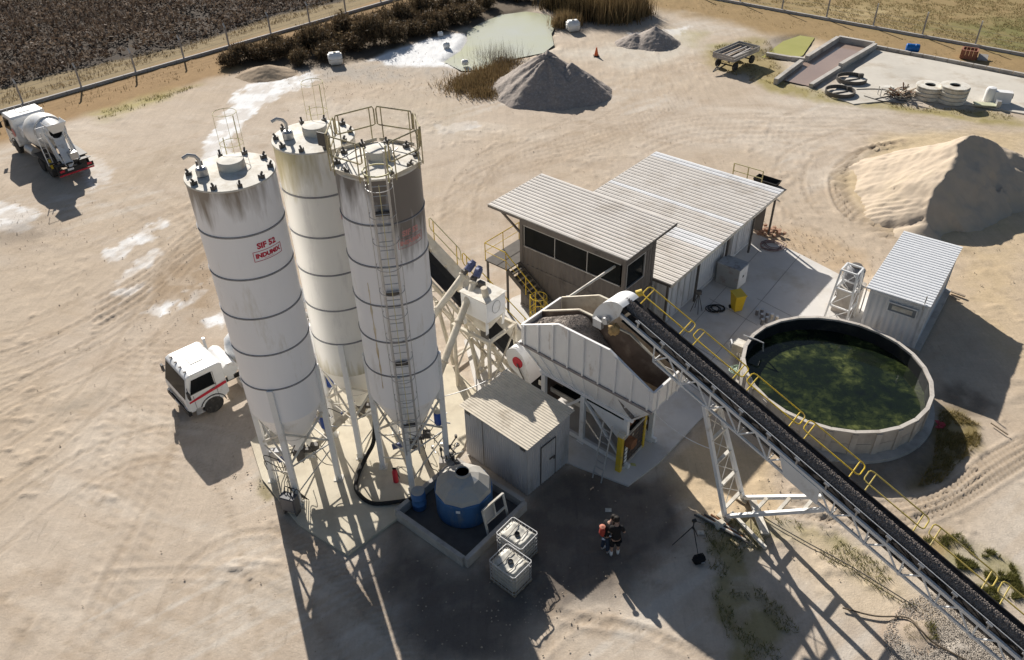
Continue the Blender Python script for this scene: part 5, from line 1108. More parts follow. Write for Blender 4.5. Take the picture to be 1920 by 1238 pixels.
# ================================================================== ROUND WATER TANK
RC, RRad, RHt = V(14.05, 26.79, 0), 3.9, 1.3
RTK = Thing('round_tank', 'round open concrete water tank full of dark green algae water', 'water tank', tuple(RC))
NP = 26; PANM = mat('rain_stained_concrete_panel', (.47, .43, .38), .9, .12, 1.5, bump=.1, col2=(.32, .28, .25), c2amt=.5, c2scale=1.1, stretch=(1, 1, .5))
r0 = RRad * cos(pi / NP); half = RRad * sin(pi / NP)
LINER = mat('black_tank_liner', (.02, .022, .024), .4, .2, 2, col2=(.06, .06, .05), c2amt=.3)
proto = MB().box((0, 0, .33), (.12, half * 2 - .02, .64)).build('panel', PANM, RTK); proto2 = MB().box((0, 0, .97), (.12, half * 2 - .02, .6)).build('panel', PANM, RTK)
post = MB().box((0, 0, .62), (.15, .24, 1.24)).build('pilaster', CONC, RTK); cap = MB().box((0, 0, 0), (.16, half * 2 + .02, .07)).build('rim_segment', mat('pale_rim', (.52, .48, .43), .85, .12, 2, col2=(.36, .32, .28), c2amt=.5, c2scale=1.2), RTK); lin_ = MB().box((0, 0, .62), (.02, half * 2 + .02, 1.2)).build('liner', LINER, RTK)
for i in range(NP):
    a = 2 * pi * (i + .5) / NP
    for o_, rr, z in ((proto, r0, 0), (proto2, r0, 0), (cap, r0, 1.29), (lin_, r0 - .09, 0)):
        c_ = o_ if i == 0 else link_copy(o_, RTK.o); c_.location = (cos(a) * rr, sin(a) * rr, z); c_.rotation_euler = (0, 0, a)
    a = 2 * pi * i / NP; c_ = post if i == 0 else link_copy(post, RTK.o); c_.location = (cos(a) * (RRad + .03), sin(a) * (RRad + .03), 0); c_.rotation_euler = (0, 0, a)
MB(True).lathe([(RRad + .45, -.1), (RRad + .42, .1), (RRad + .1, .14), (RRad - .3, .14)], 48).build('footing', CONC, RTK)
wm = bpy.data.materials.new('algae_water'); wm.use_nodes = True; nt = wm.node_tree; N = nt.nodes; L = nt.links; b = N['Principled BSDF']
geo = N.new('ShaderNodeNewGeometry'); na = N.new('ShaderNodeTexNoise'); na.inputs['Scale'].default_value = .55; na.inputs['Detail'].default_value = 3; na.inputs['Distortion'].default_value = .3; L.new(geo.outputs['Position'], na.inputs['Vector'])
nb = N.new('ShaderNodeTexNoise'); nb.inputs['Scale'].default_value = 2.6; nb.inputs['Detail'].default_value = 8; nb.inputs['Roughness'].default_value = .72; nb.inputs['Distortion'].default_value = .35; L.new(geo.outputs['Position'], nb.inputs['Vector'])
ml = N.new('ShaderNodeMath'); ml.operation = 'MULTIPLY'; L.new(na.outputs['Fac'], ml.inputs[0]); L.new(nb.outputs['Fac'], ml.inputs[1])
cr = N.new('ShaderNodeValToRGB'); e = cr.color_ramp.elements; e[0].position = .13; e[0].color = (.006, .009, .008, 1); e[1].position = .40; e[1].color = (.11, .125, .04, 1); q = e.new(.23); q.color = (.010, .016, .008, 1); q = e.new(.31); q.color = (.030, .040, .014, 1)
L.new(ml.outputs[0], cr.inputs[0]); L.new(cr.outputs[0], b.inputs['Base Color']); b.inputs['Roughness'].default_value = .05; b.inputs['IOR'].default_value = 1.33
nw = N.new('ShaderNodeTexNoise'); nw.inputs['Scale'].default_value = 7; L.new(geo.outputs['Position'], nw.inputs['Vector']); bp = N.new('ShaderNodeBump'); bp.inputs['Strength'].default_value = .04; bp.inputs['Distance'].default_value = .03; L.new(nw.outputs['Fac'], bp.inputs['Height']); L.new(bp.outputs[0], b.inputs['Normal'])
MB().add([(cos(2 * pi * i / 64) * (RRad - .1), sin(2 * pi * i / 64) * (RRad - .1), .64) for i in range(64)], [tuple(range(64))]).build('water', wm, RTK)
fp = V(-2.9, 2.1, 0)
MB(True).path([fp + V(-.5, .4, 1.36), fp + V(0, 0, 1.38), fp + V(.25, -.2, 1.36), fp + V(.3, -.24, .9)], .04, 8).build('inlet_pipe', STEEL, RTK)
# white junction box with pipes at the tank's left side
jb = P(1384, 668); JB = Thing('filter_box', 'cream box with white pipes beside the left side of the round tank', 'box', (jb.x, jb.y, .05), radians(-40))
MB().box((0, 0, .35), (.6, .5, .7)).build('case', CREAM, JB); MB().box((0, 0, .72), (.64, .54, .05)).build('lid', WHITE_DUSTY, JB)
MB(True).path([V(-.35, -.1, .2), V(-.5, -.2, .6), V(-.35, -.3, .95), V(-.2, -.5, .9)], .04, 8).build('pipe', WHITE, JB)
for k in range(3): MB(True).tube((.1 + .12 * k, -.35, .1), (.25 + .12 * k, -.9, .85), .03, 7).build('pipe', WHITE_DUSTY, JB)
# ================================================================== WHITE SITE CONTAINER
cf = P(1712, 660); kr = radians(53.3)
WCt = container('site_container', 'white ribbed site container with pale corrugated roof behind the round tank', (cf.x - .05, cf.y + .05, .1), 0, 0, 6.0, 2.45, 2.45, CONTW, None, kr)
corrugated('roof', (-.25, -.15, 2.6), (-.25, 2.75, 2.62), (6.25, 2.75, 2.62), (6.25, -.15, 2.6), .2, .045, ROOFL, WCt, True) if False else None
roof_panels(WCt, -.2, 6.2, -.14, 2.7, 2.6, .235, 'y', lambda f: mat('bright_white_roof', (.76, .77, .78), .5, .03, 1.0))
MB().box((3, 1.2, 2.52), (6.2, 2.6, .05)).build('roof_base', WHITE, WCt)
MB().box((3, -.03, .02), (6.2, .6, .24)).build('plinth', CONC, WCt)
wf = MB().box((-.07, .95, 1.95), (.05, 1.25, .5)).build('window', mat('frosted_grey_glass', (.22, .23, .24), .3, .1, 2), WCt)
MB().box((-.1, .95, 1.72), (.06, 1.32, .05)).box((-.1, .95, 2.18), (.06, 1.32, .05)).box((-.1, .32, 1.95), (.06, .05, .46)).box((-.1, 1.58, 1.95), (.06, .05, .46)).build('window_frame', WHITE, wf); MB().box((-.09, .95, 1.95), (.04, .9, .22)).build('blind', WHITE_DUSTY, wf)
MB().tube((-.1, .15, 2.3), (-.1, .15, 3.05), .03, 7).build('mast', STEEL, WCt)
# ================================================================== TRUSS TOWER, POLY TANK
tw = P(1572, 598); TW = Thing('truss_tower', 'white lattice steel tower frame standing beside the white site container', 'tower', (tw.x, tw.y, .05), radians(-40))
bt, tp, hh = .55, .38, 2.9; cs = [(-1, -1), (1, -1), (1, 1), (-1, 1)]
for sx, sy in cs: MB().bar((sx * bt, sy * bt, 0), (sx * tp, sy * tp, hh), .08, .08).build('post', WHITE, TW)
for z in (.9, 1.9, hh):
    r = bt + (tp - bt) * z / hh
    for i in range(4): MB().bar((cs[i][0] * r, cs[i][1] * r, z), (cs[(i + 1) % 4][0] * r, cs[(i + 1) % 4][1] * r, z), .07, .07).build('ring_bar', WHITE, TW)
for z0, z1 in ((.05, .9), (.9, 1.9), (1.9, hh)):
    r0_, r1_ = bt + (tp - bt) * z0 / hh, bt + (tp - bt) * z1 / hh
    for i in range(4): MB().tube((cs[i][0] * r0_, cs[i][1] * r0_, z0), (cs[(i + 1) % 4][0] * r1_, cs[(i + 1) % 4][1] * r1_, z1), .022, 5).build('diagonal', WHITE, TW)
pb = P(1588, 590); PB = Thing('poly_tank', 'grey plastic water tank on a stained concrete stand behind the lattice tower', 'tank', (pb.x, pb.y + .4, .05), radians(-40))
MB().box((0, 0, .7), (1.05, 1.05, 1.4)).build('stand', PANM, PB); MB().box((0, 0, 1.45), (1.15, 1.15, .1)).build('stand_slab', CONC, PB)
PGR = mat('grey_poly_plastic', (.20, .20, .21), .55, .15, 3, col2=(.32, .30, .28), c2amt=.4)
MB(True).lathe([(.42, 1.5), (.46, 1.53), (.46, 1.8), (.475, 1.83), (.46, 1.86), (.46, 2.1), (.475, 2.13), (.46, 2.16), (.46, 2.4), (.3, 2.56), (.24, 2.58)], 28).build('tank_body', PGR, PB); MB(True).lathe([(.26, 2.57), (.26, 2.63), (0, 2.66)], 24).build('lid', DARKST, PB)
MB().tube((.5, 0, 1.6), (.75, 0, 1.6), .03, 6).tube((.75, 0, 1.6), (.75, 0, .1), .03, 6).build('pipe', STEEL, PB)
# guy wires / cables across the plant
def wire(a, b_, label, sag=.3, r=.012, m=STEEL):
    pts = [Vector(a).lerp(Vector(b_), t / 10) - V(0, 0, sag * 4 * (t / 10) * (1 - t / 10)) for t in range(11)]
    tag(MB().path(pts, r, 5).build('cable', m), label, 'cable')
wire(P(825, 745, 2.2), P(955, 690, 2.9), 'thin cable strung from the ladder silo over the shed roof', .2, .018)
wire(P(1220, 768, 2.6), P(1333, 842, 2.3), 'thin pale cable from the hopper corner to the conveyor trestle', .25, .016, WHITE)
# ================================================================== MIXER TRUCKS
TW_W = mat('white_truck_paint', (.76, .76, .75), .35, .04, 2, spec=.5, col2=(.52, .47, .40), c2amt=.32, c2scale=1.6); CHAS = mat('dark_chassis', (.035, .033, .032), .6, .2, 4)
def wheel(T, x, y, r=.5, w=.3, dual=False):
    sg = 1 if y > 0 else -1; wd = w * (1.9 if dual else 1); yi, yo = y - sg * wd / 2, y + sg * wd / 2
    t = MB(True).lathe([(r * .58, -wd / 2), (r * .93, -wd / 2), (r, -wd / 2 + .05), (r, wd / 2 - .05), (r * .93, wd / 2), (r * .58, wd / 2)], 26, (x, y, r), axis=(0, 1, 0)).build('wheel', RUBBER, T)
    MB(True).lathe([(0, 0), (.13, .0), (.15, -.05), (.22, -.07), (r * .5, -.06), (r * .6, .0)], 22, (x, yo - sg * .02, r), axis=(0, sg, 0)).build('rim', mat('pale_wheel_rim', (.46, .45, .43), .5, .1, 5), t)
    hb = MB()
    for k in range(8): a = k * pi / 4; hb.tube((x + .19 * cos(a), yo - sg * .08, r + .19 * sin(a)), (x + .19 * cos(a), yo - sg * .03, r + .19 * sin(a)), .02, 6)
    hb.build('wheel_nuts', DARKST, t); return t
def mixer(loc, rot, label, stripe, cabname='cab'):
    T = Thing('mixer_truck', label, 'truck', loc, rot, 'concrete mixer trucks')
    # chassis
    for y in (-.42, .42): MB().box((3.9, y, .95), (7.6, .1, .24)).build('chassis_rail', CHAS, T)
    for x in (.4, 2.4, 4.6, 6.2): MB().box((x, 0, .95), (.12, .8, .16)).build('cross_member', CHAS, T)
    for x in (7.25,): [wheel(T, x, y) for y in (-1.08, 1.08)]
    for x in (2.9, 1.55): [wheel(T, x, y, .5, .29, True) for y in (-.95, .95)]
    for x in (7.25, 2.9, 1.55): MB(True).tube((x, -.9, .5), (x, .9, .5), .08, 8).build('axle', CHAS, T)
    # cab: shaped shell
    prof = [(6.35, .85), (6.35, 2.72), (6.5, 2.84), (7.95, 2.84), (8.12, 2.74), (8.42, 1.46), (8.44, 1.3), (8.42, .72), (8.3, .62), (6.7, .62)]
    cb = MB(); W2 = 1.2; n0 = len(prof)
    for y, ins in ((-W2, 0), (W2, 0)): cb.add([(x, y * (1 - .05 * max(0, (z - 1.75) / 1.1)), z) for x, z in prof], [])
    for i in range(n0): cb.f.append((i, (i + 1) % n0, n0 + (i + 1) % n0, n0 + i))
    cb.f += [tuple(range(n0 - 1, -1, -1)), tuple(range(n0, 2 * n0))]
    cab = cb.build(cabname, TW_W, T); md = cab.modifiers.new('soft', 'BEVEL'); md.width = .06; md.segments = 3; md.limit_method = 'ANGLE'
    def fx(z): return np.interp(z, [1.46, 2.74], [8.42, 8.12]) + .016
    MB().slab([(fx(1.53), -1.1, 1.53), (fx(1.53), 1.1, 1.53), (fx(2.62), 1.02, 2.62), (fx(2.62), -1.02, 2.62)], .012).build('windscreen', GLASS, cab)
    for z in (1.2, 1.08, .95): MB().box((8.43, 0, z), (.02, 1.7, .05)).build('grille_slat', DARKST, cab)
    for sg in (-1, 1):
        yy = sg * 1.206; k = lambda z: sg * (1.2 * (1 - .05 * max(0, (z - 1.75) / 1.1)) + .008)
        w_ = MB().slab([(6.95, k(1.78), 1.78), (8.16, k(1.72), 1.72), (7.92, k(2.55), 2.55), (6.95, k(2.55), 2.55)], .012 * sg).build('side_window', GLASS, cab)
        MB().box((7.5, k(1.78) + sg * .0, 1.76), (1.25, .03, .03)).build('window_trim', DARKST, w_)
        d = MB().box((6.9, yy, 1.7), (.015, .012, 1.75)).box((8.05, yy, 1.2), (.015, .012, .85)).build('door_seam', DARKST, cab); MB().box((7.05, yy + sg * .015, 1.55), (.16, .03, .04)).build('door_handle', DARKST, cab)
        if stripe: MB().slab([(6.4, sg * 1.212, 1.66), (7.7, sg * 1.212, 1.46), (8.3, sg * 1.212, 1.34), (8.3, sg * 1.212, 1.24), (7.7, sg * 1.212, 1.3), (6.4, sg * 1.212, 1.48)], .006 * sg).build('red_stripe', RED, cab)
        else: MB(True).tube((6.62, sg * 1.2, 1.75), (6.62, sg * 1.212, 1.75), .3, 20).build('emblem', mat('pale_red_emblem', (.55, .2, .2), .5), cab)
        mr = MB().box((8.3, sg * 1.45, 1.95), (.1, .22, .42)).build('mirror', CHAS, cab); MB().tube((8.2, sg * 1.15, 2.2), (8.3, sg * 1.42, 2.1), .018, 5).build('mirror_arm', CHAS, mr)
        # arch, step, headlamp, bumper corner
        am = MB(); pts = [(7.25 + .62 * cos(a), .5 + .62 * sin(a)) for a in [pi * q / 10 for q in range(11)]]
        for (x0_, z0_), (x1_, z1_) in zip(pts[:-1], pts[1:]): am.slab([(x0_, sg * .86, z0_), (x1_, sg * .86, z1_), (x1_, sg * 1.23, z1_), (x0_, sg * 1.23, z0_)], .04)
        am.build('wheel_arch', CHAS, cab); MB().box((8.43, sg * .92, .78), (.06, .34, .2)).build('headlamp', mat('headlamp_glass', (.55, .55, .56), .15), cab); MB().box((7.95, sg * 1.16, .42), (.4, .2, .06)).box((7.98, sg * 1.22, .6), (.3, .03, .3)).build('step', STEEL, cab)
    MB().box((8.42, 0, .62), (.16, 2.4, .3)).build('bumper', CHAS, cab); MB().box((8.52, 0, .66), (.02, .5, .13)).build('number_plate', WHITE, cab)
    MB().slab([(6.9, -.4, 2.87), (7.5, -.4, 2.87), (7.5, .4, 2.87), (6.9, .4, 2.87)], .03).build('roof_hatch', mat('offwhite_hatch', (.66, .64, .58), .5), cab)
    for y in (-.75, -.25, .25, .75): MB().box((7.95, y, 2.88), (.14, .05, .05)).build('roof_marker_lamp', DARKST, cab)
    MB(True).tube((6.2, -.95, 1.0), (6.2, -.95, 3.0), .07, 10).build('exhaust_stack', STEEL, T)
    # side tanks, mudguards, water tank behind the cab
    for sg in (-1, 1):
        MB(True).tube((4.4, sg * .9, .8), (5.7, sg * .9, .8), .3, 16).build('fuel_tank', STEEL if sg > 0 else CHAS, T)
        MB().box((2.2, sg * .98, 1.12), (2.7, .55, .05)).build('mudguard', CHAS, T); MB().bar((.55, sg * 1.0, 1.1), (.35, sg * 1.0, .45), .03, .5).build('mud_flap', BLACK, T)
    MB(True).tube((5.95, -.9, 1.9), (5.95, .9, 1.9), .42, 20).build('water_tank', TW_W, T)
    for y in (-.6, .6): MB().box((5.95, y, 1.3), (.3, .12, .5)).build('tank_bracket', TW_W, T)
    # drum along tilted axis
    ax = V(-.975, 0, .22).normalized(); dc = V(5.55, 0, 1.95)
    prf = [(0, 0), (.35, .0), (.9, .35), (1.1, .95), (1.17, 1.6), (1.17, 2.1), (1.02, 2.8), (.72, 3.6), (.52, 4.1), (.50, 4.25), (.42, 4.25), (.42, 3.9)]
    dr = MB(True).lathe(prf, 36, dc, axis=ax).build('drum', TW_W, T, sharp=40); MB(True).lathe([(.93, 2.98), (1.0, 2.98), (1.0, 3.12), (.9, 3.12)], 36, dc, axis=ax).build('drum_ring', STEEL, dr); MB().lathe([(0, 4.0), (.43, 4.0)], 24, dc, axis=ax).build('drum_mouth', BLACK, dr)
    me_ = dc + ax * 4.2
    # rear frame, feed hopper, chute
    for sg in (-1, 1):
        MB().bar((1.2, sg * .55, 1.05), (me_.x + .5, sg * .6, me_.z + .35), .12, .12).build('rear_frame', TW_W, T); MB().bar((.35, sg * .55, 1.05), (me_.x + .3, sg * .62, me_.z - .1), .1, .1).build('rear_frame', TW_W, T)
    hp = MB(); h0, h1 = me_.z + .05, me_.z + .75; q0 = [(me_.x - .35, -.3), (me_.x + .15, -.3), (me_.x + .15, .3), (me_.x - .35, .3)]; q1 = [(me_.x - .75, -.62), (me_.x + .35, -.62), (me_.x + .35, .62), (me_.x - .75, .62)]
    for i in range(4):
        if i != 1: hp.slab([(*q0[i], h0), (*q0[(i + 1) % 4], h0), (*q1[(i + 1) % 4], h1), (*q1[i], h1)], .03)
    hp.build('feed_hopper', TW_W, T)
    ch = MB()
    for k in range(8):
        a0_, a1_ = pi + pi * k / 8, pi + pi * (k + 1) / 8
        ch.slab([(me_.x - .1, .34 * cos(a0_), me_.z - .15 + .34 * sin(a0_)), (me_.x - .1, .34 * cos(a1_), me_.z - .15 + .34 * sin(a1_)), (me_.x - 1.35, .28 + .26 * cos(a1_), 1.15 + .26 * sin(a1_)), (me_.x - 1.35, .28 + .26 * cos(a0_), 1.15 + .26 * sin(a0_))], .02)
    ch.build('discharge_chute', TW_W, T); MB().box((.4, -.2, 1.5), (.5, .5, .45)).build('slewing_unit', STEEL, T)
    # rear ladder, platform, lamps bar
    for y in (.98, 1.28): MB().bar((1.0, y, 1.0), (1.35, y, 3.1), .05, .04).build('ladder_stile', TW_W if y > 1 else STEEL, T)
    for k in range(6): MB().tube((1.04 + .055 * k, .98, 1.15 + .33 * k), (1.04 + .055 * k, 1.28, 1.15 + .33 * k), .018, 5).build('ladder_rung', STEEL, T)
    MB().box((1.15, 1.1, .95), (.1, .14, .85)).build('yellow_guard', YEL, T); MB().path([V(1.0, .7, 3.05), V(1.0, .7, 3.6), V(1.0, 1.3, 3.6), V(1.0, 1.3, 3.05)], .02, 5).build('platform_rail', STEEL, T)
    MB().box((.05, 0, .72), (.08, 2.35, .3)).build('rear_bumper', CHAS, T); MB().box((0.0, 0, .5), (.05, 2.3, .1)).build('reflector_bar', RED, T)
    for sg in (-1, 1): MB().box((.0, sg * .9, .78), (.05, .3, .14)).build('tail_lamp', RED, T)
    MB().box((-.005, .35, .78), (.02, .4, .13)).build('number_plate', WHITE, T)
    for z in (1.12,): MB().box((.3, 0, z), (.35, 2.3, .04)).build('rear_deck', CHAS, T)
    return T
mr_ = P(150, 334); mf_ = P(38, 262); mixer((mr_.x, mr_.y, 0), radians(136), 'white mixer truck parked at the left, rear chute towards the camera', False)
hd_ = radians(222); fr_ = P(346, 770); ctr = V(fr_.x, fr_.y, 0)
tv = V(cos(hd_), sin(hd_), 0); lv = V(-sin(hd_), cos(hd_), 0)
rear = ctr - tv * 7.6 + lv * (-.05); tt_ = mixer((rear.x, rear.y, 0), hd_, 'white mixer truck with a red door stripe, parked behind the silos', True); tt_.o.scale = (.91, .91, .83)
# ================================================================== STOCKPILES
def pile(name, label, cx, cy, rad, hfun, m, n=120, fine=.06, cat='pile'):
    xs = np.linspace(cx - rad, cx + rad, n); ys = np.linspace(cy - rad, cy + rad, n); X, Y = np.meshgrid(xs, ys); h = hfun(X, Y) + (fbm(X * 1.7, Y * 1.7, 6, .6) - .5) * fine * 4 + (np.random.RandomState(1).rand(n, n) - .5) * fine * .6
    edge = np.maximum(np.abs(X - cx), np.abs(Y - cy)) / rad; h = np.where(edge > .97, -.4, np.maximum(h, -.4))
    o = grid_mesh(name, X - cx, Y - cy, h, m, smooth=True); o.location = (cx, cy, 0); return tag(o, label, cat)
def ridge(X, Y, pts, sl, sr, pw=1.0):
    """height field falling from a ridge polyline, slope sl on its left side, sr on the right"""
    H_ = np.zeros(X.shape); D = np.full(X.shape, 1e9); fine = [tuple(p) for p in smooth_line([V(*p) for p in pts], 6)]
    for (p, q) in zip(fine[:-1], fine[1:]):
        dx, dy = q[0] - p[0], q[1] - p[1]; t = np.clip(((X - p[0]) * dx + (Y - p[1]) * dy) / (dx * dx + dy * dy), 0, 1)
        ex, ey = X - p[0] - t * dx, Y - p[1] - t * dy; d = np.hypot(ex, ey); side = (dx * (Y - p[1]) - dy * (X - p[0])) / np.hypot(dx, dy)
        bk = np.clip(ey / (d + .05), 0, 1); w = sstep(-1, 1, side / (d + .05)); s = (sl + .30 * bk) * w + sr * (1 - w)
        k = d < D; D = np.where(k, d, D); H_ = np.where(k, p[2] + (q[2] - p[2]) * t - s * d, H_)
    return H_
SANDP = mat('pale_sand', (.51, .42, .32), .95, .07, 1.2, bump=.2, bscale=16, col2=(.46, .38, .275), c2amt=.4, c2scale=.6)
rp_ = [(*P(1734, 416, .7)[:2], .7), (*P(1740, 372, 1.6)[:2], 1.6), (*P(1764, 330, 2.4)[:2], 2.4), (*P(1792, 288, 3.0)[:2], 3.0), (*P(1820, 254, 3.4)[:2], 3.4), (*P(1862, 262, 2.9)[:2], 2.9)]
def fsand(X, Y):
    j = (fbm(X * .55, Y * .55, 4, .55) - .5) * 1.1; j2 = (fbm(X * 1.5 + 7, Y * 1.5, 4, .6) - .5) * 1.3; h = np.minimum(ridge(X + j, Y - j * .4, rp_, .38, .72), ridge(X + j + j2, Y - j * .4 + j2 * .5, rp_, .38, .80) + .17)
    return h + (fbm(X * .4, Y * .4, 3) - .5) * .15
sc_ = P(1750, 350); pile('sand_pile', 'large pale sand stockpile with a dark steep face behind the site container', sc_.x + 1.0, sc_.y + .5, 10.5, fsand, SANDP, 210, .012)
GP = mat('grey_brown_crushed_stone', (.33, .285, .25), .95, .2, 6, bump=.6, bscale=14, col2=(.44, .385, .34), c2amt=.5, c2scale=5)
g0 = P(1026, 172)
def fgrav(X, Y):
    h = 3.15 - .70 * np.hypot(X - g0.x - .0, (Y - g0.y - .6) * 1.0); h2 = 2.4 - .72 * np.hypot(X - g0.x - 1.9, Y - g0.y + .1); h3 = 1.5 - .8 * np.hypot(X - P(1103, 178)[0], Y - P(1103, 178)[1]); a = np.arctan2(Y - g0.y, X - g0.x)
    return np.maximum(np.maximum(h + .10 * np.sin(a * 5 + 1) + .06 * np.sin(a * 13), h2), h3)
pile('gravel_pile', 'tall grey crushed-stone pile beside the milky pond', g0.x, g0.y, 6.4, fgrav, GP, 150, .065)
g1 = P(1218, 80)
pile('gravel_pile', 'small dark heap of stone alone beyond the tall gravel pile', g1.x, g1.y, 3.4, lambda X, Y: np.maximum(1.5 - .62 * np.hypot(X - g1.x - .4, Y - g1.y), .9 - .5 * np.hypot(X - g1.x + 1.4, Y - g1.y)), GP, 80, .06)
g2 = P(500, 138)
pile('soil_mound', 'low brown soil mound at the head of the white lime streak', g2.x, g2.y, 3.6, lambda X, Y: .75 - .30 * np.hypot(X - g2.x, (Y - g2.y) * 1.3), mat('brown_spoil', (.33, .25, .17), .95, .2, 2, bump=.3), 60, .05, 'mound')
g3 = P(1715, 1185)
pile('soil_mound', 'small reddish sand mound under the lower end of the feed conveyor', g3.x, g3.y, 1.2, lambda X, Y: .09 - .16 * np.hypot(X - g3.x, Y - g3.y), mat('reddish_sand', (.47, .38, .29), .95, .1, 3, bump=.2), 50, .015, 'mound')
# ================================================================== SETTLING BASIN WITH WALLS
SB0 = Thing('settling_basin', 'long sunken wash basin with concrete walls and muddy water at the upper right', 'basin', tuple(P(1560, 130)))
def wallseg(a, b_, h=.55, w=.35): MB().bar(P(*a, h / 2 - .05), P(*b_, h / 2 - .05), w, h + .1).build('wall', CONC, SB0, local=False)
wallseg((1640, 88), (1575, 126)); wallseg((1575, 128), (1520, 162), .3); wallseg((1638, 86), (1572, 74)); wallseg((1570, 75), (1512, 112)); wallseg((1502, 118), (1454, 154), .45); wallseg((1510, 113), (1484, 110), .3); wallseg((1484, 110), (1437, 102), .25)
pb_ = pxpoly([(1573, 78), (1634, 90), (1572, 128), (1530, 166), (1468, 152), (1510, 116)])
MB().add([(x, y, .06) for x, y in pb_], [tuple(range(len(pb_)))]).build('muddy_water', water_mat('muddy_pink_water', (.30, .22, .18), (.36, .27, .22), .2, .12, .8), SB0, local=False)
ks = Thing('kerb_wall', 'long low concrete kerb along the back of the bleached pavement', 'kerb', tuple(P(1780, 118)))
k0, k1 = P(1642, 88, .1), P(1925, 142, .1)
for k in range(12): MB().bar(k0.lerp(k1, k / 12 + .002), k0.lerp(k1, (k + 1) / 12 - .002), .25, .3).build('kerb_stone', CONC, ks, local=False)
# ================================================================== TRAILER
tr = P(1377, 122); TR = Thing('farm_trailer', 'old grey four-wheeled flatbed trailer loaded with timber near the meadow', 'trailer', (tr.x, tr.y, 0), radians(44))
TRM = mat('bleached_trailer_wood', (.40, .37, .34), .85, .2, 2); l2, w2 = 2.0, 1.05
for k in range(7): MB().box((0, -w2 + .15 + k * .3, .95), (2 * l2, .28, .06)).build('deck_plank', TRM, TR)
for y in (-w2, w2):
    for z in (1.08, 1.3): MB().box((0, y, z), (2 * l2, .04, .19)).build('side_board', TRM, TR)
for x in (-l2, l2):
    for z in (1.08, 1.3): MB().box((x, 0, z), (.04, 2 * w2 - .06, .19)).build('end_board', TRM, TR)
for x in (-1.3, 1.3):
    for y in (-.85, .85): wheel(TR, x, y, .36, .2)
    MB().tube((x, -.8, .36), (x, .8, .36), .06, 8).build('axle', CHAS, TR)
for y in (-.4, .4): MB().box((0, y, .8), (3.6, .1, .16)).build('chassis_rail', CHAS, TR)
MB().bar((-1.9, -.3, .6), (-3.3, 0, .25), .08).bar((-1.9, .3, .6), (-3.3, 0, .25), .08).build('drawbar', CHAS, TR)
rnd = random.Random(11)
for k in range(9): 
    y = rnd.uniform(-.8, .8); MB().bar((-1.8, y, 1.05 + .04 * k % .2), (rnd.uniform(1.2, 1.9), y + rnd.uniform(-.3, .3), 1.08 + .05 * (k % 4)), .12, .05).build('loose_timber', WOOD if k % 2 else TRM, TR)
# ================================================================== CONCRETE RINGS, HOOPS, SCRAP
def ring_stack(px, n, label):
    p = P(*px); t = Thing('ring_stack', label, 'concrete rings', (p.x, p.y, 0), 0, 'stacks of concrete well rings')
    for k in range(n): MB(True).lathe([(.62, 0), (1.02, 0), (1.05, .04), (1.05, .24), (1.0, .27), (.62, .27)], 28, (0.02 * k, 0, .3 * k)).build('ring', WHITE_DUSTY, t)
    MB(True).lathe([(.42, 0), (1.04, 0), (1.04, .08), (.42, .1), (.42, 0)], 28, (0, 0, .3 * n)).build('cover_slab', WHITE_DUSTY, t); return t
ring_stack((1782, 190), 4, 'taller stack of pale concrete well rings, right one of two'); ring_stack((1738, 182), 3, 'lower stack of grey concrete well rings, left one of two')
def hoop_(px, r, label, arc=2 * pi):
    p = P(*px); t = Thing('steel_hoop', label, 'hoop', (p.x, p.y, 0), 0, 'dark steel hoops on the bleached pavement'); pts = [(cos(a), sin(a)) for a in [.6 + arc * q / 32 for q in range(33)]]; mb = MB()
    for a, b_ in zip(pts[:-1], pts[1:]): mb.slab([(a[0] * r, a[1] * r, .04), (b_[0] * r, b_[1] * r, .04), (b_[0] * r, b_[1] * r, .34), (a[0] * r, a[1] * r, .34)], .06)
    mb.build('band', DARKST, t); MB().box((r * cos(.6), r * sin(.6), .2), (.4, .25, .3)).build('clamp', DARKST, t)
    for k in range(2): MB().tube((-r * .5, -r * .2 + .2 * k, .06), (r * .7, r * .3, .08), .04, 5).build('loose_bar', DARKST, t)
hoop_((1574, 176), 1.15, 'complete dark steel hoop lying nearest the basin mouth'); hoop_((1596, 152), 1.2, 'open dark steel hoop lying on the pavement behind the closed hoop', 5.2)
sp_ = P(1688, 182); SP = Thing('scrap_heap', 'dark heap of scrap timber and steel beside the well rings', 'scrap heap', (sp_.x, sp_.y, 0)); rnd = random.Random(21)
for k in range(46):
    a = rnd.random() * 6.3; r = rnd.uniform(0, .9); p = V(cos(a) * r, sin(a) * r, max(.1, 1.0 - r * .8) * rnd.random()); q = p + V(rnd.uniform(-1, 1), rnd.uniform(-.8, .8), rnd.uniform(-.1, .5)) * 1.0; q.z = max(q.z, .05); MB().bar(p, q, rnd.uniform(.05, .14), .06).build('scrap_piece', [WOOD, DARKST, RUST, CREAM][k % 4], SP)
for k, (a, b_) in enumerate([((1640, 186), (1700, 178)), ((1620, 180), (1690, 194)), ((1606, 168), (1672, 170)), ((1660, 176), (1700, 190))]):
    tag(MB(True).path(smooth_line([P(*a, .05), P((a[0] + b_[0]) / 2, (a[1] + b_[1]) / 2 + (3 if k % 2 else -2), .06), P(*b_, .05)], 5), .045, 5).build('steel_rod', DARKST), ['long dark rod lying right of the hoops by the scrap heap', 'curved dark rod lying in front of the scrap heap', 'dark rod lying between the two hoops and the scrap heap', 'short dark rod sticking out at the foot of the scrap heap'][k], 'rod', 'rods around the scrap heap')
tb_ = P(1658, 180); TB = Thing('work_table', 'small pale table standing among the scrap', 'table', (tb_.x, tb_.y, 0)); MB().box((0, 0, .75), (1.0, .6, .05)).build('table_top', WHITE_DUSTY, TB)
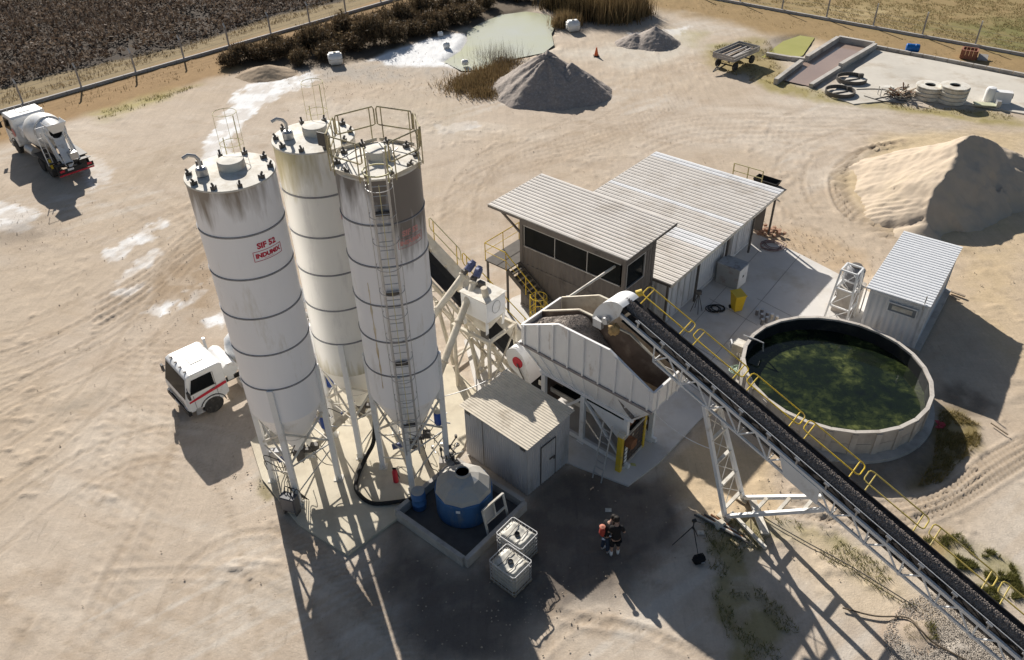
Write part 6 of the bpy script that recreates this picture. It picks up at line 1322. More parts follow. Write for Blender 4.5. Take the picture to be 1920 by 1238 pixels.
for x in (-.45, .45):
    for y in (-.25, .25): MB().box((x, y, .36), (.05, .05, .72)).build('leg', STEEL, TB)
bl_ = P(1709, 98); BB = Thing('blue_barrel', 'blue plastic barrel lying on its side in the dry grass', 'barrel', (bl_.x, bl_.y, .0), radians(-20)); MB(True).lathe([(.3, -.55), (.36, -.5), (.38, -.2), (.36, -.18), (.36, .18), (.38, .2), (.36, .5), (.3, .55)], 20, (0, 0, .37), axis=(1, 0, 0)).build('barrel_body', mat('bright_blue_plastic', (.01, .13, .42), .4, .1, 2), BB); MB(True).lathe([(0, 0), (.3, .01)], 20, (.56, 0, .37), axis=(1, 0, 0)).build('barrel_end', BLUEP, BB)
br = P(1815, 108); BR = Thing('brick_box', 'small brick chamber with a concrete lid leaning beside it', 'chamber', (br.x, br.y, 0), radians(-30))
BRK = mat('red_brick', (.30, .13, .085), .9, .2, 6)
for k in range(5):
    for i in range(4):
        for (cx_, cy_, rz) in (((-.45 + .3 * i), -.5, 0), ((-.45 + .3 * i), .5, 0), (-.6, -.35 + .235 * i, pi / 2), (.6, -.35 + .235 * i, pi / 2)): MB().box((cx_, cy_, .08 + .15 * k), (.27 if rz == 0 else .22, .14, .13), rz).build('brick', BRK, BR)
MB().slab([(.75, -.4, .05), (1.55, -.4, .05), (1.5, .4, .35), (.75, .4, .35)], .08).build('lid', CONC, BR)
def jug(px, s, label, rot=0.3):
    p = P(*px); t = Thing('plastic_tote_bottle', label, 'container', (p.x, p.y, 0), rot, 'discarded white plastic containers'); bm = bmesh.new(); bmesh.ops.create_cube(bm, size=1)
    for v in bm.verts: v.co = Vector((v.co.x * s, v.co.y * s * .8, v.co.z * s * .8 + s * .42))
    bmesh.ops.bevel(bm, geom=bm.edges[:], offset=s * .11, segments=3, affect='EDGES'); me = bpy.data.meshes.new('bottle'); bm.to_mesh(me); bm.free(); me.polygons.foreach_set('use_smooth', [True] * len(me.polygons)); me.materials.append(WHITE); o = bpy.data.objects.new('bottle', me); COL.objects.link(o); o.parent = t.o
    MB(True).lathe([(.1 * s, s * .8), (.1 * s, s * .9), (0, s * .91)], 12).build('cap', CREAM, t); MB().box((0, 0, s * .42), (s * 1.01, s * .81, s * .04)).build('seam_band', WHITE_DUSTY, t)
jug((630, 120), 1.2, 'white plastic container half sunk at the end of the shrub row'); jug((1074, 58), 1.2, 'white plastic container at the right end of the milky pond'); jug((837, 90), .6, 'small pale container lying on the white lime flat'); jug((826, 68), .5, 'smallest pale block on the lime flat near the shrubs'); jug((872, 122), .55, 'small white block at the near edge of the pond')
cn = P(1118, 105); CN = Thing('traffic_cone', 'orange traffic cone standing beyond the gravel pile', 'cone', (cn.x, cn.y, 0)); MB(True).lathe([(.2, .03), (.05, .75), (0, .76)], 16).build('cone', mat('orange_plastic', (.65, .13, .04), .5), CN); MB().box((0, 0, .02), (.5, .5, .05)).build('base', BLACK, CN); MB(True).lathe([(.152, .25), (.112, .45)], 16).build('reflective_band', WHITE, CN)
wx = P(1868, 192); WX = Thing('white_gas_tank', 'white tank unit at the right edge beyond the well rings', 'tank', (wx.x, wx.y, 0), radians(-20)); MB(True).lathe([(0, 0), (.35, .02), (.38, .1), (.38, .9), (.3, 1.1), (0, 1.15)], 20, (-.6, 0, 0)).build('cylinder', WHITE, WX); MB().box((.3, 0, .45), (1.2, .6, .9)).build('case', WHITE, WX); MB().box((.95, 0, .6), (.05, .3, .3)).build('panel', CHAS, WX)
pp_ = P(1845, 200); PG = Thing('lid_panel', 'pale yellow-green flat panel lying in the grass at the right edge', 'panel', (pp_.x, pp_.y, .0), radians(-15)); MB().box((0, 0, .18), (1.5, .7, .08)).build('panel', mat('pale_green_panel', (.52, .52, .36), .6), PG); MB().box((.9, 0, .3), (.3, .5, .5)).build('bracket', STEEL, PG)
# ================================================================== FENCES
def fence(label, kpts, bases, tops, name='perimeter_fence', hh=2.1, lean=.25, wires=4):
    k0, k1 = P(*kpts[0]), P(*kpts[-1]); T = Thing(name, label, 'fence', (k0.x, k0.y, 0), atan2(k1.y - k0.y, k1.x - k0.x)); ln = (k1 - k0).length; n = int(ln / 2.5)
    ks_ = MB().box((0, 0, .08), (2.47, .2, .26)).build('kerb_beam', mat('grey_kerb_concrete', (.42, .40, .38), .9, .15, 1.5), T); ks_.location = (1.25, 0, 0)
    for k in range(1, n): link_copy(ks_, T.o, (1.25 + 2.5 * k, 0, 0))
    nrm = 1; pm = mat('grey_post_concrete', (.38, .36, .34), .9, .15, 3); pw = mat('white_post_tip', (.62, .60, .56), .8, .1, 3); xs = []
    for b_ in bases:
        q = T.L(P(*b_)); xs.append(q.x); p_ = MB().bar((q.x, .2, -.1), (q.x, .2, hh - .35), .12, .12).build('post', pm, T); MB().bar((q.x, .2, hh - .35), (q.x, .2 + lean, hh), .11, .11).build('post_arm', pw, p_)
    for w in range(wires): MB().tube((min(xs) - 4, .2, .5 + .42 * w), (max(xs) + 4, .2, .5 + .42 * w), .008, 4).build('wire', STEEL, T)
    return T
fence('concrete post fence with grey kerb along the dark crop at the upper left', [(-120, 246), (770, -8)], [(-60, 226), (42, 196), (151, 165), (252, 136), (341, 110), (425, 86), (501, 63), (572, 42), (640, 23), (704, 4)], None)
fence('wire fence with thin posts and low kerb before the meadow at the upper right', [(1290, -10), (2060, 130)], [(1300, -6), (1384, 8), (1465, 21), (1548.7, 36), (1636, 52), (1729, 68), (1828, 86), (1930, 104), (2040, 124)], None, hh=2.2, lean=0.0, wires=3)
# ================================================================== DEBRIS
rnd = random.Random(4); SPO = mat('brick_rubble', (.36, .22, .15), .95, .25, 4)
db = P(1437, 437); DB = Thing('rubble_heap', 'low heap of reddish brick rubble at the corner of the big roof', 'rubble', (db.x, db.y, 0)); 
for k in range(26): MB().box((rnd.gauss(0, .6), rnd.gauss(0, .4), rnd.uniform(.04, .2)), (rnd.uniform(.12, .3), rnd.uniform(.1, .2), .12), rnd.random() * 3).build('brick_piece', SPO, DB)
for k, (a, b_, w) in enumerate([((1780, 545), (1810, 556), .14), ((1784, 556), (1800, 562), .1), ((1858, 793), (1890, 815), .05)]):
    tag(MB().bar(P(*a, .08), P(*b_, .08), w, .05).build('plank', WOOD), ['wooden plank lying behind the right end of the site container', 'short plank lying nearest the site container corner', 'thin stick at the tip of the container shadow'][k], 'plank')
rb = P(1758, 798); RB = Thing('red_rag', 'crumpled red rag lying in the shade right of the round tank', 'rag', (rb.x, rb.y, 0)); 
mb = MB()
for k in range(10): a = rnd.random() * 6; mb.slab([(0, 0, .05), (.3 * cos(a), .25 * sin(a), .02 + .1 * rnd.random()), (.28 * cos(a + .7), .25 * sin(a + .7), .1 * rnd.random() + .02)], .01)
mb.build('cloth', mat('red_cloth', (.45, .06, .08), .8), RB)
pile_w = P(1395, 988); PW = Thing('pipe_bundle', 'bundle of dark and white pipes lying at the foot of the conveyor trestle', 'pipes', (pile_w.x - .7, pile_w.y - .05, 0), radians(-40))
for k in range(6): MB(True).tube((-1.2 + .1 * k, .07 * k - .2, .06 + .05 * (k % 2)), (1.0 - .15 * k, .05 * k - .15, .08), .04, 8).build('pipe', [DARKST, WHITE_DUSTY, RUST][k % 3], PW)
wb = P(1349, 987); WB = Thing('waste_block', 'small white block lying at the shadow edge under the trestle', 'block', (wb.x, wb.y, 0), .5); MB().box((0, 0, .1), (.36, .26, .2)).build('block', WHITE_DUSTY, WB); MB().box((0, 0, .215), (.3, .2, .03)).build('cap', CREAM, WB)
for k, (x, y) in enumerate([(1187, 873), (1140, 958), (1313, 1000)]):
    p = P(x, y); tag(MB().add([(p.x - .12, p.y - .08, .03), (p.x + .12, p.y - .1, .05), (p.x + .14, p.y + .1, .03), (p.x - .1, p.y + .09, .06), (p.x, p.y, .09)], [(0, 1, 4), (1, 2, 4), (2, 3, 4), (3, 0, 4), (3, 2, 1, 0)]).build('litter_scrap', [mat('yellow_paper', (.55, .52, .2), .8), WHITE_DUSTY, WHITE_DUSTY][k]), ['scrap of yellow-green paper by the yellow guard post', 'crumpled pale scrap on the dark ground behind the two people', 'small pale scrap near the tripod bag'][k], 'litter')
hose_pts = [P(1580, 1140, .05), P(1640, 1155, .05), P(1700, 1158, .06), P(1725, 1180, .2), P(1750, 1205, .06), P(1800, 1232, .05), P(1850, 1260, .05)]
tag(MB(True).path(smooth_line(hose_pts, 6), .03, 6).build('ground_cable', mat('brown_cable', (.13, .10, .07), .8)), 'thin brown cable snaking over the sand below the feed conveyor', 'cable')
tag(MB(True).path(smooth_line([P(1385, 900, .05), P(1400, 940, .05), P(1425, 965, .05), P(1500, 1010, .05), P(1600, 1065, .05), P(1720, 1140, .05)], 6), .022, 6).build('ground_cable', DARKST), 'dark cable lying along the ground beside the conveyor trestle', 'cable')
# loose stones on the spoil and gravel beneath the conveyor
pts = []
poly = pxpoly([(1700, 1130), (1760, 1110), (1880, 1200), (1920, 1260), (1680, 1260), (1660, 1190)]); xs = [p[0] for p in poly]; ys = [p[1] for p in poly]; A = np.random.RandomState(5).rand(9000, 2)
X = min(xs) + A[:, 0] * (max(xs) - min(xs)); Y = min(ys) + A[:, 1] * (max(ys) - min(ys)); k = poly_sd(X, Y, poly) > -.1
pts = [(x, y, .0) for x, y in zip(X[k], Y[k])]
o = pebbles('loose_gravel', None, pts, .010, .030, mat('pale_loose_stone', (.42, .375, .32), .9, .25, 9), 4); tag(o, 'scatter of pale loose gravel at the conveyor tail', 'gravel')
pts = []
for (cx_, cy_, s_, n_) in ((1500, 455, 1.6, 160), (1590, 490, 1.5, 120), (640, 150, 3.0, 300), (760, 140, 4.0, 300), (60, 430, 2.5, 200), (480, 880, .8, 50), (330, 560, 2.5, 160), (1160, 1010, 3, 40), (820, 1100, 1.6, 40), (1880, 480, 3, 120), (1000, 1140, 1.2, 100), (1500, 940, 1.6, 120), (700, 1120, 3, 60), (200, 800, 6, 120), (400, 400, 5, 120), (900, 260, 7, 120), (1250, 300, 6, 80)):
    c0 = P(cx_, cy_)
    for q in range(n_): pts.append((random.gauss(c0.x, s_), random.gauss(c0.y, s_), .0))
o = pebbles('scattered_stones', None, pts, .012, .045, mat('soil_coloured_stone', (.42, .35, .27), .95, .3, 6), 9); tag(o, 'small clods and stones scattered over the yard', 'stones')
# ================================================================== VEGETATION
def leafmat(name, cols, rough=.8):
    m = bpy.data.materials.new(name); m.use_nodes = True; nt = m.node_tree; N = nt.nodes; L = nt.links; b = N['Principled BSDF']
    g_ = N.new('ShaderNodeNewGeometry'); cr = N.new('ShaderNodeValToRGB'); e = cr.color_ramp.elements
    e[0].color = (*cols[0], 1); e[1].color = (*cols[-1], 1)
    for i, c_ in enumerate(cols[1:-1]): q = e.new((i + 1) / (len(cols) - 1)); q.color = (*c_, 1)
    L.new(g_.outputs['Random Per Island'], cr.inputs[0]); L.new(cr.outputs[0], b.inputs['Base Color']); b.inputs['Roughness'].default_value = rough; b.inputs['Specular IOR Level'].default_value = .2
    tr_ = N.new('ShaderNodeBsdfTranslucent'); L.new(cr.outputs[0], tr_.inputs[0]); mx = N.new('ShaderNodeMixShader'); mx.inputs[0].default_value = .25; L.new(b.outputs[0], mx.inputs[1]); L.new(tr_.outputs[0], mx.inputs[2]); L.new(mx.outputs[0], N['Material Output'].inputs[0])
    return m
def blades(pos, h, w, lean, seed, tri=True):
    """many leaf blades: pos (n,3), arrays -> verts, faces"""
    rs = np.random.RandomState(seed); n = len(pos); a = rs.rand(n) * 2 * pi; d = np.stack([np.cos(a), np.sin(a), np.zeros(n)], 1); s = np.stack([-np.sin(a), np.cos(a), np.zeros(n)], 1)
    hh = h * (.6 + .8 * rs.rand(n)); ww = w * (.6 + .8 * rs.rand(n)); le = lean * (rs.rand(n) - .2) * 1.6
    v0 = pos - s * ww[:, None] / 2; v1 = pos + s * ww[:, None] / 2; tip = pos + d * (le * hh)[:, None] + np.array([0, 0, 1]) * (hh * np.sqrt(np.maximum(.1, 1 - np.clip(le, -.9, .9) ** 2)))[:, None]
    V_ = np.stack([v0, v1, tip], 1).reshape(-1, 3); F_ = np.arange(3 * n).reshape(n, 3); return V_, F_
def np_mesh(name, V_, F_, m, parent=None):
    me = bpy.data.meshes.new(name); k = F_.shape[1]; me.vertices.add(len(V_)); me.vertices.foreach_set('co', V_.ravel().astype(np.float32)); me.loops.add(F_.size); me.loops.foreach_set('vertex_index', F_.ravel().astype(np.int32)); me.polygons.add(len(F_)); me.polygons.foreach_set('loop_start', np.arange(0, F_.size, k, dtype=np.int32)); me.update(calc_edges=True); me.validate(); me.materials.append(m)
    o = bpy.data.objects.new(name, me); COL.objects.link(o)
    if parent is not None: o.parent = parent; o['kind'] = 'stuff'
    return o
def scatter(poly, n, seed, noise=None, thr=0):
    xs = [p[0] for p in poly]; ys = [p[1] for p in poly]; rs = np.random.RandomState(seed); X = min(xs) + rs.rand(n) * (max(xs) - min(xs)); Y = min(ys) + rs.rand(n) * (max(ys) - min(ys)); k = poly_sd(X, Y, poly) > 0
    if noise: k &= fbm(X * noise + seed, Y * noise, 4) > thr
    return np.stack([X[k], Y[k], np.zeros(k.sum())], 1)
def quads_leaf(pos, size, seed, up=.4):
    """randomly turned leaf quads"""
    rs = np.random.RandomState(seed); n = len(pos); u = rs.randn(n, 3); u /= np.linalg.norm(u, axis=1)[:, None]; w = rs.randn(n, 3); w[:, 2] += up; v = np.cross(u, w); v /= np.linalg.norm(v, axis=1)[:, None] + 1e-9
    s = size * (.5 + rs.rand(n)); a = u * s[:, None]; b_ = v * (s * .45)[:, None]; V_ = np.stack([pos - a, pos - b_, pos + a, pos + b_], 1).reshape(-1, 3); return V_, np.arange(4 * n).reshape(n, 4)
# dark dry crop field beyond the left fence: one mass of leaves
FIELD = pxpoly([(-420, 300), (-100, 190), (40, 152), (200, 112), (330, 84), (430, 55), (530, 22), (620, 2), (720, -40), (640, -120), (200, -170), (-700, -20)])
fp_ = scatter(FIELD, 190000, 3, .22, .34); hgt_ = .15 + 1.9 * np.clip(fbm(fp_[:, 0] * .3, fp_[:, 1] * .3, 4) - .25, 0, 1); rs = np.random.RandomState(9); fp_[:, 2] = hgt_ * rs.rand(len(fp_)) ** .6
V_, F_ = quads_leaf(fp_, .19, 5); CROP = leafmat('dry_dark_crop_leaves', [(.05, .034, .026), (.09, .062, .044), (.14, .098, .07), (.26, .20, .15), (.10, .07, .045), (.36, .29, .235)])
o = np_mesh('crop_field', V_, F_, CROP); tag(o, 'dense dark brown dry crop beyond the left fence', 'crop', None, 'stuff')
fp2 = scatter(FIELD, 60000, 13, .22, .47); V_, F_ = blades(fp2, .9, .07, .6, 14); o = np_mesh('crop_stalks', V_, F_, CROP); tag(o, 'dry upright stalks standing in the dark crop', 'crop', None, 'stuff')
# shrubs along the pond
SHR = [leafmat('dark_shrub_leaves', [(.05, .038, .022), (.09, .066, .038), (.15, .11, .064), (.23, .17, .10)]), leafmat('brown_shrub_leaves', [(.07, .046, .027), (.12, .082, .048), (.18, .125, .072), (.27, .20, .12)])]
def shrub_mesh(seed, rx, ry, hh, n, m):
    rs = np.random.RandomState(seed); cl = rs.randn(26, 3) * np.array([rx * .42, ry * .42, 0]) + np.array([0, 0, 0]); cl[:, 2] = hh * (.25 + .55 * rs.rand(26)) * (1 - .35 * np.clip(np.hypot(cl[:, 0] / rx, cl[:, 1] / ry), 0, 1.5)); k = rs.randint(0, 26, n)
    pos = cl[k] + rs.randn(n, 3) * np.array([.28, .28, .26]) * (.6 + .2 * hh); pos[:, 2] = np.abs(pos[:, 2]) + .05
    V1, F1 = quads_leaf(pos, .13, seed + 1, .6); nb = n // 3; kb = rs.randint(0, 26, nb); pb = cl[kb] + rs.randn(nb, 3) * .25; pb[:, 2] *= .7; V2, F2 = blades(pb, hh * .55, .03, .5, seed + 2); F2 = np.concatenate([F2, F2[:, 2:3]], 1)
    return V1, F1, V2
protos = []
for i in range(5):
    V1, F1, V2 = shrub_mesh(40 + i, 1.5 + .2 * (i % 3), 1.2, 1.5 + .35 * (i % 3), 2300, None); o = np_mesh('crown', V1, F1, SHR[i % 2]); protos.append((o.data, np.arange(len(V2)).reshape(-1, 3), V2))
    me2 = bpy.data.meshes.new('twigs'); me2.from_pydata([tuple(v) for v in V2], [], [tuple(f) for f in np.arange(len(V2)).reshape(-1, 3)]); me2.materials.append(SHR[(i + 1) % 2]); protos[-1] = (o.data, me2); bpy.data.objects.remove(o)
line = [(432, 122), (455, 112), (480, 106), (505, 110), (520, 92), (545, 100), (560, 118), (575, 84), (600, 92), (612, 108), (640, 70), (660, 92), (680, 60), (700, 82), (720, 52), (738, 78), (752, 44), (775, 66), (790, 34), (812, 54), (830, 22), (850, 44), (866, 10), (880, 30), (900, 2), (915, 14), (945, -4), (975, 0), (1005, -2), (1030, 6)]
rnd = random.Random(8)
for i, q in enumerate(line):
    p = P(*q); t = Thing('shrub', 'dark twiggy shrub in the dense hedge along the pond', 'shrub', (p.x, p.y, 0), rnd.random() * 6, 'dark shrubs along the pond'); k = rnd.randrange(5); sc = rnd.uniform(.8, 1.15) * (1.0 if 560 < q[0] < 900 else .75); t.o.scale = (sc, sc, sc * rnd.uniform(.9, 1.25))
    for nm, me in (('crown', protos[k][0]), ('twigs', protos[k][1])): c_ = bpy.data.objects.new(nm, me); COL.objects.link(c_); c_.parent = t.o; c_['kind'] = 'stuff'
    MB().tube((0, 0, 0), (.05, 0, .9), .07, 6, .03).tube((0, 0, .3), (.4, .2, 1.0), .04, 5, .02).tube((0, 0, .4), (-.4, -.1, 1.1), .04, 5, .02).build('stem', WOOD, t.o)
# tall reeds at the right end of the pond
REED = leafmat('dry_reed_blades', [(.15, .10, .045), (.24, .165, .08), (.32, .23, .12), (.11, .085, .04)])
DREED = leafmat('dark_reed_blades', [(.03, .022, .012), (.06, .045, .022), (.10, .07, .035)])
for k, (q, n, hh, r, m, lb) in enumerate([((1150, 34), 3200, 2.2, 2.4, REED, 'tall straw-coloured reed clump right of the pond'), ((1098, 32), 2600, 1.8, 2.0, DREED, 'dark reed clump at the head of the pond'), ((1056, 14), 2200, 1.6, 2.0, DREED, 'dark reed clump farthest back at the pond head'), ((1183, 26), 2200, 2.0, 1.6, REED, 'straw reed clump at the right end of the reed bed'), ((1060, 48), 1000, 1.2, 1.2, REED, 'low brown reed tuft beside the white container')]):
    p = P(*q); rs = np.random.RandomState(60 + k); pos = rs.randn(n, 3) * np.array([r * .5, r * .4, 0]); V_, F_ = blades(pos, hh, .07, .45, 70 + k); t = Thing('reed_clump', lb, 'reeds', (p.x, p.y, 0), 0, 'reed clumps round the pond'); np_mesh('blades', V_, F_, m, t.o)
    V_, F_ = blades(rs.randn(n // 4, 3) * np.array([r * .5, r * .4, 0]), hh * 1.1, .03, .2, 90 + k); np_mesh('seed_stalks', V_, F_, REED, t.o)
# dry grass tussocks in front of the gravel pile
TUS = leafmat('tawny_grass', [(.13, .085, .04), (.21, .14, .065), (.31, .22, .11), (.17, .13, .055)])
for k, (q, n, hh, r) in enumerate([((872, 162), 1500, .38, 1.9), ((895, 152), 1700, .42, 2.0), ((915, 142), 1500, .4, 1.8), ((950, 118), 700, .3, 1.3), ((905, 176), 1000, .34, 1.3), ((930, 130), 900, .36, 1.4)]):
    p = P(*q); rs = np.random.RandomState(160 + k); pos = rs.randn(n, 3) * np.array([r * .5, r * .5, 0]); V_, F_ = blades(pos, hh, .06, .8, 170 + k); t = Thing('grass_tussock', ['tawny grass tussock nearest the camera on the bank', 'tawny grass tussock in the middle of the bank', 'tawny grass tussock at the foot of the gravel pile', 'low grass tussock at the pond edge behind the gravel pile', 'small tawny tussock at the near left end of the bank', 'tawny tussock between the bank and the gravel pile'][k], 'grass', (p.x, p.y, 0), 0, 'tawny tussocks left of the gravel pile'); np_mesh('blades', V_, F_, TUS, t.o)
    V_, F_ = blades(rs.randn(n // 5, 3) * np.array([r * .4, r * .4, 0]), hh * 1.3, .025, .4, 190 + k); np_mesh('stalks', V_, F_, REED, t.o)
gp_ = P(935, 112); V_, F_ = blades(np.random.RandomState(5).randn(500, 3) * np.array([1.2, .9, 0]), 1.3, .02, .5, 44); t = Thing('bare_bush', 'bare grey twiggy bush on the pond edge behind the gravel pile', 'bush', (gp_.x, gp_.y, 0)); np_mesh('twigs', V_, F_, leafmat('grey_twigs', [(.10, .085, .07), (.17, .145, .12), (.22, .19, .16)]), t.o)
MB().tube((0, 0, 0), (0, .1, .8), .05, 6, .02).build('stem', WOOD, t)
# grass strips (uncountable): fence verge, meadow, conveyor weeds, tank straw
def turf(name, polys, m, h, w, label):
    Vs, Fs, n = [], [], 0
    for (pp__, cnt, sd__, thr) in polys:
        pos = scatter(pxpoly(pp__), cnt, sd__, .9, thr); pos[:, 2] = -.04; V_, F_ = blades(pos, h, w, .9, sd__ + 1); Vs.append(V_); Fs.append(F_ + n); n += len(V_)
    o = np_mesh(name, np.concatenate(Vs), np.concatenate(Fs), m); return tag(o, label, 'grass', None, 'stuff')
turf('dry_verge_grass', [([(-100, 228), (250, 125), (520, 45), (700, -10), (640, -10), (420, 60), (200, 118), (-100, 200)], 45000, 1, .40), ([(-20, 260), (150, 200), (330, 150), (480, 95), (640, 45), (720, 10), (640, 30), (420, 92), (200, 150), (-20, 215)], 9000, 2, .52)], TUS, .2, .05, 'dry tawny grass along the left fence')
turf('meadow_grass', [([(1300, -20), (1640, 50), (1930, 100), (2050, 60), (1900, -40)], 60000, 5, .42), ([(1330, 96), (1440, 70), (1470, 140), (1430, 160), (1350, 130)], 5000, 6, .5), ([(1200, 5), (1330, 20), (1500, 60), (1640, 84), (1900, 130), (1900, 112), (1640, 62), (1340, 4)], 9000, 7, .54), ([(1415, 148), (1530, 180), (1700, 205), (1900, 225), (1900, 212), (1700, 194), (1540, 172), (1440, 150)], 7000, 8, .45)], leafmat('meadow_blades', [(.22, .16, .07), (.30, .22, .10), (.16, .15, .05), (.36, .28, .14)]), .13, .05, 'short dry meadow grass at the upper right')
turf('conveyor_weeds', [([(1320, 975), (1420, 960), (1540, 990), (1660, 1060), (1720, 1130), (1700, 1140), (1600, 1080), (1500, 1025), (1440, 1012), (1420, 1080), (1500, 1180), (1460, 1238), (1380, 1238), (1330, 1100)], 11000, 11, .50), ([(1790, 1040), (1860, 1030), (1900, 1060), (1925, 1120), (1860, 1130), (1800, 1080)], 14000, 12, .40), ([(1720, 1010), (1800, 1000), (1830, 1040), (1760, 1050)], 3000, 14, .5), ([(484, 884), (505, 900), (512, 930), (490, 920)], 700, 15, .4), ([(1690, 1170), (1750, 1165), (1760, 1200), (1700, 1200)], 1200, 17, .55)], leafmat('weed_blades', [(.10, .11, .025), (.17, .17, .05), (.24, .21, .08), (.07, .085, .02)]), .16, .022, 'green and dry weeds under the feed conveyor')
turf('tank_straw_grass', [([(1762, 768), (1800, 772), (1842, 800), (1838, 832), (1800, 865), (1765, 905), (1720, 912), (1750, 860)], 14000, 21, .36)], leafmat('straw_blades', [(.20, .15, .05), (.29, .22, .08), (.14, .12, .035), (.36, .28, .12)]), .16, .02, 'straw-coloured grass beside the round tank')
turf('yard_edge_grass', [([(170, 215), (320, 168), (370, 160), (300, 190), (190, 225)], 4000, 31, .48), ([(1340, 86), (1420, 75), (1420, 95), (1340, 102)], 2500, 32, .45), ([(640, 745), (680, 730), (690, 745), (640, 770)], 500, 33, .4)], leafmat('olive_blades', [(.20, .18, .06), (.28, .24, .09), (.34, .28, .13)]), .16, .04, 'olive grass patches at the edges of the yard')
# ================================================================== PEOPLE
SKIN = mat('skin', (.42, .26, .19), .6, .05, 8); HAIR = mat('dark_hair', (.02, .016, .013), .7, .2, 20)
def skinned(name, joints, edges, root, m, parent, sub=2):
    me = bpy.data.meshes.new(name); me.from_pydata([j[0] for j in joints], edges, []); o = bpy.data.objects.new(name, me); COL.objects.link(o)
    md = o.modifiers.new('skin', 'SKIN'); md.use_smooth_shade = True
    sv = me.skin_vertices[0].data if me.skin_vertices else None
    if sv is None:
        bm = bmesh.new(); bm.from_mesh(me); bm.verts.layers.skin.verify(); bm.to_mesh(me); bm.free(); sv = me.skin_vertices[0].data
    for i, j in enumerate(joints):
        r = j[1]; sv[i].radius = (r, r) if not isinstance(r, tuple) else r; sv[i].use_root = (i == root)
    s2 = o.modifiers.new('sub', 'SUBSURF'); s2.levels = sub; s2.render_levels = sub
    dg = bpy.context.evaluated_depsgraph_get(); nm = bpy.data.meshes.new_from_object(o.evaluated_get(dg)); bpy.data.objects.remove(o); bpy.data.meshes.remove(me)
    nm.materials.clear(); nm.materials.append(m); nm.polygons.foreach_set('use_smooth', [True] * len(nm.polygons)); ob = bpy.data.objects.new(name, nm); COL.objects.link(ob)
    if parent: ob.parent = parent.o if isinstance(parent, Thing) else parent
    return ob
def person(loc, rot, label, top, bottom, shoes, shorts, hold, arms, back=False, s=1.0, bend=.12):
    T = Thing('person', label, 'person', loc, rot); T.o.scale = (s, s, s)
    # local: faces +y. body: one continuous skin
    sh = 1.42; b_ = bend
    J = [((0, 0, .95), (.15, .11)), ((0, .02, 1.12), (.135, .10)), ((0, .03 + b_ * .3, 1.3), (.16, .11)), ((0, .02 + b_ * .5, 1.43), (.10, .08)), ((0, .05 + b_ * .7, 1.52), .055), ((0, .08 + b_, 1.60), (.075, .085)), ((0, .10 + b_ * 1.1, 1.70), (.085, .10)), ((0, .10 + b_ * 1.15, 1.77), (.05, .06))]
    E = [(0, 1), (1, 2), (2, 3), (3, 4), (4, 5), (5, 6), (6, 7)]
    for sg, (el, wr) in zip((-1, 1), arms):
        i = len(J); J += [((sg * .17, .02 + b_ * .45, 1.41), .06), ((sg * el[0], el[1], el[2]), .042), ((sg * wr[0], wr[1], wr[2]), .03), ((sg * (wr[0] - .02), wr[1] + .08, wr[2] + .01), (.035, .02))]; E += [(3, i), (i, i + 1), (i + 1, i + 2), (i + 2, i + 3)]
    for sg, st in zip((-1, 1), (.0, .06)):
        i = len(J); J += [((sg * .09, 0, .88), .085), ((sg * .11, .03 + st * .5, .50), .06), ((sg * .12, -.02 + st, .12), .042), ((sg * .12, -.03 + st, .05), .04), ((sg * .13, .12 + st, .035), (.045, .03))]; E += [(0, i), (i, i + 1), (i + 1, i + 2), (i + 2, i + 3), (i + 3, i + 4)]
    body = skinned('body', J, E, 0, SKIN, T)
    # fingers on both hands
    for sg, (el, wr) in zip((-1, 1), arms):
        hx, hy, hz = sg * (wr[0] - .02), wr[1] + .1, wr[2] + .01
        for f in range(4): mbf = MB(True).tube((hx + (f - 1.5) * .018, hy, hz), (hx + (f - 1.5) * .02, hy + .05, hz + .012), .009, 6, .008).tube((hx + (f - 1.5) * .02, hy + .05, hz + .012), (hx + (f - 1.5) * .018, hy + .07, hz - .02), .008, 6, .006).build('finger', SKIN, body)
        MB(True).tube((hx - sg * .03, hy - .03, hz), (hx - sg * .055, hy + .03, hz + .01), .01, 6, .008).build('thumb', SKIN, body)
    # face and hair
    hc = V(0, .10 + b_ * 1.1, 1.69)
    hr = MB(True); hr.lathe([(0, .125), (.06, .115), (.095, .07), (.108, .01), (.10, -.05), (.085, -.09)], 16, hc + V(0, -.025, 0)); hr.build('hair', HAIR, body)
    for sg in (-1, 1): MB(True).lathe([(0, -.008), (.01, 0), (0, .008)], 8, hc + V(sg * .032, .098, -.005), axis=(0, 1, 0)).build('eye', BLACK, body); MB(True).lathe([(0, -.03), (.02, -.01), (.02, .01), (0, .03)], 8, hc + V(sg * .092, .0, -.02)).build('ear', SKIN, body)
    MB(True).tube(hc + V(0, .095, -.0), hc + V(0, .12, -.035), .008, 6, .015).build('nose', SKIN, body); MB().box(hc + V(0, .092, -.065), (.04, .012, .01)).build('mouth', RED, body)
    # clothes
    tj = [((0, 0, .90), (.175, .135)), ((0, .02, 1.12), (.165, .13)), ((0, .03 + b_ * .3, 1.3), (.19, .14)), ((0, .02 + b_ * .5, 1.42), (.135, .10)), ((0, .04 + b_ * .6, 1.475), (.075, .07))]; te = [(0, 1), (1, 2), (2, 3), (3, 4)]
    for sg, (el, wr) in zip((-1, 1), arms):
        i = len(tj); a = V(sg * .17, .02 + b_ * .45, 1.41); e_ = V(sg * el[0], el[1], el[2]); tj += [(tuple(a), .085), (tuple(a.lerp(e_, .75)), .068)]; te += [(3, i), (i, i + 1)]
    skinned('shirt', tj, te, 1, top, T)
    pj = [((0, 0, .95), (.165, .125))]; pe = []
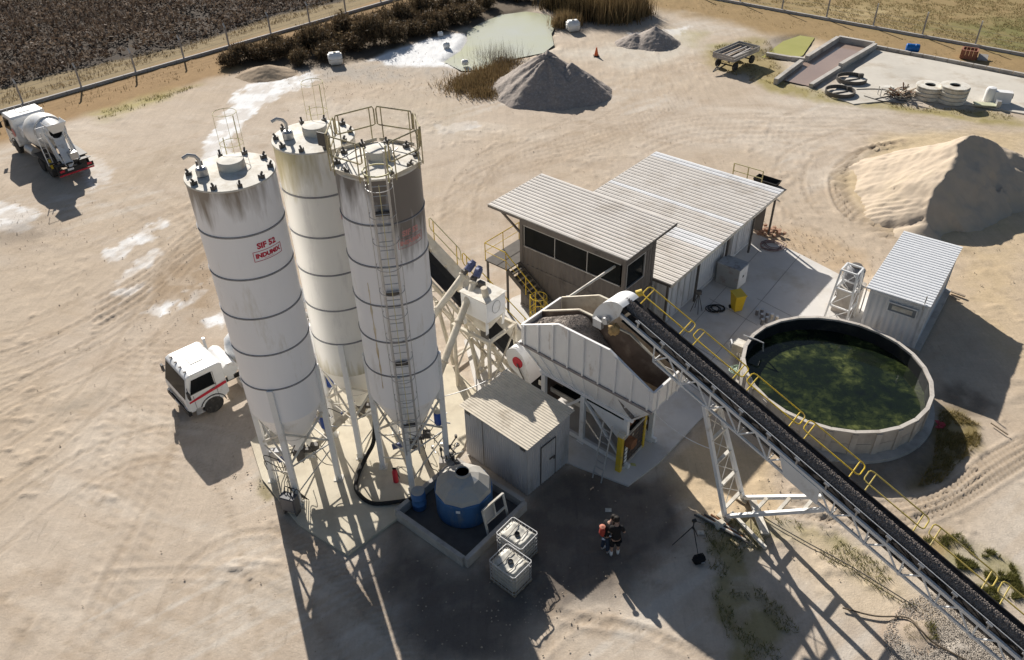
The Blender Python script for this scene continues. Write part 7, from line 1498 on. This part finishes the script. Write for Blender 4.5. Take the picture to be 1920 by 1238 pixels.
    for sg, st in zip((-1, 1), (.0, .06)):
        i = len(pj); k_ = (sg * .11, .03 + st * .5, .50); end = (sg * .11, .03 + st * .5, .46) if shorts else (sg * .12, -.02 + st, .10); pj += [((sg * .095, 0, .84), .105), (k_ if not shorts else (sg * .105, .02 + st * .3, .64), .085), (end, .085 if shorts else .06)]; pe += [(0, i), (i, i + 1), (i + 1, i + 2)]
    skinned('shorts' if shorts else 'trousers', pj, pe, 0, bottom, T)
    for sg, st in zip((-1, 1), (.0, .06)):
        skinned('shoe', [((sg * .12, -.06 + st, .05), .05), ((sg * .125, .06 + st, .045), (.055, .045)), ((sg * .13, .17 + st, .035), (.048, .035))], [(0, 1), (1, 2)], 0, shoes, T, 1)
        if shorts: MB(True).tube((sg * .12, -.02 + st, .10), (sg * .12, -.01 + st, .26), .052, 10, .058).build('sock', WHITE, T)
    if hold == 'camera':
        MB().box((0, arms[0][1][1] + .14, arms[0][1][2] + .04), (.16, .1, .11)).tube((0, arms[0][1][1] + .18, arms[0][1][2] + .04), (0, arms[0][1][1] + .28, arms[0][1][2] + .04), .04, 12).build('held_camera', CHAS, T)
    return T
NAVY = mat('dark_blue_denim', (.03, .045, .075), .9, .1, 10); BLK = mat('black_cloth', (.014, .013, .014), .9, .1, 10); SHOEW = mat('pale_shoe', (.50, .50, .50), .7, .1, 8)
pa = P(1152, 1041); person((pa.x, pa.y, -.02), radians(0), 'person in black shirt and shorts with white socks, seen from behind', BLK, BLK, SHOEW, True, 'camera', (((.27, .08, 1.16), (.12, .3, 1.2)), ((.3, .05, 1.16), (.14, .3, 1.22))), s=1.03)
pb2 = P(1133, 1033); PPL = person((pb2.x, pb2.y, -.02), radians(-62), 'person in dark clothes with an orange-red backpack, beside the person in black', BLK, NAVY, SHOEW, False, None, (((.25, .12, 1.14), (.13, .32, 1.12)), ((.25, .12, 1.14), (.13, .32, 1.12))), s=1.0, bend=.2)
bpk = MB(True); BPM = mat('orange_red_backpack', (.36, .055, .04), .7, .15, 6)
o_ = skinned('backpack', [((0, -.18, 1.02), (.14, .08)), ((0, -.18, 1.2), (.15, .09)), ((0, -.14, 1.38), (.12, .08))], [(0, 1), (1, 2)], 1, BPM, PPL, 1)
MB(True).lathe([(0, -.03), (.1, -.01), (.11, .02), (0, .06)], 12, (0, -.17, 1.46)).build('rolled_top', mat('salmon_cloth', (.50, .20, .14), .8), o_)
# ================================================================== TRIPOD AND BAG
tp_ = P(1293, 1025); TP = Thing('camera_tripod', 'black photo tripod standing alone on the shaded ground', 'tripod', (tp_.x, tp_.y, -.02), .4)
for k in range(3):
    a = 2 * pi * k / 3 + .5; l_ = MB().tube((0, 0, 1.15), (.35 * cos(a), .35 * sin(a), .5), .02, 6).build('leg', CHAS, TP); MB().tube((.35 * cos(a), .35 * sin(a), .5), (.62 * cos(a), .62 * sin(a), 0), .014, 6).build('leg_section', STEEL if k == 9 else CHAS, l_)
MB().tube((0, 0, 1.0), (0, 0, 1.4), .022, 8).build('centre_column', CHAS, TP); MB().box((0, 0, 1.45), (.14, .1, .1)).tube((0, 0, 1.42), (.22, -.1, 1.36), .012, 5).build('pan_head', CHAS, TP)
bg_ = P(1310, 1052); BG = Thing('camera_bag', 'black camera bag lying beside the tripod', 'bag', (bg_.x, bg_.y, -.02), .3)
bm = bmesh.new(); bmesh.ops.create_cube(bm, size=1)
for v in bm.verts: v.co = Vector((v.co.x * (.5 if v.co.z < 0 else .38), v.co.y * (.36 if v.co.z < 0 else .24), v.co.z * .32 + .16))
bmesh.ops.bevel(bm, geom=bm.edges[:], offset=.07, segments=3, affect='EDGES'); me = bpy.data.meshes.new('bag_body'); bm.to_mesh(me); bm.free(); me.polygons.foreach_set('use_smooth', [True] * len(me.polygons)); me.materials.append(BLK); o = bpy.data.objects.new('bag_body', me); COL.objects.link(o); o.parent = BG.o
MB(True).path([V(-.15, 0, .3), V(-.1, 0, .42), V(.1, 0, .42), V(.15, 0, .3)], .02, 6).build('carry_handle', BLK, BG); MB().box((.05, -.2, .14), (.12, .02, .05)).build('badge', STEEL, BG)
